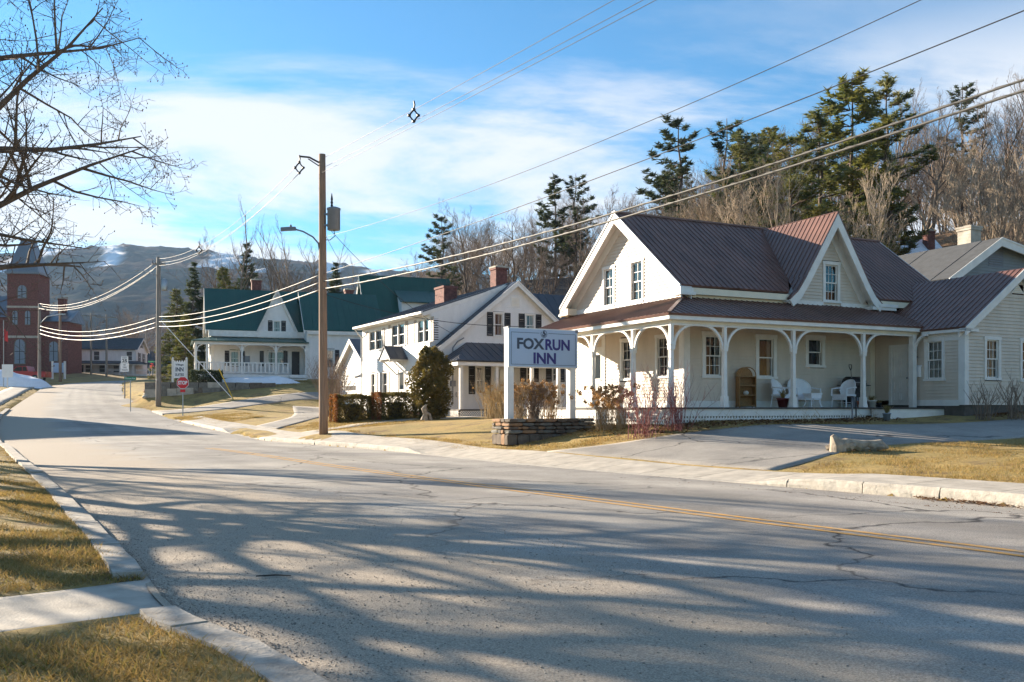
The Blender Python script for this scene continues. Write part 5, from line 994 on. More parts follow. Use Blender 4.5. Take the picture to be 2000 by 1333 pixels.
z1b = Tz(*P1); u1 = pole('utility_pole', 'brown wooden utility pole with transformer and street lamp beside the pavement', *P1, z1b, 11.93, .19, .14, 'pole_wood', .06)
u2 = pole('utility_pole', 'weathered grey utility pole behind the STOP sign', *P2, Tz(*P2), 12.4, .2, .14, 'pole_grey'); u3 = pole('utility_pole', 'grey utility pole with lamp arm in front of the brick building', *P3, Tz(*P3), 12.6, .18, .13, 'pole_grey'); u4 = pole('utility_pole', 'brown utility pole on the far verge right of the lamp pole', *P4, Tz(*P4), 13.6, .18, .13, 'pole_wood')
u5 = pole('utility_pole', 'utility pole standing just outside the right edge of the view', *PR, Tz(*PR), 13.0, .19, .14, 'pole_wood')
for px, Y, zt, lab in ((178,128,14.6,'slim far utility pole with crossarm before the white house'), (208,126,14.2,'far utility pole left of the speed sign with a crossarm')):
    x = (px-1000)/F*Y; q = pole('utility_pole', lab, x, Y, Tz(x, Y), zt, .15, .11, 'pole_grey'); cross(q, zt-.4, 2.6, .1)
x = (286-1000)/F*150; q = pole('utility_pole', 'far grey utility pole beside the distant red stop sign', x, 150, Tz(x, 150), 15, .15, .11, 'pole_grey'); cross(q, 13.6, 2.4, .1)
# transformer, bracket, lamp on the near pole
tr_ = MB(); tr_.lathe([(.24,8.78),(.265,8.8),(.265,9.6),(.285,9.63),(.285,9.68),(.12,9.74)], (.5,-.1,0), 14); tro = tr_.build('transformer', 'steel_grey', u1, True)
mb = MB(); mb.lathe([(.03,9.72),(.055,9.8),(.035,9.86),(.06,9.92),(.035,9.99),(.05,10.05),(.012,10.3)], (.42,-.1,0), 8); mb.build('bushing', 'black_paint', tro)
mb = MB(); mb.box(.1, .26, -.13, -.07, 8.95, 9.03); mb.box(.1, .26, -.13, -.07, 9.4, 9.48); mb.build('hanger', 'steel_grey', tro)
mb = MB(); mb.tube([(.5,-.1,8.8),(.55,-.1,8.55),(.35,-.1,8.38),(.1,-.05,8.4)], .018, 5); mb.build('lead_wire', 'cable_black', tro)
mb = MB(); mb.tube([(-.1,-.05,8.0),(-.14,-.08,8.25),(-.35,-.1,8.5),(-.75,-.14,8.72),(-1.12,-.18,8.82)], .035, 7); la = mb.build('lamp_arm', 'steel_grey', u1)
mb = MB(); mb.prism([(-1.05,-.27,8.76),(-1.05,-.09,8.76),(-1.05,-.09,8.9),(-1.05,-.27,8.9)], (-.35,0,-.01)); mb.prism([(-1.4,-.27,8.75),(-1.4,-.09,8.75),(-1.4,-.09,8.89),(-1.4,-.27,8.89)], (-.25,0,-.02)); mb.lathe([(.04,8.88),(.05,8.95),(.03,9.0)], (-1.25,-.18,0), 8); mb.build('lamp_head', 'steel_grey', la)
def spacer(parent, c, r=.2, nm='spacer'):
    c = v3(c); mb = MB(); pts = [c+Vector((r,0,0)), c+Vector((0,0,r*1.3)), c+Vector((-r,0,0)), c+Vector((0,0,-r*1.3))]
    for a, b in zip(pts, pts[1:]+pts[:1]): mb.beam(a, b, .035, .05)
    for p in pts: mb.rock(p, (.07,.07,.07), 5)
    mb.tube([c+Vector((0,0,r*1.3)), c+Vector((.03,0,r*1.3+.16)), c+Vector((0,0,r*1.3+.3))], .03, 6); return mb.build(nm, 'black_paint', parent)
mb = MB(); mb.tube([(-.05,0,11.55),(-.5,-.1,11.78),(-.9,-.1,11.82)], .04, 6); mb.tube([(-.05,0,11.4),(-.55,-.1,11.72)], .025, 5); br = mb.build('bracket', 'black_paint', u1); spacer(br, (-.92,-.1,11.35), .17)
cross(u2, 11.9, .9, .5); mb = MB(); mb.lathe([(.2,10.0),(.22,10.05),(.22,10.75),(.05,10.85)], (.42,0,0), 10); mb.build('transformer', 'galvanised', u2, True); mb = MB(); mb.tube([(-.05,0,11.0),(-.8,0,11.4),(-1.7,0,11.45)], .035, 6); mb.build('lamp_arm', 'galvanised', u2)
mb = MB(); mb.tube([(.1,0,10.5),(.8,0,11.2),(2.2,0,11.45)], .05, 6); mb.box(2.1, 2.8, -.12, .12, 11.38, 11.5); mb.build('lamp_arm', 'galvanised', u3); mb = MB(); mb.tube([(.1,0,9.5),(.8,0,10),(1.9,0,10.2)], .04, 6); mb.build('lamp_arm', 'galvanised', u4)
def cable(label, A, B, za, zb, sag, r, matname='cable', n=36, tie=False):
    mb = MB(); pts = []
    for k in range(n+1):
        t_ = k/n; pts.append((A[0]+(B[0]-A[0])*t_, A[1]+(B[1]-A[1])*t_, za+(zb-za)*t_-4*sag*t_*(1-t_)))
    mb.tube(pts, r*.85, 6)
    if tie:   # lashing wire wound round the bundle
        P = []
        for k in range(n*5):
            t_ = k/(n*5-1); a = k*1.25; P.append((A[0]+(B[0]-A[0])*t_+math.cos(a)*r*1.25, A[1]+(B[1]-A[1])*t_, za+(zb-za)*t_-4*sag*t_*(1-t_)+math.sin(a)*r*1.25))
        mb.tube(P, .006, 3, cap=False)
    return tag(mb.build('overhead_cable', matname, None, True), label, 'cable', 'overhead cables along the street')
cable('upper thick lashed cable crossing in front of the maroon roof', P1, PR, 6.69, 7.56, .655, .026, tie=True); cable('lower thick lashed cable crossing in front of the maroon roof', P1, PR, 6.38, 7.35, .58, .028, tie=True)
cable('thin single wire running high over the maroon roof to the right edge', P1, PR, 8.5, 9.85, .74, .010, 'cable_black'); cable('thin wire crossing the pines between the upper wire and the thick cables', P1, PR, 7.0, 8.65, .31, .013, 'cable_black')
for k, (dx, dz, lb) in enumerate(((0, 0, 'topmost'), (.15, -.32, 'middle'), (-.1, -.62, 'lowest'))):
    cable(f'{lb} of three power wires rising from the near pole top to the upper edge', (P1[0]+dx, P1[1]), (PR[0]+dx, PR[1]), 11.75+dz, 12.35+dz, .12, .010, 'cable_black')
    cable(f'{lb} of three power wires from the near pole down to the grey pole', (P1[0]-.9+dx, P1[1]), (P2[0]+dx, P2[1]), 11.6+dz*.8, 12.3+dz*.8, .95, .012)
    cable(f'{lb} of three sunlit power wires between the grey pole and the lamp pole', (P2[0]+dx, P2[1]), (P3[0]+dx, P3[1]), 12.2+dz*.8, 12.6+dz*.8, 1.3, .022)
for za, zb, zc, lb, r_ in ((7.0, 8.09, 10.2, 'top', .022), (6.69, 7.72, 9.8, 'middle', .028), (6.38, 7.38, 9.4, 'bottom', .034)):
    cable(f'{lb} telephone cable from the near pole past the green roof', P1, P2, za, zb, .45, r_); cable(f'{lb} sunlit telephone cable from the grey pole over the road bend', P2, P3, zb, zc, .85, r_*1.25)
sp1 = spacer(None, (P1[0]+20.33*.218, P1[1]-28*.218, 11.6), .16, 'cable_spacer'); tag(sp1, 'black diamond cable spacer hanging on the power wires in the sky', 'spacer')
sp2 = spacer(None, (P1[0]-.5-17.87*.571, P1[1]+29*.571, 10.8), .16, 'cable_spacer'); tag(sp2, 'black diamond cable spacer on the wires left of the near pole', 'spacer')
cm = WH.w(1.1, -.2); cable('black service wire from the near pole down to the cape gable', P1, cm, 9.2, 5.3, .5, .013, 'cable_black'); b_ = BN.w(-.3, 4.5); cable('black service wire from the near pole to the barn peak', P1, b_, 8.9, bz-.3, .7, .013, 'cable_black')
f_ = FX.w(-.3, 8.9); cable('black service wire from the near pole across the cape gable to the maroon roof', P1, f_, 6.2, 4.6, .35, .015, 'cable_black')
g_a = (-20.2, 66.8); cable('white guy wire anchored in the bank behind the STOP sign', P2, g_a, 8.0, Tz(*g_a), 0, .03, 'sign_white'); cable('yellow guarded guy wire anchored in the bank behind the STOP sign', (-21.3, 67), g_a, 4.3, Tz(*g_a), 0, .045, 'yellow_plastic')
# ================================================================ inn sign on a stone planter
A6 = math.atan2(1.2, 2.14); PLx, PLy = -.097, 28.9; plz = .54; plt = 1.147; KS = 1.07
pl = thing('stone_planter', 'low dry-stone planter of flat brown stones under the FOXRUN INN sign', 'planter', (PLx, PLy, 0), A6); pl.scale = (1.07, 1.07, 1)
rs = random.Random(11); tops = [plz, .66, .79, .90, 1.02, plt]
for face in range(3):
    for ci in range(5):
        z0, z1 = tops[ci]-(.25 if ci == 0 else 0), tops[ci+1]; u = rs.uniform(-.12, .0); end = 3.0 if face == 0 else 1.05
        while u < end-.03:
            w_ = rs.uniform(.16, .52); e = min(u+w_, end); 
            if end-e < .1: e = end
            mb = MB(); a, b = max(u, 0)+.006, e-.006; d0 = rs.uniform(-.05, .03); j = lambda m=.018: rs.uniform(-m, m); cz = (z0+z1)/2; ca_ = (a+b)/2
            ol = [(a+j(.01), z0+.03), (a+(b-a)*.2, z0+.008+j(.006)), (b-(b-a)*.2, z0+.008+j(.006)), (b+j(.01), z0+.035), (b+j(.01), z1-.03), (b-(b-a)*.25, z1-.008+j(.008)), (a+(b-a)*.22, z1-.01+j(.008)), (a+j(.01), z1-.03)]
            rings = [(d0+.30, 1.0), (d0+.035, 1.0), (d0, .86)]; V_ = []
            for dd, k_ in rings:
                for p, q in ol:
                    P_ = (ca_+(p-ca_)*(1-(1-k_)*.4), cz+(q-cz)*k_); dj = dd+(j(.012) if k_ < 1 else 0)
                    V_.append((P_[0], dj, P_[1]) if face == 0 else ((dj, P_[0], P_[1]) if face == 1 else (3.0-dj, P_[0], P_[1])))
            mb.add(V_, [(r_*8+k, r_*8+(k+1) % 8, (r_+1)*8+(k+1) % 8, (r_+1)*8+k) for r_ in (0, 1) for k in range(8)]+[tuple(16+k for k in range(8)), tuple(range(8))[::-1]])
            mb.build('stone', rs.choice(['stone_wall','stone_wall','stone_grey','stone_grey','stone_tan']), pl); u = e
box_part(pl, 'soil', 'leaf_litter', (.2, 2.8, .2, 1.0, plz, plt-.05))
sg_ = thing('inn_sign', 'pale blue FOXRUN INN sign board on two white posts above the stone planter', 'sign', (PLx, PLy, -.105), A6); sg_.scale = (1.07, 1.07, 1.07)
z0s, z1s = 2.70, 3.89; sx0, sx1 = .2, 2.66; sy = .38
for x in (.29, 2.50): box_part(sg_, 'post', 'trim_white', (x-.105, x+.105, sy+.03, sy+.24, .7, z0s+.001))
cab = box_part(sg_, 'cabinet', 'trim_white', (sx0, sx1, sy+.012, sy+.27, z0s, z1s)); box_part(cab, 'edge_trim', 'steel_grey', (sx0-.015, sx0+.05, sy-.001, sy+.28, z1s-.02, z1s+.02), (sx1-.09, sx1+.015, sy-.003, sy+.28, z1s-.09, z1s+.015))
pn = box_part(sg_, 'panel', 'sign_blue', (sx0+.03, sx1-.03, sy, sy+.014, z0s+.03, z1s-.03)); ru = (math.pi/2, 0, 0); cxs = (sx0+sx1)/2
text_mesh('lettering', 'FOX', .5, 'ink_slate', pn, (sx0+.77, sy-.004, 3.42), ru, bold=.018, fit=(.96, .34)); text_mesh('lettering', 'RUN', .5, 'ink_navy', pn, (sx0+1.72, sy-.004, 3.41), ru, bold=.018, fit=(.88, .34)); text_mesh('lettering', 'INN', .5, 'ink_navy', pn, (cxs+.03, sy-.004, 2.99), ru, bold=.018, fit=(.80, .34))
mb = MB()
for a, b in (((sx0+.09, z0s+.09), (sx1-.09, z0s+.09)), ((sx0+.09, z0s+.09), (sx0+.09, z1s-.14)), ((sx1-.09, z0s+.09), (sx1-.09, z1s-.14)), ((sx0+.09, z1s-.14), (cxs-.16, z1s-.14)), ((cxs+.16, z1s-.14), (sx1-.09, z1s-.14))): mb.beam((a[0], sy-.003, a[1]), (b[0], sy-.003, b[1]), .012, .006, (0,1,0))
mb.build('border_line', 'ink_slate', pn, kind='stuff')
mb = MB(); ec = (cxs, sy-.004, z1s-.16)
for k in range(20):     # round emblem: a curled fox in a ring
    a, b = 2*math.pi*k/20, 2*math.pi*(k+1)/20
    if not 4 < k < 8: mb.add([(ec[0]+r_*math.cos(t_), ec[1], ec[2]+r_*math.sin(t_)) for t_, r_ in ((a,.115),(b,.115),(b,.098),(a,.098))], [(0,1,2,3)])
for k in range(8):
    a, b = math.pi*(.95+k*.13), math.pi*(.95+(k+1)*.13); w0, w1 = .05*math.sin(math.pi*(k+.01)/8), .05*math.sin(math.pi*(k+1)/8)
    mb.add([(ec[0]+(.062+s_)*math.cos(t_), ec[1]-.001, ec[2]+(.062+s_)*math.sin(t_)) for t_, s_ in ((a,w0/2),(b,w1/2),(b,-w1/2),(a,-w0/2))], [(0,1,2,3)])
mb.add([(ec[0]+a, ec[1]-.001, ec[2]+b) for a, b in ((-.045,.02),(-.03,.13),(.0,.06),(.02,.125),(.03,.03),(.10,.0),(.02,-.03))], [(0,1,2,4,5,6),(2,3,4)]); mb.build('emblem', 'ink_slate', pn)
# ================================================================ street signs
def post_sign(name, label, x, y, ztop, r=.03, matname='galvanised'):
    s_ = thing(name, label, 'sign', (x, y, 0)); mb = MB(); mb.box(-r, r, -r*.6+.03, r*.6+.03, Tz(x, y)-.2, ztop); mb.build('post', matname, s_); return s_
sx, sy_ = -20.9, 58.5; zc = EYE+(HZ-748)/F*sy_; st = post_sign('stop_sign', 'red octagonal STOP sign on a steel post beside the side street', sx, sy_, zc+.3)
def octa(r, y, mat_, nm, par):
    mb = MB(); mb.prism([(r*math.cos(math.pi/8+k*math.pi/4), y, zc+r*math.sin(math.pi/8+k*math.pi/4)) for k in range(8)], (0,.008,0)); return mb.build(nm, mat_, par)
pw_ = octa(.405, -.004, 'sign_white', 'panel', st); octa(.382, -.010, 'sign_red', 'face', pw_); text_mesh('lettering', 'STOP', .3, 'sign_white', pw_, (0,-.016,zc), ru, bold=.012, fit=(.60,.25))
box_part(st, 'plaque', 'sign_red', (-.16, .16, -.006, .004, zc-.6, zc-.43))
sp_ = (-33.2, 79.0); zs = EYE+(HZ-708)/F*79; sgn = post_sign('speed_sign', 'white 25 speed limit sign over a NO THRU TRUCKS plate on a dark post', *sp_, zs+.3, .04, 'steel_grey')
p_ = box_part(sgn, 'panel', 'sign_white', (-.31, .31, -.02, 0, zs-.05, zs+.5)); text_mesh('lettering', '25', .4, 'ink_black', p_, (0,-.026,zs+.13), ru, bold=.012, fit=(.44,.27)); text_mesh('lettering', 'SPEED', .1, 'ink_black', p_, (0,-.026,zs+.42), ru, fit=(.40,.07)); text_mesh('lettering', 'LIMIT', .1, 'ink_black', p_, (0,-.026,zs+.33), ru, fit=(.34,.07))
p_ = box_part(sgn, 'plate', 'sign_white', (-.36, .36, -.02, 0, zs-.82, zs-.08))
for k, w_ in enumerate(('NO', 'THRU', 'TRUCKS')): text_mesh('lettering', w_, .15, 'ink_black', p_, (0,-.026,zs-.22-k*.22), ru, fit=((.18,.34,.52)[k], .14))
gs = (-26.3, 63.5); zg = EYE+(HZ-739.5)/F*63.5; s2 = post_sign('street_sign', 'green street name blade on a thin post by the side street', *gs, zg+.05, .025); p_ = box_part(s2, 'blade', 'sign_green', (-.40, .40, -.012, 0, zg-.10, zg+.10)); text_mesh('lettering', 'Pleasant Ave', .12, 'sign_white', p_, (0,-.018,zg), ru, fit=(.68,.11))
vx, vy = (351-1000)/F*69.8, 69.8; vb = Tz(vx, vy); zt_ = EYE+(HZ-706)/F*vy; zb_ = EYE+(HZ-739)/F*vy; vs_ = thing('lodging_sign', 'white Village INN SUITES sign with scalloped top between two posts', 'sign', (vx, vy, 0))
for x in (-.52, .52): mb = MB(); mb.box(x-.07, x+.07, -.07, .07, vb-.3, zt_+.15); mb.lathe([(.05,zt_+.15),(.09,zt_+.22),(.02,zt_+.32)], (x,0,0), 8); mb.build('post', 'trim_white', vs_)
mb = MB(); pts = [(-.45,-.03,zb_),(.45,-.03,zb_),(.45,-.03,zt_-.1)]+[(.45-.9*k/10, -.03, zt_+(-.1 if k % 2 == 0 else .08)) for k in range(1, 10)]+[(-.45,-.03,zt_-.1)]; mb.prism(pts, (0,.05,0)); p_ = mb.build('panel', 'sign_white', vs_)
for w_, z_, f_ in (('Village', zt_-.28, (.62,.17)), ('INN', zt_-.62, (.6,.32)), ('SUITES', zt_-1.02, (.66,.2))): text_mesh('lettering', w_, .2, 'ink_slate', p_, (0,-.036,z_), ru, bold=.006, fit=f_)
fx_, fyy = (302-1000)/F*150, 152; s3 = post_sign('stop_sign', 'tiny distant red stop sign at the far junction', (296-1000)/F*148, 148, EYE+(HZ-710)/F*148); zc = EYE+(HZ-715)/F*148; octa(.42, -.02, 'sign_red', 'panel', s3); box_part(s3, 'blade', 'sign_green', (-.5, .5, -.02, 0, zc+.55, zc+.8))
s4 = post_sign('notice_board', 'small white notice board on posts by the snow bank at the far left', (14-1000)/F*92, 92, EYE+(HZ-715)/F*92, .05, 'trim_white'); z_ = EYE+(HZ-722)/F*92; box_part(s4, 'panel', 'sign_white', (-.5, .6, -.05, -.02, z_-.8, z_+.5))
s5 = thing('white_board_sign', 'blue and white board sign between white posts by the brick building', 'sign', ((117-1000)/F*113, 113, 0)); zq = EYE+(HZ-725)/F*113
for x in (-.9, .6): box_part(s5, 'post', 'trim_white', (x-.1, x+.1, -.1, .1, zq-1, zq+1.2))
box_part(s5, 'panel', 'sign_blue', (-.8, .5, -.04, .04, zq-.2, zq+1.0))
mb = MB(); fxp = ((7-1000)/F*95, 95); fl_ = thing('flag_pole', 'thin pole with a small red flag at the left edge', 'flag', (*fxp, 0)); mb.tube([(0,0,Tz(*fxp)),(0,0,10.5)], .04, 6); mb.build('pole', 'galvanised', fl_); mb = MB(); mb.add([(.05,0,9.6),(.4,.05,9.3),(.45,.03,8.2),(.1,0,8.4)], [(0,1,2,3)]); mb.build('flag', 'flag_red', fl_)
# pickup truck by the brick hall
tx, ty = (46-1000)/F*108, 108.0; tk = thing('pickup_truck', 'red pickup truck parked before the brick building', 'truck', (tx, ty, Tz(tx, ty)), math.radians(4))
mb = MB(); side = [(-2.8,.45),(-2.8,1.0),(-1.75,1.12),(-1.0,1.15),(-.35,1.75),(.75,1.78),(.95,1.15),(2.8,1.15),(2.8,.5)]; mb.prism([(x,-.95,z) for x, z in side], (0,1.9,0)); mb.build('body', 'truck_red', tk)
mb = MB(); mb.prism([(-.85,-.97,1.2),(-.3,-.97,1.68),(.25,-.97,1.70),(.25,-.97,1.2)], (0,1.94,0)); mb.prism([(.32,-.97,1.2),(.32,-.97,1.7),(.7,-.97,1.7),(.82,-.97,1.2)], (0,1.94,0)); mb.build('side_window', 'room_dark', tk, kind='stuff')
for x in (-1.8, 1.7):
    for y in (-.9, .9): mb = MB(); n = 14; mb.tube([(x,y-.12,.38),(x,y+.12,.38)], .39, n); w_ = mb.build('wheel', 'tyre', tk); mb = MB(); mb.tube([(x,y-.135,.38),(x,y+.135,.38)], .2, 10); mb.build('rim', 'galvanised', w_)
box_part(tk, 'bumper', 'galvanised', (-2.92, -2.8, -.9, .9, .45, .65)); box_part(tk, 'tail_light', 'sign_red', (2.8, 2.83, -.93, -.75, .8, 1.05)); box_part(tk, 'headlight', 'sign_white', (-2.83, -2.8, -.85, -.6, .8, 1.0))
# snow banks
def heap(name, label, cx_, cy_, rx, ry, h, matname, cat, seed):
    r = np.random.default_rng(seed); n, m = 28, 16; V = []; z0 = Tz(cx_, cy_)
    for i in range(n+1):
        for j in range(m+1):
            u, v = -1+2*i/n, -1+2*j/m; d = math.hypot(u, v); e = max(0, 1-d*d)
            V.append((cx_+u*rx, cy_+v*ry, Tz(cx_+u*rx, cy_+v*ry)-.06+h*e**.8*(1+.25*math.sin(u*5+seed)*math.cos(v*4))+r.normal(0,.02)*e))
    q = [(i*(m+1)+j, i*(m+1)+j+1, (i+1)*(m+1)+j+1, (i+1)*(m+1)+j) for i in range(n) for j in range(m)]; o = big_mesh(name, V, q, matname); o.data.polygons.foreach_set('use_smooth', [True]*len(q)); return tag(o, label, cat)
heap('snow_bank', 'long white snow bank in front of the red truck', (22-1000)/F*98, 98, 4.2, 2.0, 1.5, 'snow', 'snow', 3); c_ = GH.w(GH.x_at(500,-1.5), -1.6); heap('snow_bank', 'low melting snow bank before the green-roofed porch', c_[0], c_[1], 3.6, .9, .6, 'snow', 'snow', 5)
# retaining wall of rough stone slabs beside the side street
rw = thing('retaining_wall', 'weathered grey stone retaining wall below the white lodging sign', 'wall', (0,0,0)); rs = random.Random(4); A_, B_ = Vector((-27.6,69.2,0)), Vector((-18.2,70.9,0)); d_ = (B_-A_).normalized(); nn = Vector((d_.y,-d_.x,0)); Lw = (B_-A_).length
for row in range(3):
    u = 0
    while u < Lw-.1:
        w_ = rs.uniform(.6, 1.5); e = min(u+w_, Lw); f = 1-.75*u/Lw; zb0 = Tz(*(A_+d_*u)[:2]); hh_ = 1.25*f; z0, z1 = zb0-.35+hh_*row/3+(.35 if row else 0)*0, zb0-.35+(hh_+.35)*(row+1)/3
        mb = MB(); q = nn*rs.uniform(-.05,.05); a, b = A_+d_*(u+.02)+q, A_+d_*(e-.02)+q; mb.prism([a+Vector((0,0,z0)), b+Vector((0,0,z0)), b+Vector((0,0,z1-.03+rs.uniform(-.03,.03))), a+Vector((0,0,z1-.03+rs.uniform(-.03,.03)))], -nn*.5); mb.build('stone', rs.choice(['stone_grey','stone_grey','concrete','stone_wall']), rw); u = e
for k in range(9): mb = MB(); mb.rock((-27.9+rs.uniform(-.5,.4), 69.3+k*.45, Tz(-27.9, 69.3+k*.45)+rs.uniform(.05,.75)), (.3,.3,.22), k); mb.build('stone', 'stone_tan' if k % 2 else 'concrete', rw)
# ================================================================ things on the porch
def onporch(px, y): return FX.x_at(px, y)
def in_inn(t_, x, y, z, rz=0.0): w_ = FX.w(x, y); t_.location = (w_[0], w_[1], z); t_.rotation_euler = (0, 0, A1+rz); return t_
D0 = 1.5
sh_ = in_inn(thing('wicker_shelf', 'tall brown wicker shelf with arched top on the porch', 'shelf'), onporch(1457, 1.55), 1.55, D0, -.35)
for s_ in (-.28, .28):
    for y in (-.17, .17):
        mb = MB(); mb.tube([(s_,y,0),(s_,y,1.05)], .016, 6); mb.build('upright', 'wicker_brown', sh_)
for y in (-.17, .17): mb = MB(); mb.tube([(-.28*math.cos(math.pi*k/10), y, 1.05+.28*math.sin(math.pi*k/10)) for k in range(11)], .017, 6); mb.build('arch', 'wicker_brown', sh_)
for z in (.06, .4, .72, 1.02): box_part(sh_, 'shelf_board', 'wicker_brown', (-.27, .27, -.16, .16, z-.012, z+.012))
mb = MB(); mb.prism([(-.28,.17,.02),(.28,.17,.02)]+[(.28*math.cos(math.pi*k/10), .17, 1.05+.28*math.sin(math.pi*k/10)) for k in range(11)], (0,.012,0)); mb.build('back_panel', 'wicker_brown', sh_)
for s_ in (-.285, .275): box_part(sh_, 'side_panel', 'wicker_brown', (s_, s_+.01, -.15, .15, .02, 1.03))
mb = MB(); mb.lathe([(.05,0),(.09,.05),(.09,.1),(.04,.14)], (0,0,0), 12); bw_ = tag(mb.build('bowl', 'pot_white', None, True), 'small pale bowl on the brown wicker shelf', 'bowl'); in_inn(bw_, onporch(1457, 1.5), 1.5, D0+.412)
def wicker_seat(label, x, y, rz, w=.6, bh_=.95, name='wicker_chair', group='white wicker furniture on the porch', cat='chair'):
    c = in_inn(thing(name, label, cat, group=group), x, y, D0, rz); d = .52
    box_part(c, 'seat', 'wicker_white', (-w/2, w/2, -d/2, d/2, .38, .44)); box_part(c, 'apron', 'wicker_white', (-w/2+.02, w/2-.02, -d/2+.01, -d/2+.03, .25, .38))
    mb = MB(); n = 12; f_, b_2 = [], []
    for k in range(n+1):
        a = math.pi*k/n; xx = -w/2*math.cos(a); zz = .44+(bh_-.44)*(.25+.75*math.sin(a)**.7); yy = d/2-.02+.14*(zz-.44)/.5-.10*abs(math.cos(a))**2
        f_.append((xx, yy, zz))
    lo = [(p[0]*.92, d/2-.05, .44) for p in f_]
    for k in range(n): mb.add([lo[k], lo[k+1], f_[k+1], f_[k], v3(lo[k])+Vector((0,.025,0)), v3(lo[k+1])+Vector((0,.025,0)), v3(f_[k+1])+Vector((0,.025,0)), v3(f_[k])+Vector((0,.025,0))], [(0,1,2,3),(7,6,5,4),(3,2,6,7),(0,4,5,1)])
    mb.build('backrest', 'wicker_white', c); mb = MB(); mb.tube(f_, .022, 6); mb.build('back_rim', 'wicker_white', c)
    for s_ in (-1, 1):
        mb = MB(); mb.tube([(s_*w/2,d/2,.68),(s_*w/2,0,.66),(s_*w/2,-d/2+.02,.63),(s_*w/2,-d/2,.4)], .028, 6); mb.build('arm', 'wicker_white', c)
        for y_ in (-1, 1): mb = MB(); mb.tube([(s_*(w/2-.03), y_*(d/2-.03), .4),(s_*(w/2-.005), y_*(d/2+(.03 if y_ > 0 else 0)), 0)], .02, 6); mb.build('leg', 'wicker_white', c)
    mb = MB(); mb.beam((-w/2+.03,0,.16), (w/2-.03,0,.16), .02, .02); mb.build('stretcher', 'wicker_white', c); return c
wicker_seat('white wicker chair with rounded back behind the red flower pot', onporch(1529, 1.3), 1.3, .3)
wicker_seat('wide white wicker settee with rounded back between the porch posts', onporch(1570, 1.45), 1.45, 0, 1.05, 1.0, 'wicker_settee', cat='settee')
wicker_seat('white wicker armchair turned sideways in front of the grill', onporch(1648, .75), .75, -1.45)
tb = in_inn(thing('wicker_table', 'small white wicker side table before the settee', 'table', group='white wicker furniture on the porch'), onporch(1587, .7), .7, D0); box_part(tb, 'table_top', 'wicker_white', (-.25, .25, -.2, .2, .43, .47)); box_part(tb, 'apron', 'wicker_white', (-.22, .22, -.18, .18, .3, .43))
for s_ in (-1, 1):
    for y_ in (-1, 1): mb = MB(); mb.tube([(s_*.2,y_*.16,.32),(s_*.17,y_*.13,.17),(s_*.24,y_*.19,0)], .016, 6); mb.build('leg', 'wicker_white', tb)
gl_ = in_inn(thing('grill', 'black barrel barbecue grill with side shelves on the porch', 'grill'), onporch(1668, 1.35), 1.35, D0, 0)
mb = MB(); mb.tube([(-.36,0,.82),(-.33,0,.82),(.33,0,.82),(.36,0,.82)], [.2,.27,.27,.2], 14); mb.build('lid', 'black_paint', gl_, True); box_part(gl_, 'firebox', 'black_paint', (-.33, .33, -.24, .24, .58, .8)); box_part(gl_, 'cabinet', 'black_paint', (-.28, .28, -.2, .2, .12, .56))
for s_ in (-1, 1): box_part(gl_, 'side_shelf', 'black_paint', (s_*.48-.15, s_*.48+.15, -.18, .18, .76, .79)); mb = MB(); mb.tube([(s_*.25,-.22,.08),(s_*.25,-.16,.08)], .08, 10); mb.build('wheel', 'tyre', gl_)
box_part(gl_, 'handle', 'galvanised', (-.25, .25, -.33, -.31, .86, .88))
sv = in_inn(thing('snow_shovel', 'shovel with black D-shaped grip leaning behind the porch post', 'shovel'), onporch(1677, .9), .9, D0); mb = MB(); mb.tube([(0,.2,.1),(0,.35,1.3)], .018, 6); mb.build('handle', 'pole_grey', sv); mb = MB(); mb.tube([(0,.35,1.3),(-.06,.37,1.42),(-.06,.38,1.5),(.06,.38,1.5),(.06,.37,1.42),(0,.35,1.3)], .016, 5); mb.build('grip', 'black_paint', sv); box_part(sv, 'blade', 'steel_grey', (-.16, .16, .16, .19, 0, .35))
def tuft(mb, c, n, h, spread, r, seed, mi=0, droop=0.0):
    rr = random.Random(seed)
    for k in range(n):
        a = rr.uniform(0, 6.28); s_ = rr.uniform(.2, 1)*spread; hh_ = h*rr.uniform(.6, 1.1); p0 = Vector(c)+Vector((rr.uniform(-.3,.3)*spread*.4, rr.uniform(-.3,.3)*spread*.4, 0)); p2 = p0+Vector((math.cos(a)*s_, math.sin(a)*s_, hh_)); pm = (p0+p2)/2+Vector((0,0,hh_*.15)); mb.tube([p0, pm, p2-Vector((0,0,droop*s_))], [r, r*.8, r*.3], 3, mi, False)
def pot(label, px, y, r, h, matname, ph, seed, z=D0, n=60, spread=.2):
    p = in_inn(thing('flower_pot', label, 'flower pot', group='flower pots on the porch'), onporch(px, y), y, z); mb = MB(); mb.lathe([(r*.68,0),(r*.95,h*.85),(r*1.06,h*.86),(r*1.06,h),(r*.9,h),(r*.88,h-.03)], (0,0,0), 18); mb.build('pot', matname, p, True)
    if ph: mb = MB(); tuft(mb, (0,0,h-.04), n, ph, spread, .006, seed); mb.build('dry_plant', 'dry_plant', p, kind='stuff')
    return p
pot('dark red flower pot with dried plant beside the porch post', 1529, .45, .2, .3, 'pot_red', .3, 1); pot('orange terracotta pot beside the porch post', 1679, .25, .1, .22, 'terracotta', 0, 2); pot('cream round pot with dried plant right of the porch post', 1702, .35, .16, .24, 'pot_white', .2, 3); pot('small dark pot near the porch door', 1717, .6, .1, .16, 'black_paint', .15, 4, n=30); pot('blue-grey pot with brown dried grass standing in front of the porch step', 1732, -1.25, .13, .24, 'pot_grey', .3, 5, z=FX and Tz(*FX.w(onporch(1732,-1.25), -1.25)), n=120, spread=.16)
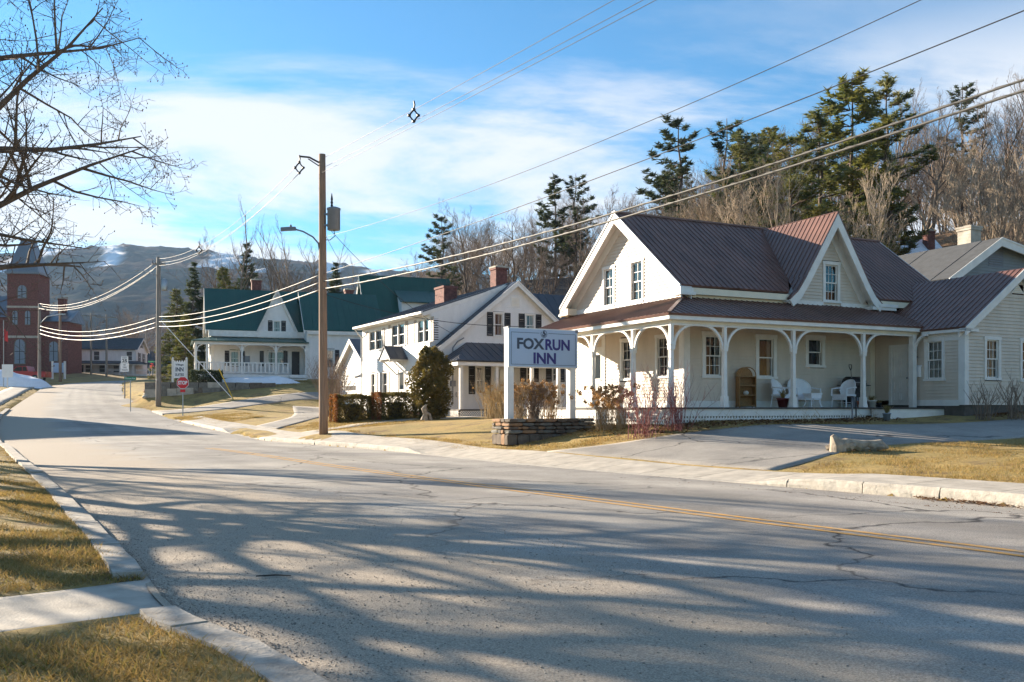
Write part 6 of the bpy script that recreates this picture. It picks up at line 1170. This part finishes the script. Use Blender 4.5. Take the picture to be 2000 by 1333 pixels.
for px, m_, lb in ((1672, 'black_paint', 'thin black metal hand-rail post at the porch edge'), (1664.5, 'steel_grey', 'thin grey metal hand-rail post at the porch edge')):
    x = onporch(px, -.45); w_ = FX.w(x, -.45); mb = MB(); mb.tube([(0,0,-.1),(0,0,.68 if px > 1670 else .58)], .025, 8); mb.rock((0,0,.7 if px > 1670 else .6), (.04,.04,.04), 2); o = tag(mb.build('rail_post', m_), lb, 'post'); o.location = (w_[0], w_[1], Tz(*w_))
# bench on the cape porch
bn = thing('porch_bench', 'black slatted bench on the cape porch', 'bench', (*WH.w(WH.x_at(988,-1.0), -1.0), zf+.1), A2)
for k in range(9): mb = MB(); mb.beam((-.55+k*.1375,.2,.45), (-.55+k*.1375,.27,.88), .03, .02); mb.build('slat', 'black_paint', bn)
box_part(bn, 'seat', 'black_paint', (-.62,.62,-.22,.22,.40,.44)); box_part(bn, 'top_rail', 'black_paint', (-.64,.64,.24,.30,.86,.96))
for s_ in (-1, 1):
    for y_ in (-.19, .19): box_part(bn, 'leg', 'black_paint', (s_*.58-.025, s_*.58+.025, y_-.025, y_+.025, 0, .4))
# meter and conduit on the cape gable
mx0 = WH.x_at(883, 0); mt = thing('electric_meter', 'grey electric meter and conduit on the cape gable wall', 'meter', (*WH.w(mx0, -.1), 0), A2); box_part(mt, 'meter_box', 'steel_grey', (-.13,.13,-.1,.06,WH.z_at(755,mx0,0),WH.z_at(744,mx0,0))); mb = MB(); mb.tube([(0,0,1.8),(0,0,WH.z_at(680,mx0,0)),(.25,-.05,WH.z_at(668,mx0,0)),(.6,-.1,WH.z_at(660,mx0,0))], .03, 6); mb.build('conduit', 'steel_grey', mt); box_part(mt, 'service_box', 'galvanised', (.2,.5,-.05,.06,WH.z_at(776,mx0,0),WH.z_at(766,mx0,0)))
# driftwood at the lawn edge
dx_, dy_ = (1632-1000)/F*22.2, 22.2; dz_ = Tz(dx_, dy_); dw = MB(); rs = random.Random(3)
dw.tube([(.06,0,-.03),(.05,0,.12),(.0,.02,.24),(-.07,.03,.36)], [.2,.19,.14,.05], 9); dw.tube([(.02,0,.08),(.3,.05,.13),(.42,.06,.16),(.6,.1,.10),(.8,.14,.15),(.95,.15,.09),(1.15,.2,.13),(1.36,.22,.05)], [.15,.17,.11,.15,.09,.15,.13,.03], 9)
for k in range(10): dw.rock((rs.uniform(-.05,1.3), rs.uniform(-.05,.25), rs.uniform(.03,.12)), (.16,.11,.11), k)
o = tag(dw.build('driftwood', 'driftwood', None), 'knobbly pale driftwood log at the edge of the right lawn', 'log'); o.location = (dx_, dy_, dz_+.05)
o = MB(); o.tube([(0,0,0),(.16,.03,.004),(.3,.02,.0)], [.006,.008,.004], 5); q = tag(o.build('fallen_stick', 'bark_dark'), 'thin dark stick lying on the gravel shoulder', 'stick'); q.location = ((500-1000)/F*8.0, 8.0, .035)
# wooden stump figure by the hedge
mb = MB(); mb.tube([(0,0,0),(.05,0,.3),(-.02,0,.55),(.06,0,.75)], [.2,.12,.14,.03], 8); mb.tube([(.02,0,.4),(.25,0,.28),(.32,0,0)], [.08,.07,.08], 7); o = tag(mb.build('tree_stump', 'driftwood'), 'pale broken stump on the lawn before the tall evergreen', 'stump'); px_2 = ((829-1000)/F*43.5, 43.5); o.location = (*px_2, Tz(*px_2))

# ================================================================ vegetation
def rot_about(d, ang, az):
    o = d.orthogonal().normalized(); o = o.cross(d)*math.sin(az)+o*math.cos(az); return (d*math.cos(ang)+o*math.sin(ang)).normalized()
def bare_tree(seed, H, r0, clear=.25, nb=(13,7,6,3), ratio=.52, up=.25, ang=(35,65), minr=.006, stems=1, wob=.14, bud=0.0, taper=.3):
    rr = random.Random(seed); tk, cw = MB(), MB(); sides = (9,6,4,3,3); segs = (9,5,4,3,2)
    def grow(lv, p, d, L, r):
        n = segs[lv]; pts = [p.copy()]; ds = [d]; rad = [r]; end = max(minr*.5, r*.12)
        for k in range(n):
            d = (d+Vector((rr.gauss(0,wob), rr.gauss(0,wob), rr.gauss(0,wob*.6)+(up if lv else .06)*.5))).normalized(); p = p+d*(L/n); pts.append(p.copy()); ds.append(d); rad.append(r+(end-r)*(k+1)/n)
        (tk if lv <= 1 else cw).tube(pts, rad, sides[lv], cap=False)
        if lv >= len(nb):
            if bud and rr.random() < bud: cw.rock(pts[-1], (.013,.013,.02), rr.randrange(99))
            return
        t0 = clear if lv == 0 else .22
        for k in range(nb[lv]):
            t_ = t0+(1-t0)*((k+rr.random())/nb[lv]); f = t_*n; i = min(int(f), n-1); q = pts[i].lerp(pts[i+1], f-i)
            cl_ = L*ratio*(1.25-.85*t_)*rr.uniform(.7,1.25) if lv == 0 else L*ratio*(1.2-.6*t_)*rr.uniform(.6,1.2); cr = max(minr, min(rad[i]*.6, r*.46*(1.2-.7*t_)))
            grow(lv+1, q, rot_about(ds[i], math.radians(rr.uniform(*ang)), rr.uniform(0, 6.28)), cl_, cr)
    for s_ in range(stems): grow(0, Vector((rr.uniform(-.2,.2)*(stems > 1), rr.uniform(-.2,.2)*(stems > 1), -.3)), Vector((rr.uniform(-.35,.35)*(stems > 1), rr.uniform(-.35,.35)*(stems > 1), 1)).normalized(), H*rr.uniform(.85, 1), r0)
    return tk, cw
def pine(seed, H, R, clear=.3, conic=False, leaf=(.5,.085), dens=15, droop=.0, per=5, step=.62):
    rr = random.Random(seed); tk = MB(); tk.tube([(rr.gauss(0,.06)*k/3, rr.gauss(0,.06)*k/3, -.3+(H+.2)*k/9) for k in range(10)], [.018*H*(1-.93*k/9) for k in range(10)], 8, cap=False); V = []; Fc = []
    z = H*clear
    while z < H*.985:
        t_ = (z/H-clear)/(1-clear)
        for k in range(per if rr.random() < .8 else per-2):
            az = rr.uniform(0, 6.28); L = R*((1-t_)**.85+.06)*rr.uniform(.75,1.05) if conic else R*(min(1, .45+1.5*t_)*(1-t_)**.55+.12)*rr.uniform(.45,1.15)
            el = (.15-.4*(1-t_)-droop) if conic else rr.uniform(-.08,.25)+.25*t_; b0 = Vector((0,0,z)); dv = Vector((math.cos(az)*math.cos(el), math.sin(az)*math.cos(el), math.sin(el))); mid = b0+dv*L*.55+Vector((0,0,-.04*L)); tip = b0+dv*L+Vector((0,0,.10*L)); tk.tube([b0, mid, tip], [.02+.012*L, .012+.006*L, .006], 4, cap=False)
            side_ = Vector((-math.sin(az), math.cos(az), 0)); nt_ = max(4, int(dens*L/R*rr.uniform(.8,1.2)))
            for m in range(nt_):
                f = .28+.72*rr.random()**.8; c = (b0.lerp(mid, f/.55) if f < .55 else mid.lerp(tip, (f-.55)/.45))+side_*rr.gauss(0, .15*L*(1.1-f)+.05)+Vector((0,0,rr.gauss(.04,.10)))
                for q in range(8):
                    a, e = rr.uniform(0, 6.28), rr.uniform(-.2, .8); u = Vector((math.cos(a)*math.cos(e), math.sin(a)*math.cos(e), math.sin(e)))*leaf[0]*rr.uniform(.5,1.1); w_ = u.orthogonal().normalized()*leaf[1]; o0 = len(V); V += [c-w_, c+w_, c+u]; Fc.append((o0,o0+1,o0+2))
        z += step*rr.uniform(.7,1.2)*(1 if conic else 1.15)
    cw = MB(); cw.v = [tuple(v) for v in V]; cw.f = Fc; cw.m = [0]*len(Fc); return tk, cw
PROTO = {}
def proto(key, pair, mt, mc): PROTO[key] = (pair[0].mesh(key+'_trunk', mt, True), pair[1].mesh(key+'_crown', mc))
for k in range(4): proto(f'grey{k}', bare_tree(20+k, 14, .17, .30, (15,7,6,3), .40, .30), 'bark', 'bark')
for k in range(3): proto(f'brown{k}', bare_tree(40+k, 11, .14, .15, (15,8,6,3), .50, .35, (25,50)), 'bark_brown', 'bark_brown')
for k in range(2): proto(f'pale{k}', bare_tree(60+k, 9, .12, .08, (13,8,6,3), .55, .45, (18,40), stems=2), 'bark_pale', 'bark_pale')
for k in range(2): proto(f'slim{k}', bare_tree(70+k, 17, .15, .35, (16,6,5,3), .26, .5, (25,50)), 'bark_brown', 'bark')
for k in range(3): proto(f'pine{k}', pine(80+k, 18, 4.0, .30, leaf=(.5,.062), dens=42, step=.75), 'pine_trunk', 'needle')
proto('pinedark', pine(90, 18, 3.3, .35, leaf=(.45,.058), dens=30, step=.8), 'pine_trunk', 'needle_dark')
proto('spruce0', pine(95, 12, 2.5, .05, True, (.36,.05), 26, .1, 6, .42), 'pine_trunk', 'needle_dark'); proto('spruce1', pine(96, 12, 3.0, .04, True, (.36,.05), 30, .15, 6, .42), 'pine_trunk', 'needle')
def tree(key, name, label, x, y, h, H0, rz=None, cat='tree', group=None, wide=1.0):
    t_ = thing(name, label, cat, (x, y, Tz(x, y)), random.uniform(0, 6.28) if rz is None else rz, group); s_ = h/H0; t_.scale = (s_*wide, s_*wide, s_)
    inst('trunk', PROTO[key][0], t_); inst('crown', PROTO[key][1], t_); return t_
def region(px): return 'over the green barn' if px < 900 else 'over the cape roof' if px < 1200 else 'over the maroon ridge' if px < 1500 else 'over the dormer gable' if px < 1760 else 'over the grey garage'
def pt(px, Y): return (px-1000)/F*Y, Y
def tree_to(key, name, label, px, Y, ytop, H0, **k): x, y = pt(px, Y); zt = EYE+(HZ-ytop)/F*Y; return tree(key, name, label, x, y, max(3, zt-Tz(x, y)), H0, **k)
# pines that stand out over the roofs
for a in (('pine0','tall green pine with broad crown left of the big pine group on the hill',1600,60,215,18), ('pine1','tallest dark green pine of the group above the dormer gable',1660,62,152,18), ('pine2','bushy green pine at the right of the group above the dormer gable',1735,64,150,18), ('pine0','low yellow-green pine left of the pine group',1545,58,270,18), ('pinedark','lone dark pine with open branches above the maroon ridge',1325,74,228,18), ('pinedark','dark pine with two tops right of the lone pine',1420,74,230,18), ('pine1','short green pine beside the two-topped dark pine',1448,70,262,18), ('pinedark','dark layered pine standing clear above the cape roof',863,104,420,18), ('pinedark','slim dark pine over the cape chimney',1085,96,345,18), ('pinedark','slim dark pine right of the cape chimney',1125,95,338,18), ('pinedark','brown-green pine high on the hill by the right edge',1880,84,160,18)): tree_to(a[0], 'pine_tree', a[1], *a[2:5], a[5])
for a in (('spruce0','pointed dark spruce left of the green roof',378,84,515,12), ('spruce1','wide bushy spruce behind the grey pole',345,86,560,12), ('spruce0','dark spruce behind the green ridge',483,97,478,12), ('spruce1','yellow-green conifer behind the green roof',437,95,517,12), ('spruce0','dark conifer right of the near pole behind the green ell',655,100,515,12), ('spruce1','low bushy evergreen beside the railed porch',362,80,610,12)): tree_to(a[0], 'spruce_tree', a[1], *a[2:5], a[5], wide=1.15 if 'bushy' in a[1] or 'yellow' in a[1] else .9)
# bare trees that stand out
for a in (('slim0','tall slim bare tree left of the near pole behind the green house',480,92,375,17), ('slim1','slim bare tree with thin top just left of the near pole',540,93,425,17), ('slim0','slim bare tree directly behind the near pole',585,95,420,17), ('slim1','bare tree behind the green ell ridge',520,96,440,17), ('grey0','spreading bare tree over the green barn roof',800,100,480,14), ('grey1','tall spreading bare tree left of the cape chimney',940,86,372,14), ('grey2','broad dark bare tree right of the cape chimney',1050,80,372,14), ('grey3','bare tree over the cape ell roof',1010,88,400,14), ('pale0','pale bushy bare tree above the grey garage',1930,56,262,9), ('pale1','pale thicket-like bare tree right of the garage peak',1985,56,330,9), ('pale1','pale dense bare tree above the maroon ridge',1480,60,345,9), ('pale0','pale bare tree between ridge and dormer gable',1400,62,350,9), ('pale1','pale bare tree left of the dormer peak',1555,58,352,9), ('pale0','pale bare tree over the gable peak',1300,66,372,9), ('grey0','round bare tree behind the white far house',232,152,588,14), ('grey2','bare tree between the far house and the brick building',178,160,600,14)): tree_to(a[0], 'bare_tree', a[1], *a[2:5], a[5])
# the wood on the slope behind: trees nothing tells apart
rs = random.Random(5); n_w = 0; keys = ['grey0','grey1','grey2','grey3','brown0','brown1','brown2','slim0','slim1','brown0','brown1','pine0','pinedark']
H0s = dict(grey=14, brow=11, slim=17, pine=18, pale=9)
while n_w < 230:
    Y = rs.uniform(50, 150); px = rs.uniform(740, 2080); x, y = pt(px, Y); d = (x-21)*.8+(y-46)*.6
    if d < 3 or d > 62 or hill(np.array([x]), np.array([y]))[0] < 1.2: continue
    if px < 1400 and d < 7: continue
    if 1765 < px < 1890 and Y < 72: continue
    k = rs.choice(keys if 1250 < px < 1700 else keys[:-2]+['pale0','pale1','pale0']); lim = np.interp(px, [740,900,1100,1300,1500,1700,2080], [560,440,400,330,255,185,120]); h = min(H0s[k[:4]]*rs.uniform(.75,1.15), EYE+(HZ-lim)/F*Y-Tz(x, y))
    if h < 4.5: continue
    ev = k.startswith('pine'); tree(k, 'pine_tree' if ev else 'bare_tree', f"{'dark green pine' if ev else 'tall slim bare tree' if k[0] == 's' else 'brown bare tree' if k[0] == 'b' else 'pale bare tree' if k[:4] == 'pale' else 'grey bare tree'} in the {'front' if d < 22 else 'back'} of the wood {region(px)}", x, y, h, H0s[k[:4]], group='trees of the wooded hill'); n_w += 1
rs = random.Random(21)
for k in range(20):
    px = rs.uniform(410, 735); Y = rs.uniform(96, 125); x, y = pt(px, Y); key = rs.choice(['slim0','slim1','grey1','grey3','brown1']); yt = rs.uniform(455, 540); h = EYE+(HZ-yt)/F*Y-Tz(x, y)
    tree(key, 'bare_tree', f"{'slim' if key[0] == 's' else 'spreading'} bare tree behind the {'green ridge' if px < 560 else 'green ell'}", x, y, h, H0s[key[:4]], group='bare trees behind the green-roofed house')
for k in range(16):
    px = rs.uniform(95, 330); Y = rs.uniform(155, 210); x, y = pt(px, Y); key = rs.choice(['grey0','grey2','brown0','brown2']); h = EYE+(HZ-rs.uniform(610, 665))/F*Y-Tz(x, y)
    tree(key, 'bare_tree', 'bare tree beyond the houses at the end of the street', x, y, max(4, h), H0s[key[:4]], group='bare trees at the end of the street')
# street trees at the left edge
T1 = bare_tree(3, 12.5, .24, .20, (26,11,8,4), .47, .08, (45,80), .0046, 1, .13, .5)
t_ = thing('street_tree', 'large bare budding tree reaching in from the left edge', 'tree', (-12.1, 17.0, Tz(-12.1, 17.0)), 3.3); T1[0].build('trunk', 'bark', t_, True); T1[1].build('crown', 'bark', t_)
t_ = copy_tree(t_); t_['label'] = 'second large bare tree at the left edge, its twigs against the upper sky'; t_.location = (-14.0, 14.6, Tz(-14.0, 14.6)); t_.rotation_euler = (0, 0, 5.6); t_.scale = (1, 1, 1.15); t_ = copy_tree(t_); t_['label'] = 'third bare tree at the left edge, standing farthest along the verge'; t_.location = (-15.2, 20.5, Tz(-15.2, 20.5)); t_.rotation_euler = (0, 0, .8)
T2 = bare_tree(8, 12, .27, .22, (12,7,6,3), .46, .25, (30,60), .007, 2); PROTO['street'] = (T2[0].mesh('street_trunk', 'bark', True), T2[1].mesh('street_crown', 'bark_dark'))
for x, y, r_, sc_, lb in ((-22.5,30,1.2,1.0,'bare tree outside the left edge by the far kerb'),):
    t_ = thing('street_tree', lb, 'tree', (x, y, Tz(x, y)), r_, 'street trees on the left verge'); t_.scale = (sc_,)*3; inst('trunk', PROTO['street'][0], t_); inst('crown', PROTO['street'][1], t_)
# ---------------------------------------------------------------- shrubs
def twiggy(seed, n, h, spread, r, sub=3, heads=0, hr=.06, base=.12):
    rr = random.Random(seed); st, hd = MB(), MB()
    for k in range(n):
        a = rr.uniform(0, 6.28); s_ = spread*rr.uniform(.1,1); hh_ = h*rr.uniform(.55,1.05); p0 = Vector((rr.gauss(0,base), rr.gauss(0,base), -.05)); p2 = p0+Vector((math.cos(a)*s_, math.sin(a)*s_, hh_)); pm = p0.lerp(p2,.5)+Vector((-math.cos(a)*s_*.12, -math.sin(a)*s_*.12, hh_*.08)); st.tube([p0, pm, p2], [r, r*.75, r*.35], 4, cap=False)
        for m in range(sub):
            q = pm.lerp(p2, rr.random()); b = rr.uniform(0, 6.28); L = h*rr.uniform(.12,.3); st.tube([q, q+Vector((math.cos(b)*L*.5, math.sin(b)*L*.5, L))], [r*.5, r*.25], 3, cap=False)
        if heads and rr.random() < heads:
            for m in range(26):
                u = Vector((rr.gauss(0,1), rr.gauss(0,1), rr.gauss(0,1))).normalized(); c = p2+u*hr*rr.uniform(.5,1); w_ = u.orthogonal().normalized(); v_ = u.cross(w_)*hr*.35; w_ = w_*hr*.35; hd.add([c-w_, c+v_, c+w_, c-v_], [(0,1,2,3)])
    return st, hd
def shrub(name, label, x, y, tw, mt, mh=None, z=None, cat='shrub', group=None):
    t_ = thing(name, label, cat, (x, y, Tz(x, y) if z is None else z), 0, group); tw[0].build('stems', mt, t_, kind='stuff')
    if mh and tw[1].v: tw[1].build('flower_heads', mh, t_, kind='stuff')
    return t_
x, y = pt(1262, 26.2); shrub('dogwood_shrub', 'red-twigged shrub left of the porch corner', x, y, twiggy(1, 62, 1.75, 1.2, .0075, 4, base=.2), 'twig_red'); x, y = pt(1322, 26.6); shrub('dogwood_shrub', 'red-twigged shrub right of the porch corner', x, y, twiggy(2, 50, 1.65, 1.0, .0075, 4, base=.2), 'twig_red')
for k, (px, Y) in enumerate(((1172,29.2),(1190,28.6),(1212,28.2))): x, y = pt(px, Y); shrub('hydrangea', ('dried hydrangea with brown heads just right of the sign post','dried hydrangea with brown heads in the middle of the porch bed','dried hydrangea with brown heads nearest the red-twigged shrub')[k], x, y, twiggy(10+k, 38, 1.35, .7, .007, 2, .8, .085), 'twig_tan', 'flower_dry')
pw = lambda x, y: (PLx+math.cos(A6)*x-math.sin(A6)*y, PLy+math.sin(A6)*x+math.cos(A6)*y)
for k, (x, h, s_, n) in enumerate(((.75,1.15,.55,60),(1.35,1.3,.65,110),(2.0,1.1,.55,60))): q = pw(x, .75); shrub('planter_shrub', ('dry flowering shrub at the left end of the stone planter','dense brown shrub in the middle of the stone planter','dry flowering shrub at the right end of the stone planter')[k], q[0], q[1], twiggy(20+k, n, h, s_, .008, 4, .45, .08), 'bark_brown' if k == 1 else 'twig_tan', 'flower_dry', plt-.05)
x, y = pt(972, 41.5); shrub('dry_bush', 'tan feathery bush before the cape porch', x, y, twiggy(31, 160, 1.6, 1.1, .01, 4, .2, .05, .3), 'straw', 'flower_dry'); x, y = pt(962, 44); shrub('dry_bush', 'small dry plant with pale heads by the cape lattice', x, y, twiggy(32, 40, 1.3, .5, .008, 2, .5, .06), 'straw', 'flower_dry')
x, y = pt(1922, 29.3); shrub('bare_shrub', 'low bare shrub under the first wing window', x, y, twiggy(33, 26, 1.15, .75, .012, 3), 'bark_brown'); x, y = pt(1982, 29.0); shrub('bare_shrub', 'low bare shrub at the right edge under the wing', x, y, twiggy(34, 30, 1.3, .8, .012, 3), 'bark_brown')
x, y = pt(645, 52); shrub('bare_shrub', 'tangled bare bush behind the near pole', x, y, twiggy(35, 60, 3.0, 1.4, .014, 5), 'bark_brown'); x, y = pt(660, 60); shrub('bare_shrub', 'bare bush against the ell wall', x, y, twiggy(36, 50, 3.2, 1.5, .014, 5), 'bark_brown')
# dead stalks along the porch lattice
st, _ = twiggy(40, 12, .8, .5, .006, 1); mb = MB(); rs = random.Random(9)
for k in range(110):
    fx2 = rs.uniform(.5, 8); p = FX.w(fx2, -.25-rs.random()*.7); z = Tz(*p); a = rs.uniform(0, 6.28); L = rs.uniform(.15, .75); mb.tube([(p[0],p[1],z-.02),(p[0]+math.cos(a)*L*.7,p[1]+math.sin(a)*L*.5,z+L*rs.uniform(.15,.8))], [.006,.003], 3, cap=False)
o = mb.build('dead_stalks', 'straw', None, kind='stuff'); tag(o, 'dead pale stalks lying in the bed before the porch lattice', 'stalks')
V = []; Fq = []
for k in range(5200):
    e = rs.random()
    if e < .55: p = FX.w(rs.uniform(-.9, 8.5), -.2-abs(rs.gauss(0,.55)))
    elif e < .8: p = FX.w(-.3-abs(rs.gauss(0,.6)), rs.uniform(-.5, 7))
    else: q = FX.w(rs.uniform(10.8, 15.5), -1.9-abs(rs.gauss(0,.5))); p = q
    z = Tz(*p)+rs.uniform(.0,.04); a = rs.uniform(0,6.28); L = rs.uniform(.025,.06); u = np.array([math.cos(a),math.sin(a),rs.uniform(-.5,.5)])*L; v = np.array([-math.sin(a),math.cos(a),rs.uniform(-.5,.5)])*L*.6; c = np.array([p[0],p[1],z]); o0 = len(V); V += [c-u,c+v,c+u,c-v]; Fq.append((o0,o0+1,o0+2,o0+3))
o = big_mesh('leaf_bed', V, Fq, 'leaf_litter', 'stuff'); tag(o, 'brown leaf litter in the beds along the porch', 'leaves')
def leafy(n, shape, leaf, seed):
    rr = np.random.default_rng(seed); P = shape(rr, n); a = rr.normal(0,1,(n,3)); a /= np.linalg.norm(a,axis=1)[:,None]; b = np.cross(a, rr.normal(0,1,(n,3))); b /= np.linalg.norm(b,axis=1)[:,None]; s_ = leaf*rr.uniform(.6,1.3,(n,1)); V = np.stack([P-a*s_*.35, P+a*s_*.35, P+b*s_*1.2], 1).reshape(-1,3); return V, np.arange(3*n).reshape(-1,3)
def hedge_shape(L, D, H):
    def f(rr, n):
        p = rr.uniform(-1,1,(n,3)); k = rr.integers(0,3,n); sgn = rr.choice([-1,1],n); depth = 1-np.abs(rr.normal(0,.10,n)); p[np.arange(n),k] = sgn*depth
        r = np.linalg.norm(p[:, :2],axis=1); p[:, :2] *= np.where(r > 1.15, 1.15/r, 1)[:,None]; q = p*np.array([L/2,D/2,H/2])+np.array([0,0,H/2]); q += .05*np.sin(q[:, [1,2,0]]*5+1); return q
    return f
def bush(name, label, x, y, rz, shape, n, leaf, mt, seed, core, mt2=None):
    t_ = thing(name, label, 'shrub', (x, y, Tz(x, y)-.05), rz); V, Fq = leafy(n, shape, leaf, seed); o = big_mesh('foliage', V, Fq, mt, 'stuff'); o.parent = t_
    if mt2:   # rust-coloured left side
        k = V.reshape(-1,3,3).mean(1)[:,0] < V[:,0].min()*.8; o.data.materials.append(MATS[mt2]); o.data.polygons.foreach_set('material_index', k.astype(np.int32))
    mb = MB(); core(mb); mb.build('stem', 'bark_dark', t_); return t_
x, y = pt(687, 46.5); bush('clipped_hedge', 'clipped box-shaped hedge with rusty left side nearest the near pole', x, y, A2, hedge_shape(2.0,1.7,1.35), 15000, .075, 'yew', 1, lambda mb: mb.tube([(0,0,0),(0,0,.9)], [.3,.5], 8), 'yew_rust')
x, y = pt(772, 46.0); bush('clipped_hedge', 'clipped box-shaped hedge left of the tall evergreen', x, y, A2, hedge_shape(2.1,1.7,1.35), 15000, .075, 'yew', 2, lambda mb: mb.tube([(0,0,0),(0,0,.9)], [.3,.5], 8), 'yew_rust')
def cone_shape(rr, n):
    z = rr.uniform(0,1,n)**.9; a = rr.uniform(0,6.28,n); R = (.86*np.minimum(1,.6+1.2*z)*np.minimum(1,(1.04-z)*3.2)**.6)*(1+.26*np.sin(a*3+z*9)+.22*np.sin(a*6-z*21))*(1-np.abs(rr.normal(0,.22,n))); return np.stack([R*np.cos(a), R*np.sin(a), .05+z*3.35+.15*np.sin(a*2)], 1)
x, y = pt(842, 44.6); bush('tall_evergreen', 'tall ragged evergreen bush at the corner of the cape', x, y, 0, cone_shape, 15000, .11, 'yew', 3, lambda mb: mb.tube([(0,0,0),(.05,0,1.5),(0,0,2.9)], [.12,.09,.03], 7))
c_ = GH.w(-.2, -1.6); bush('dark_bush', 'low dark bush behind the STOP sign', c_[0]+1.0, c_[1], 0, hedge_shape(2.2,1.6,1.4), 7000, .11, 'needle_dark', 4, lambda mb: mb.tube([(0,0,0),(0,0,.9)], [.3,.4], 8))
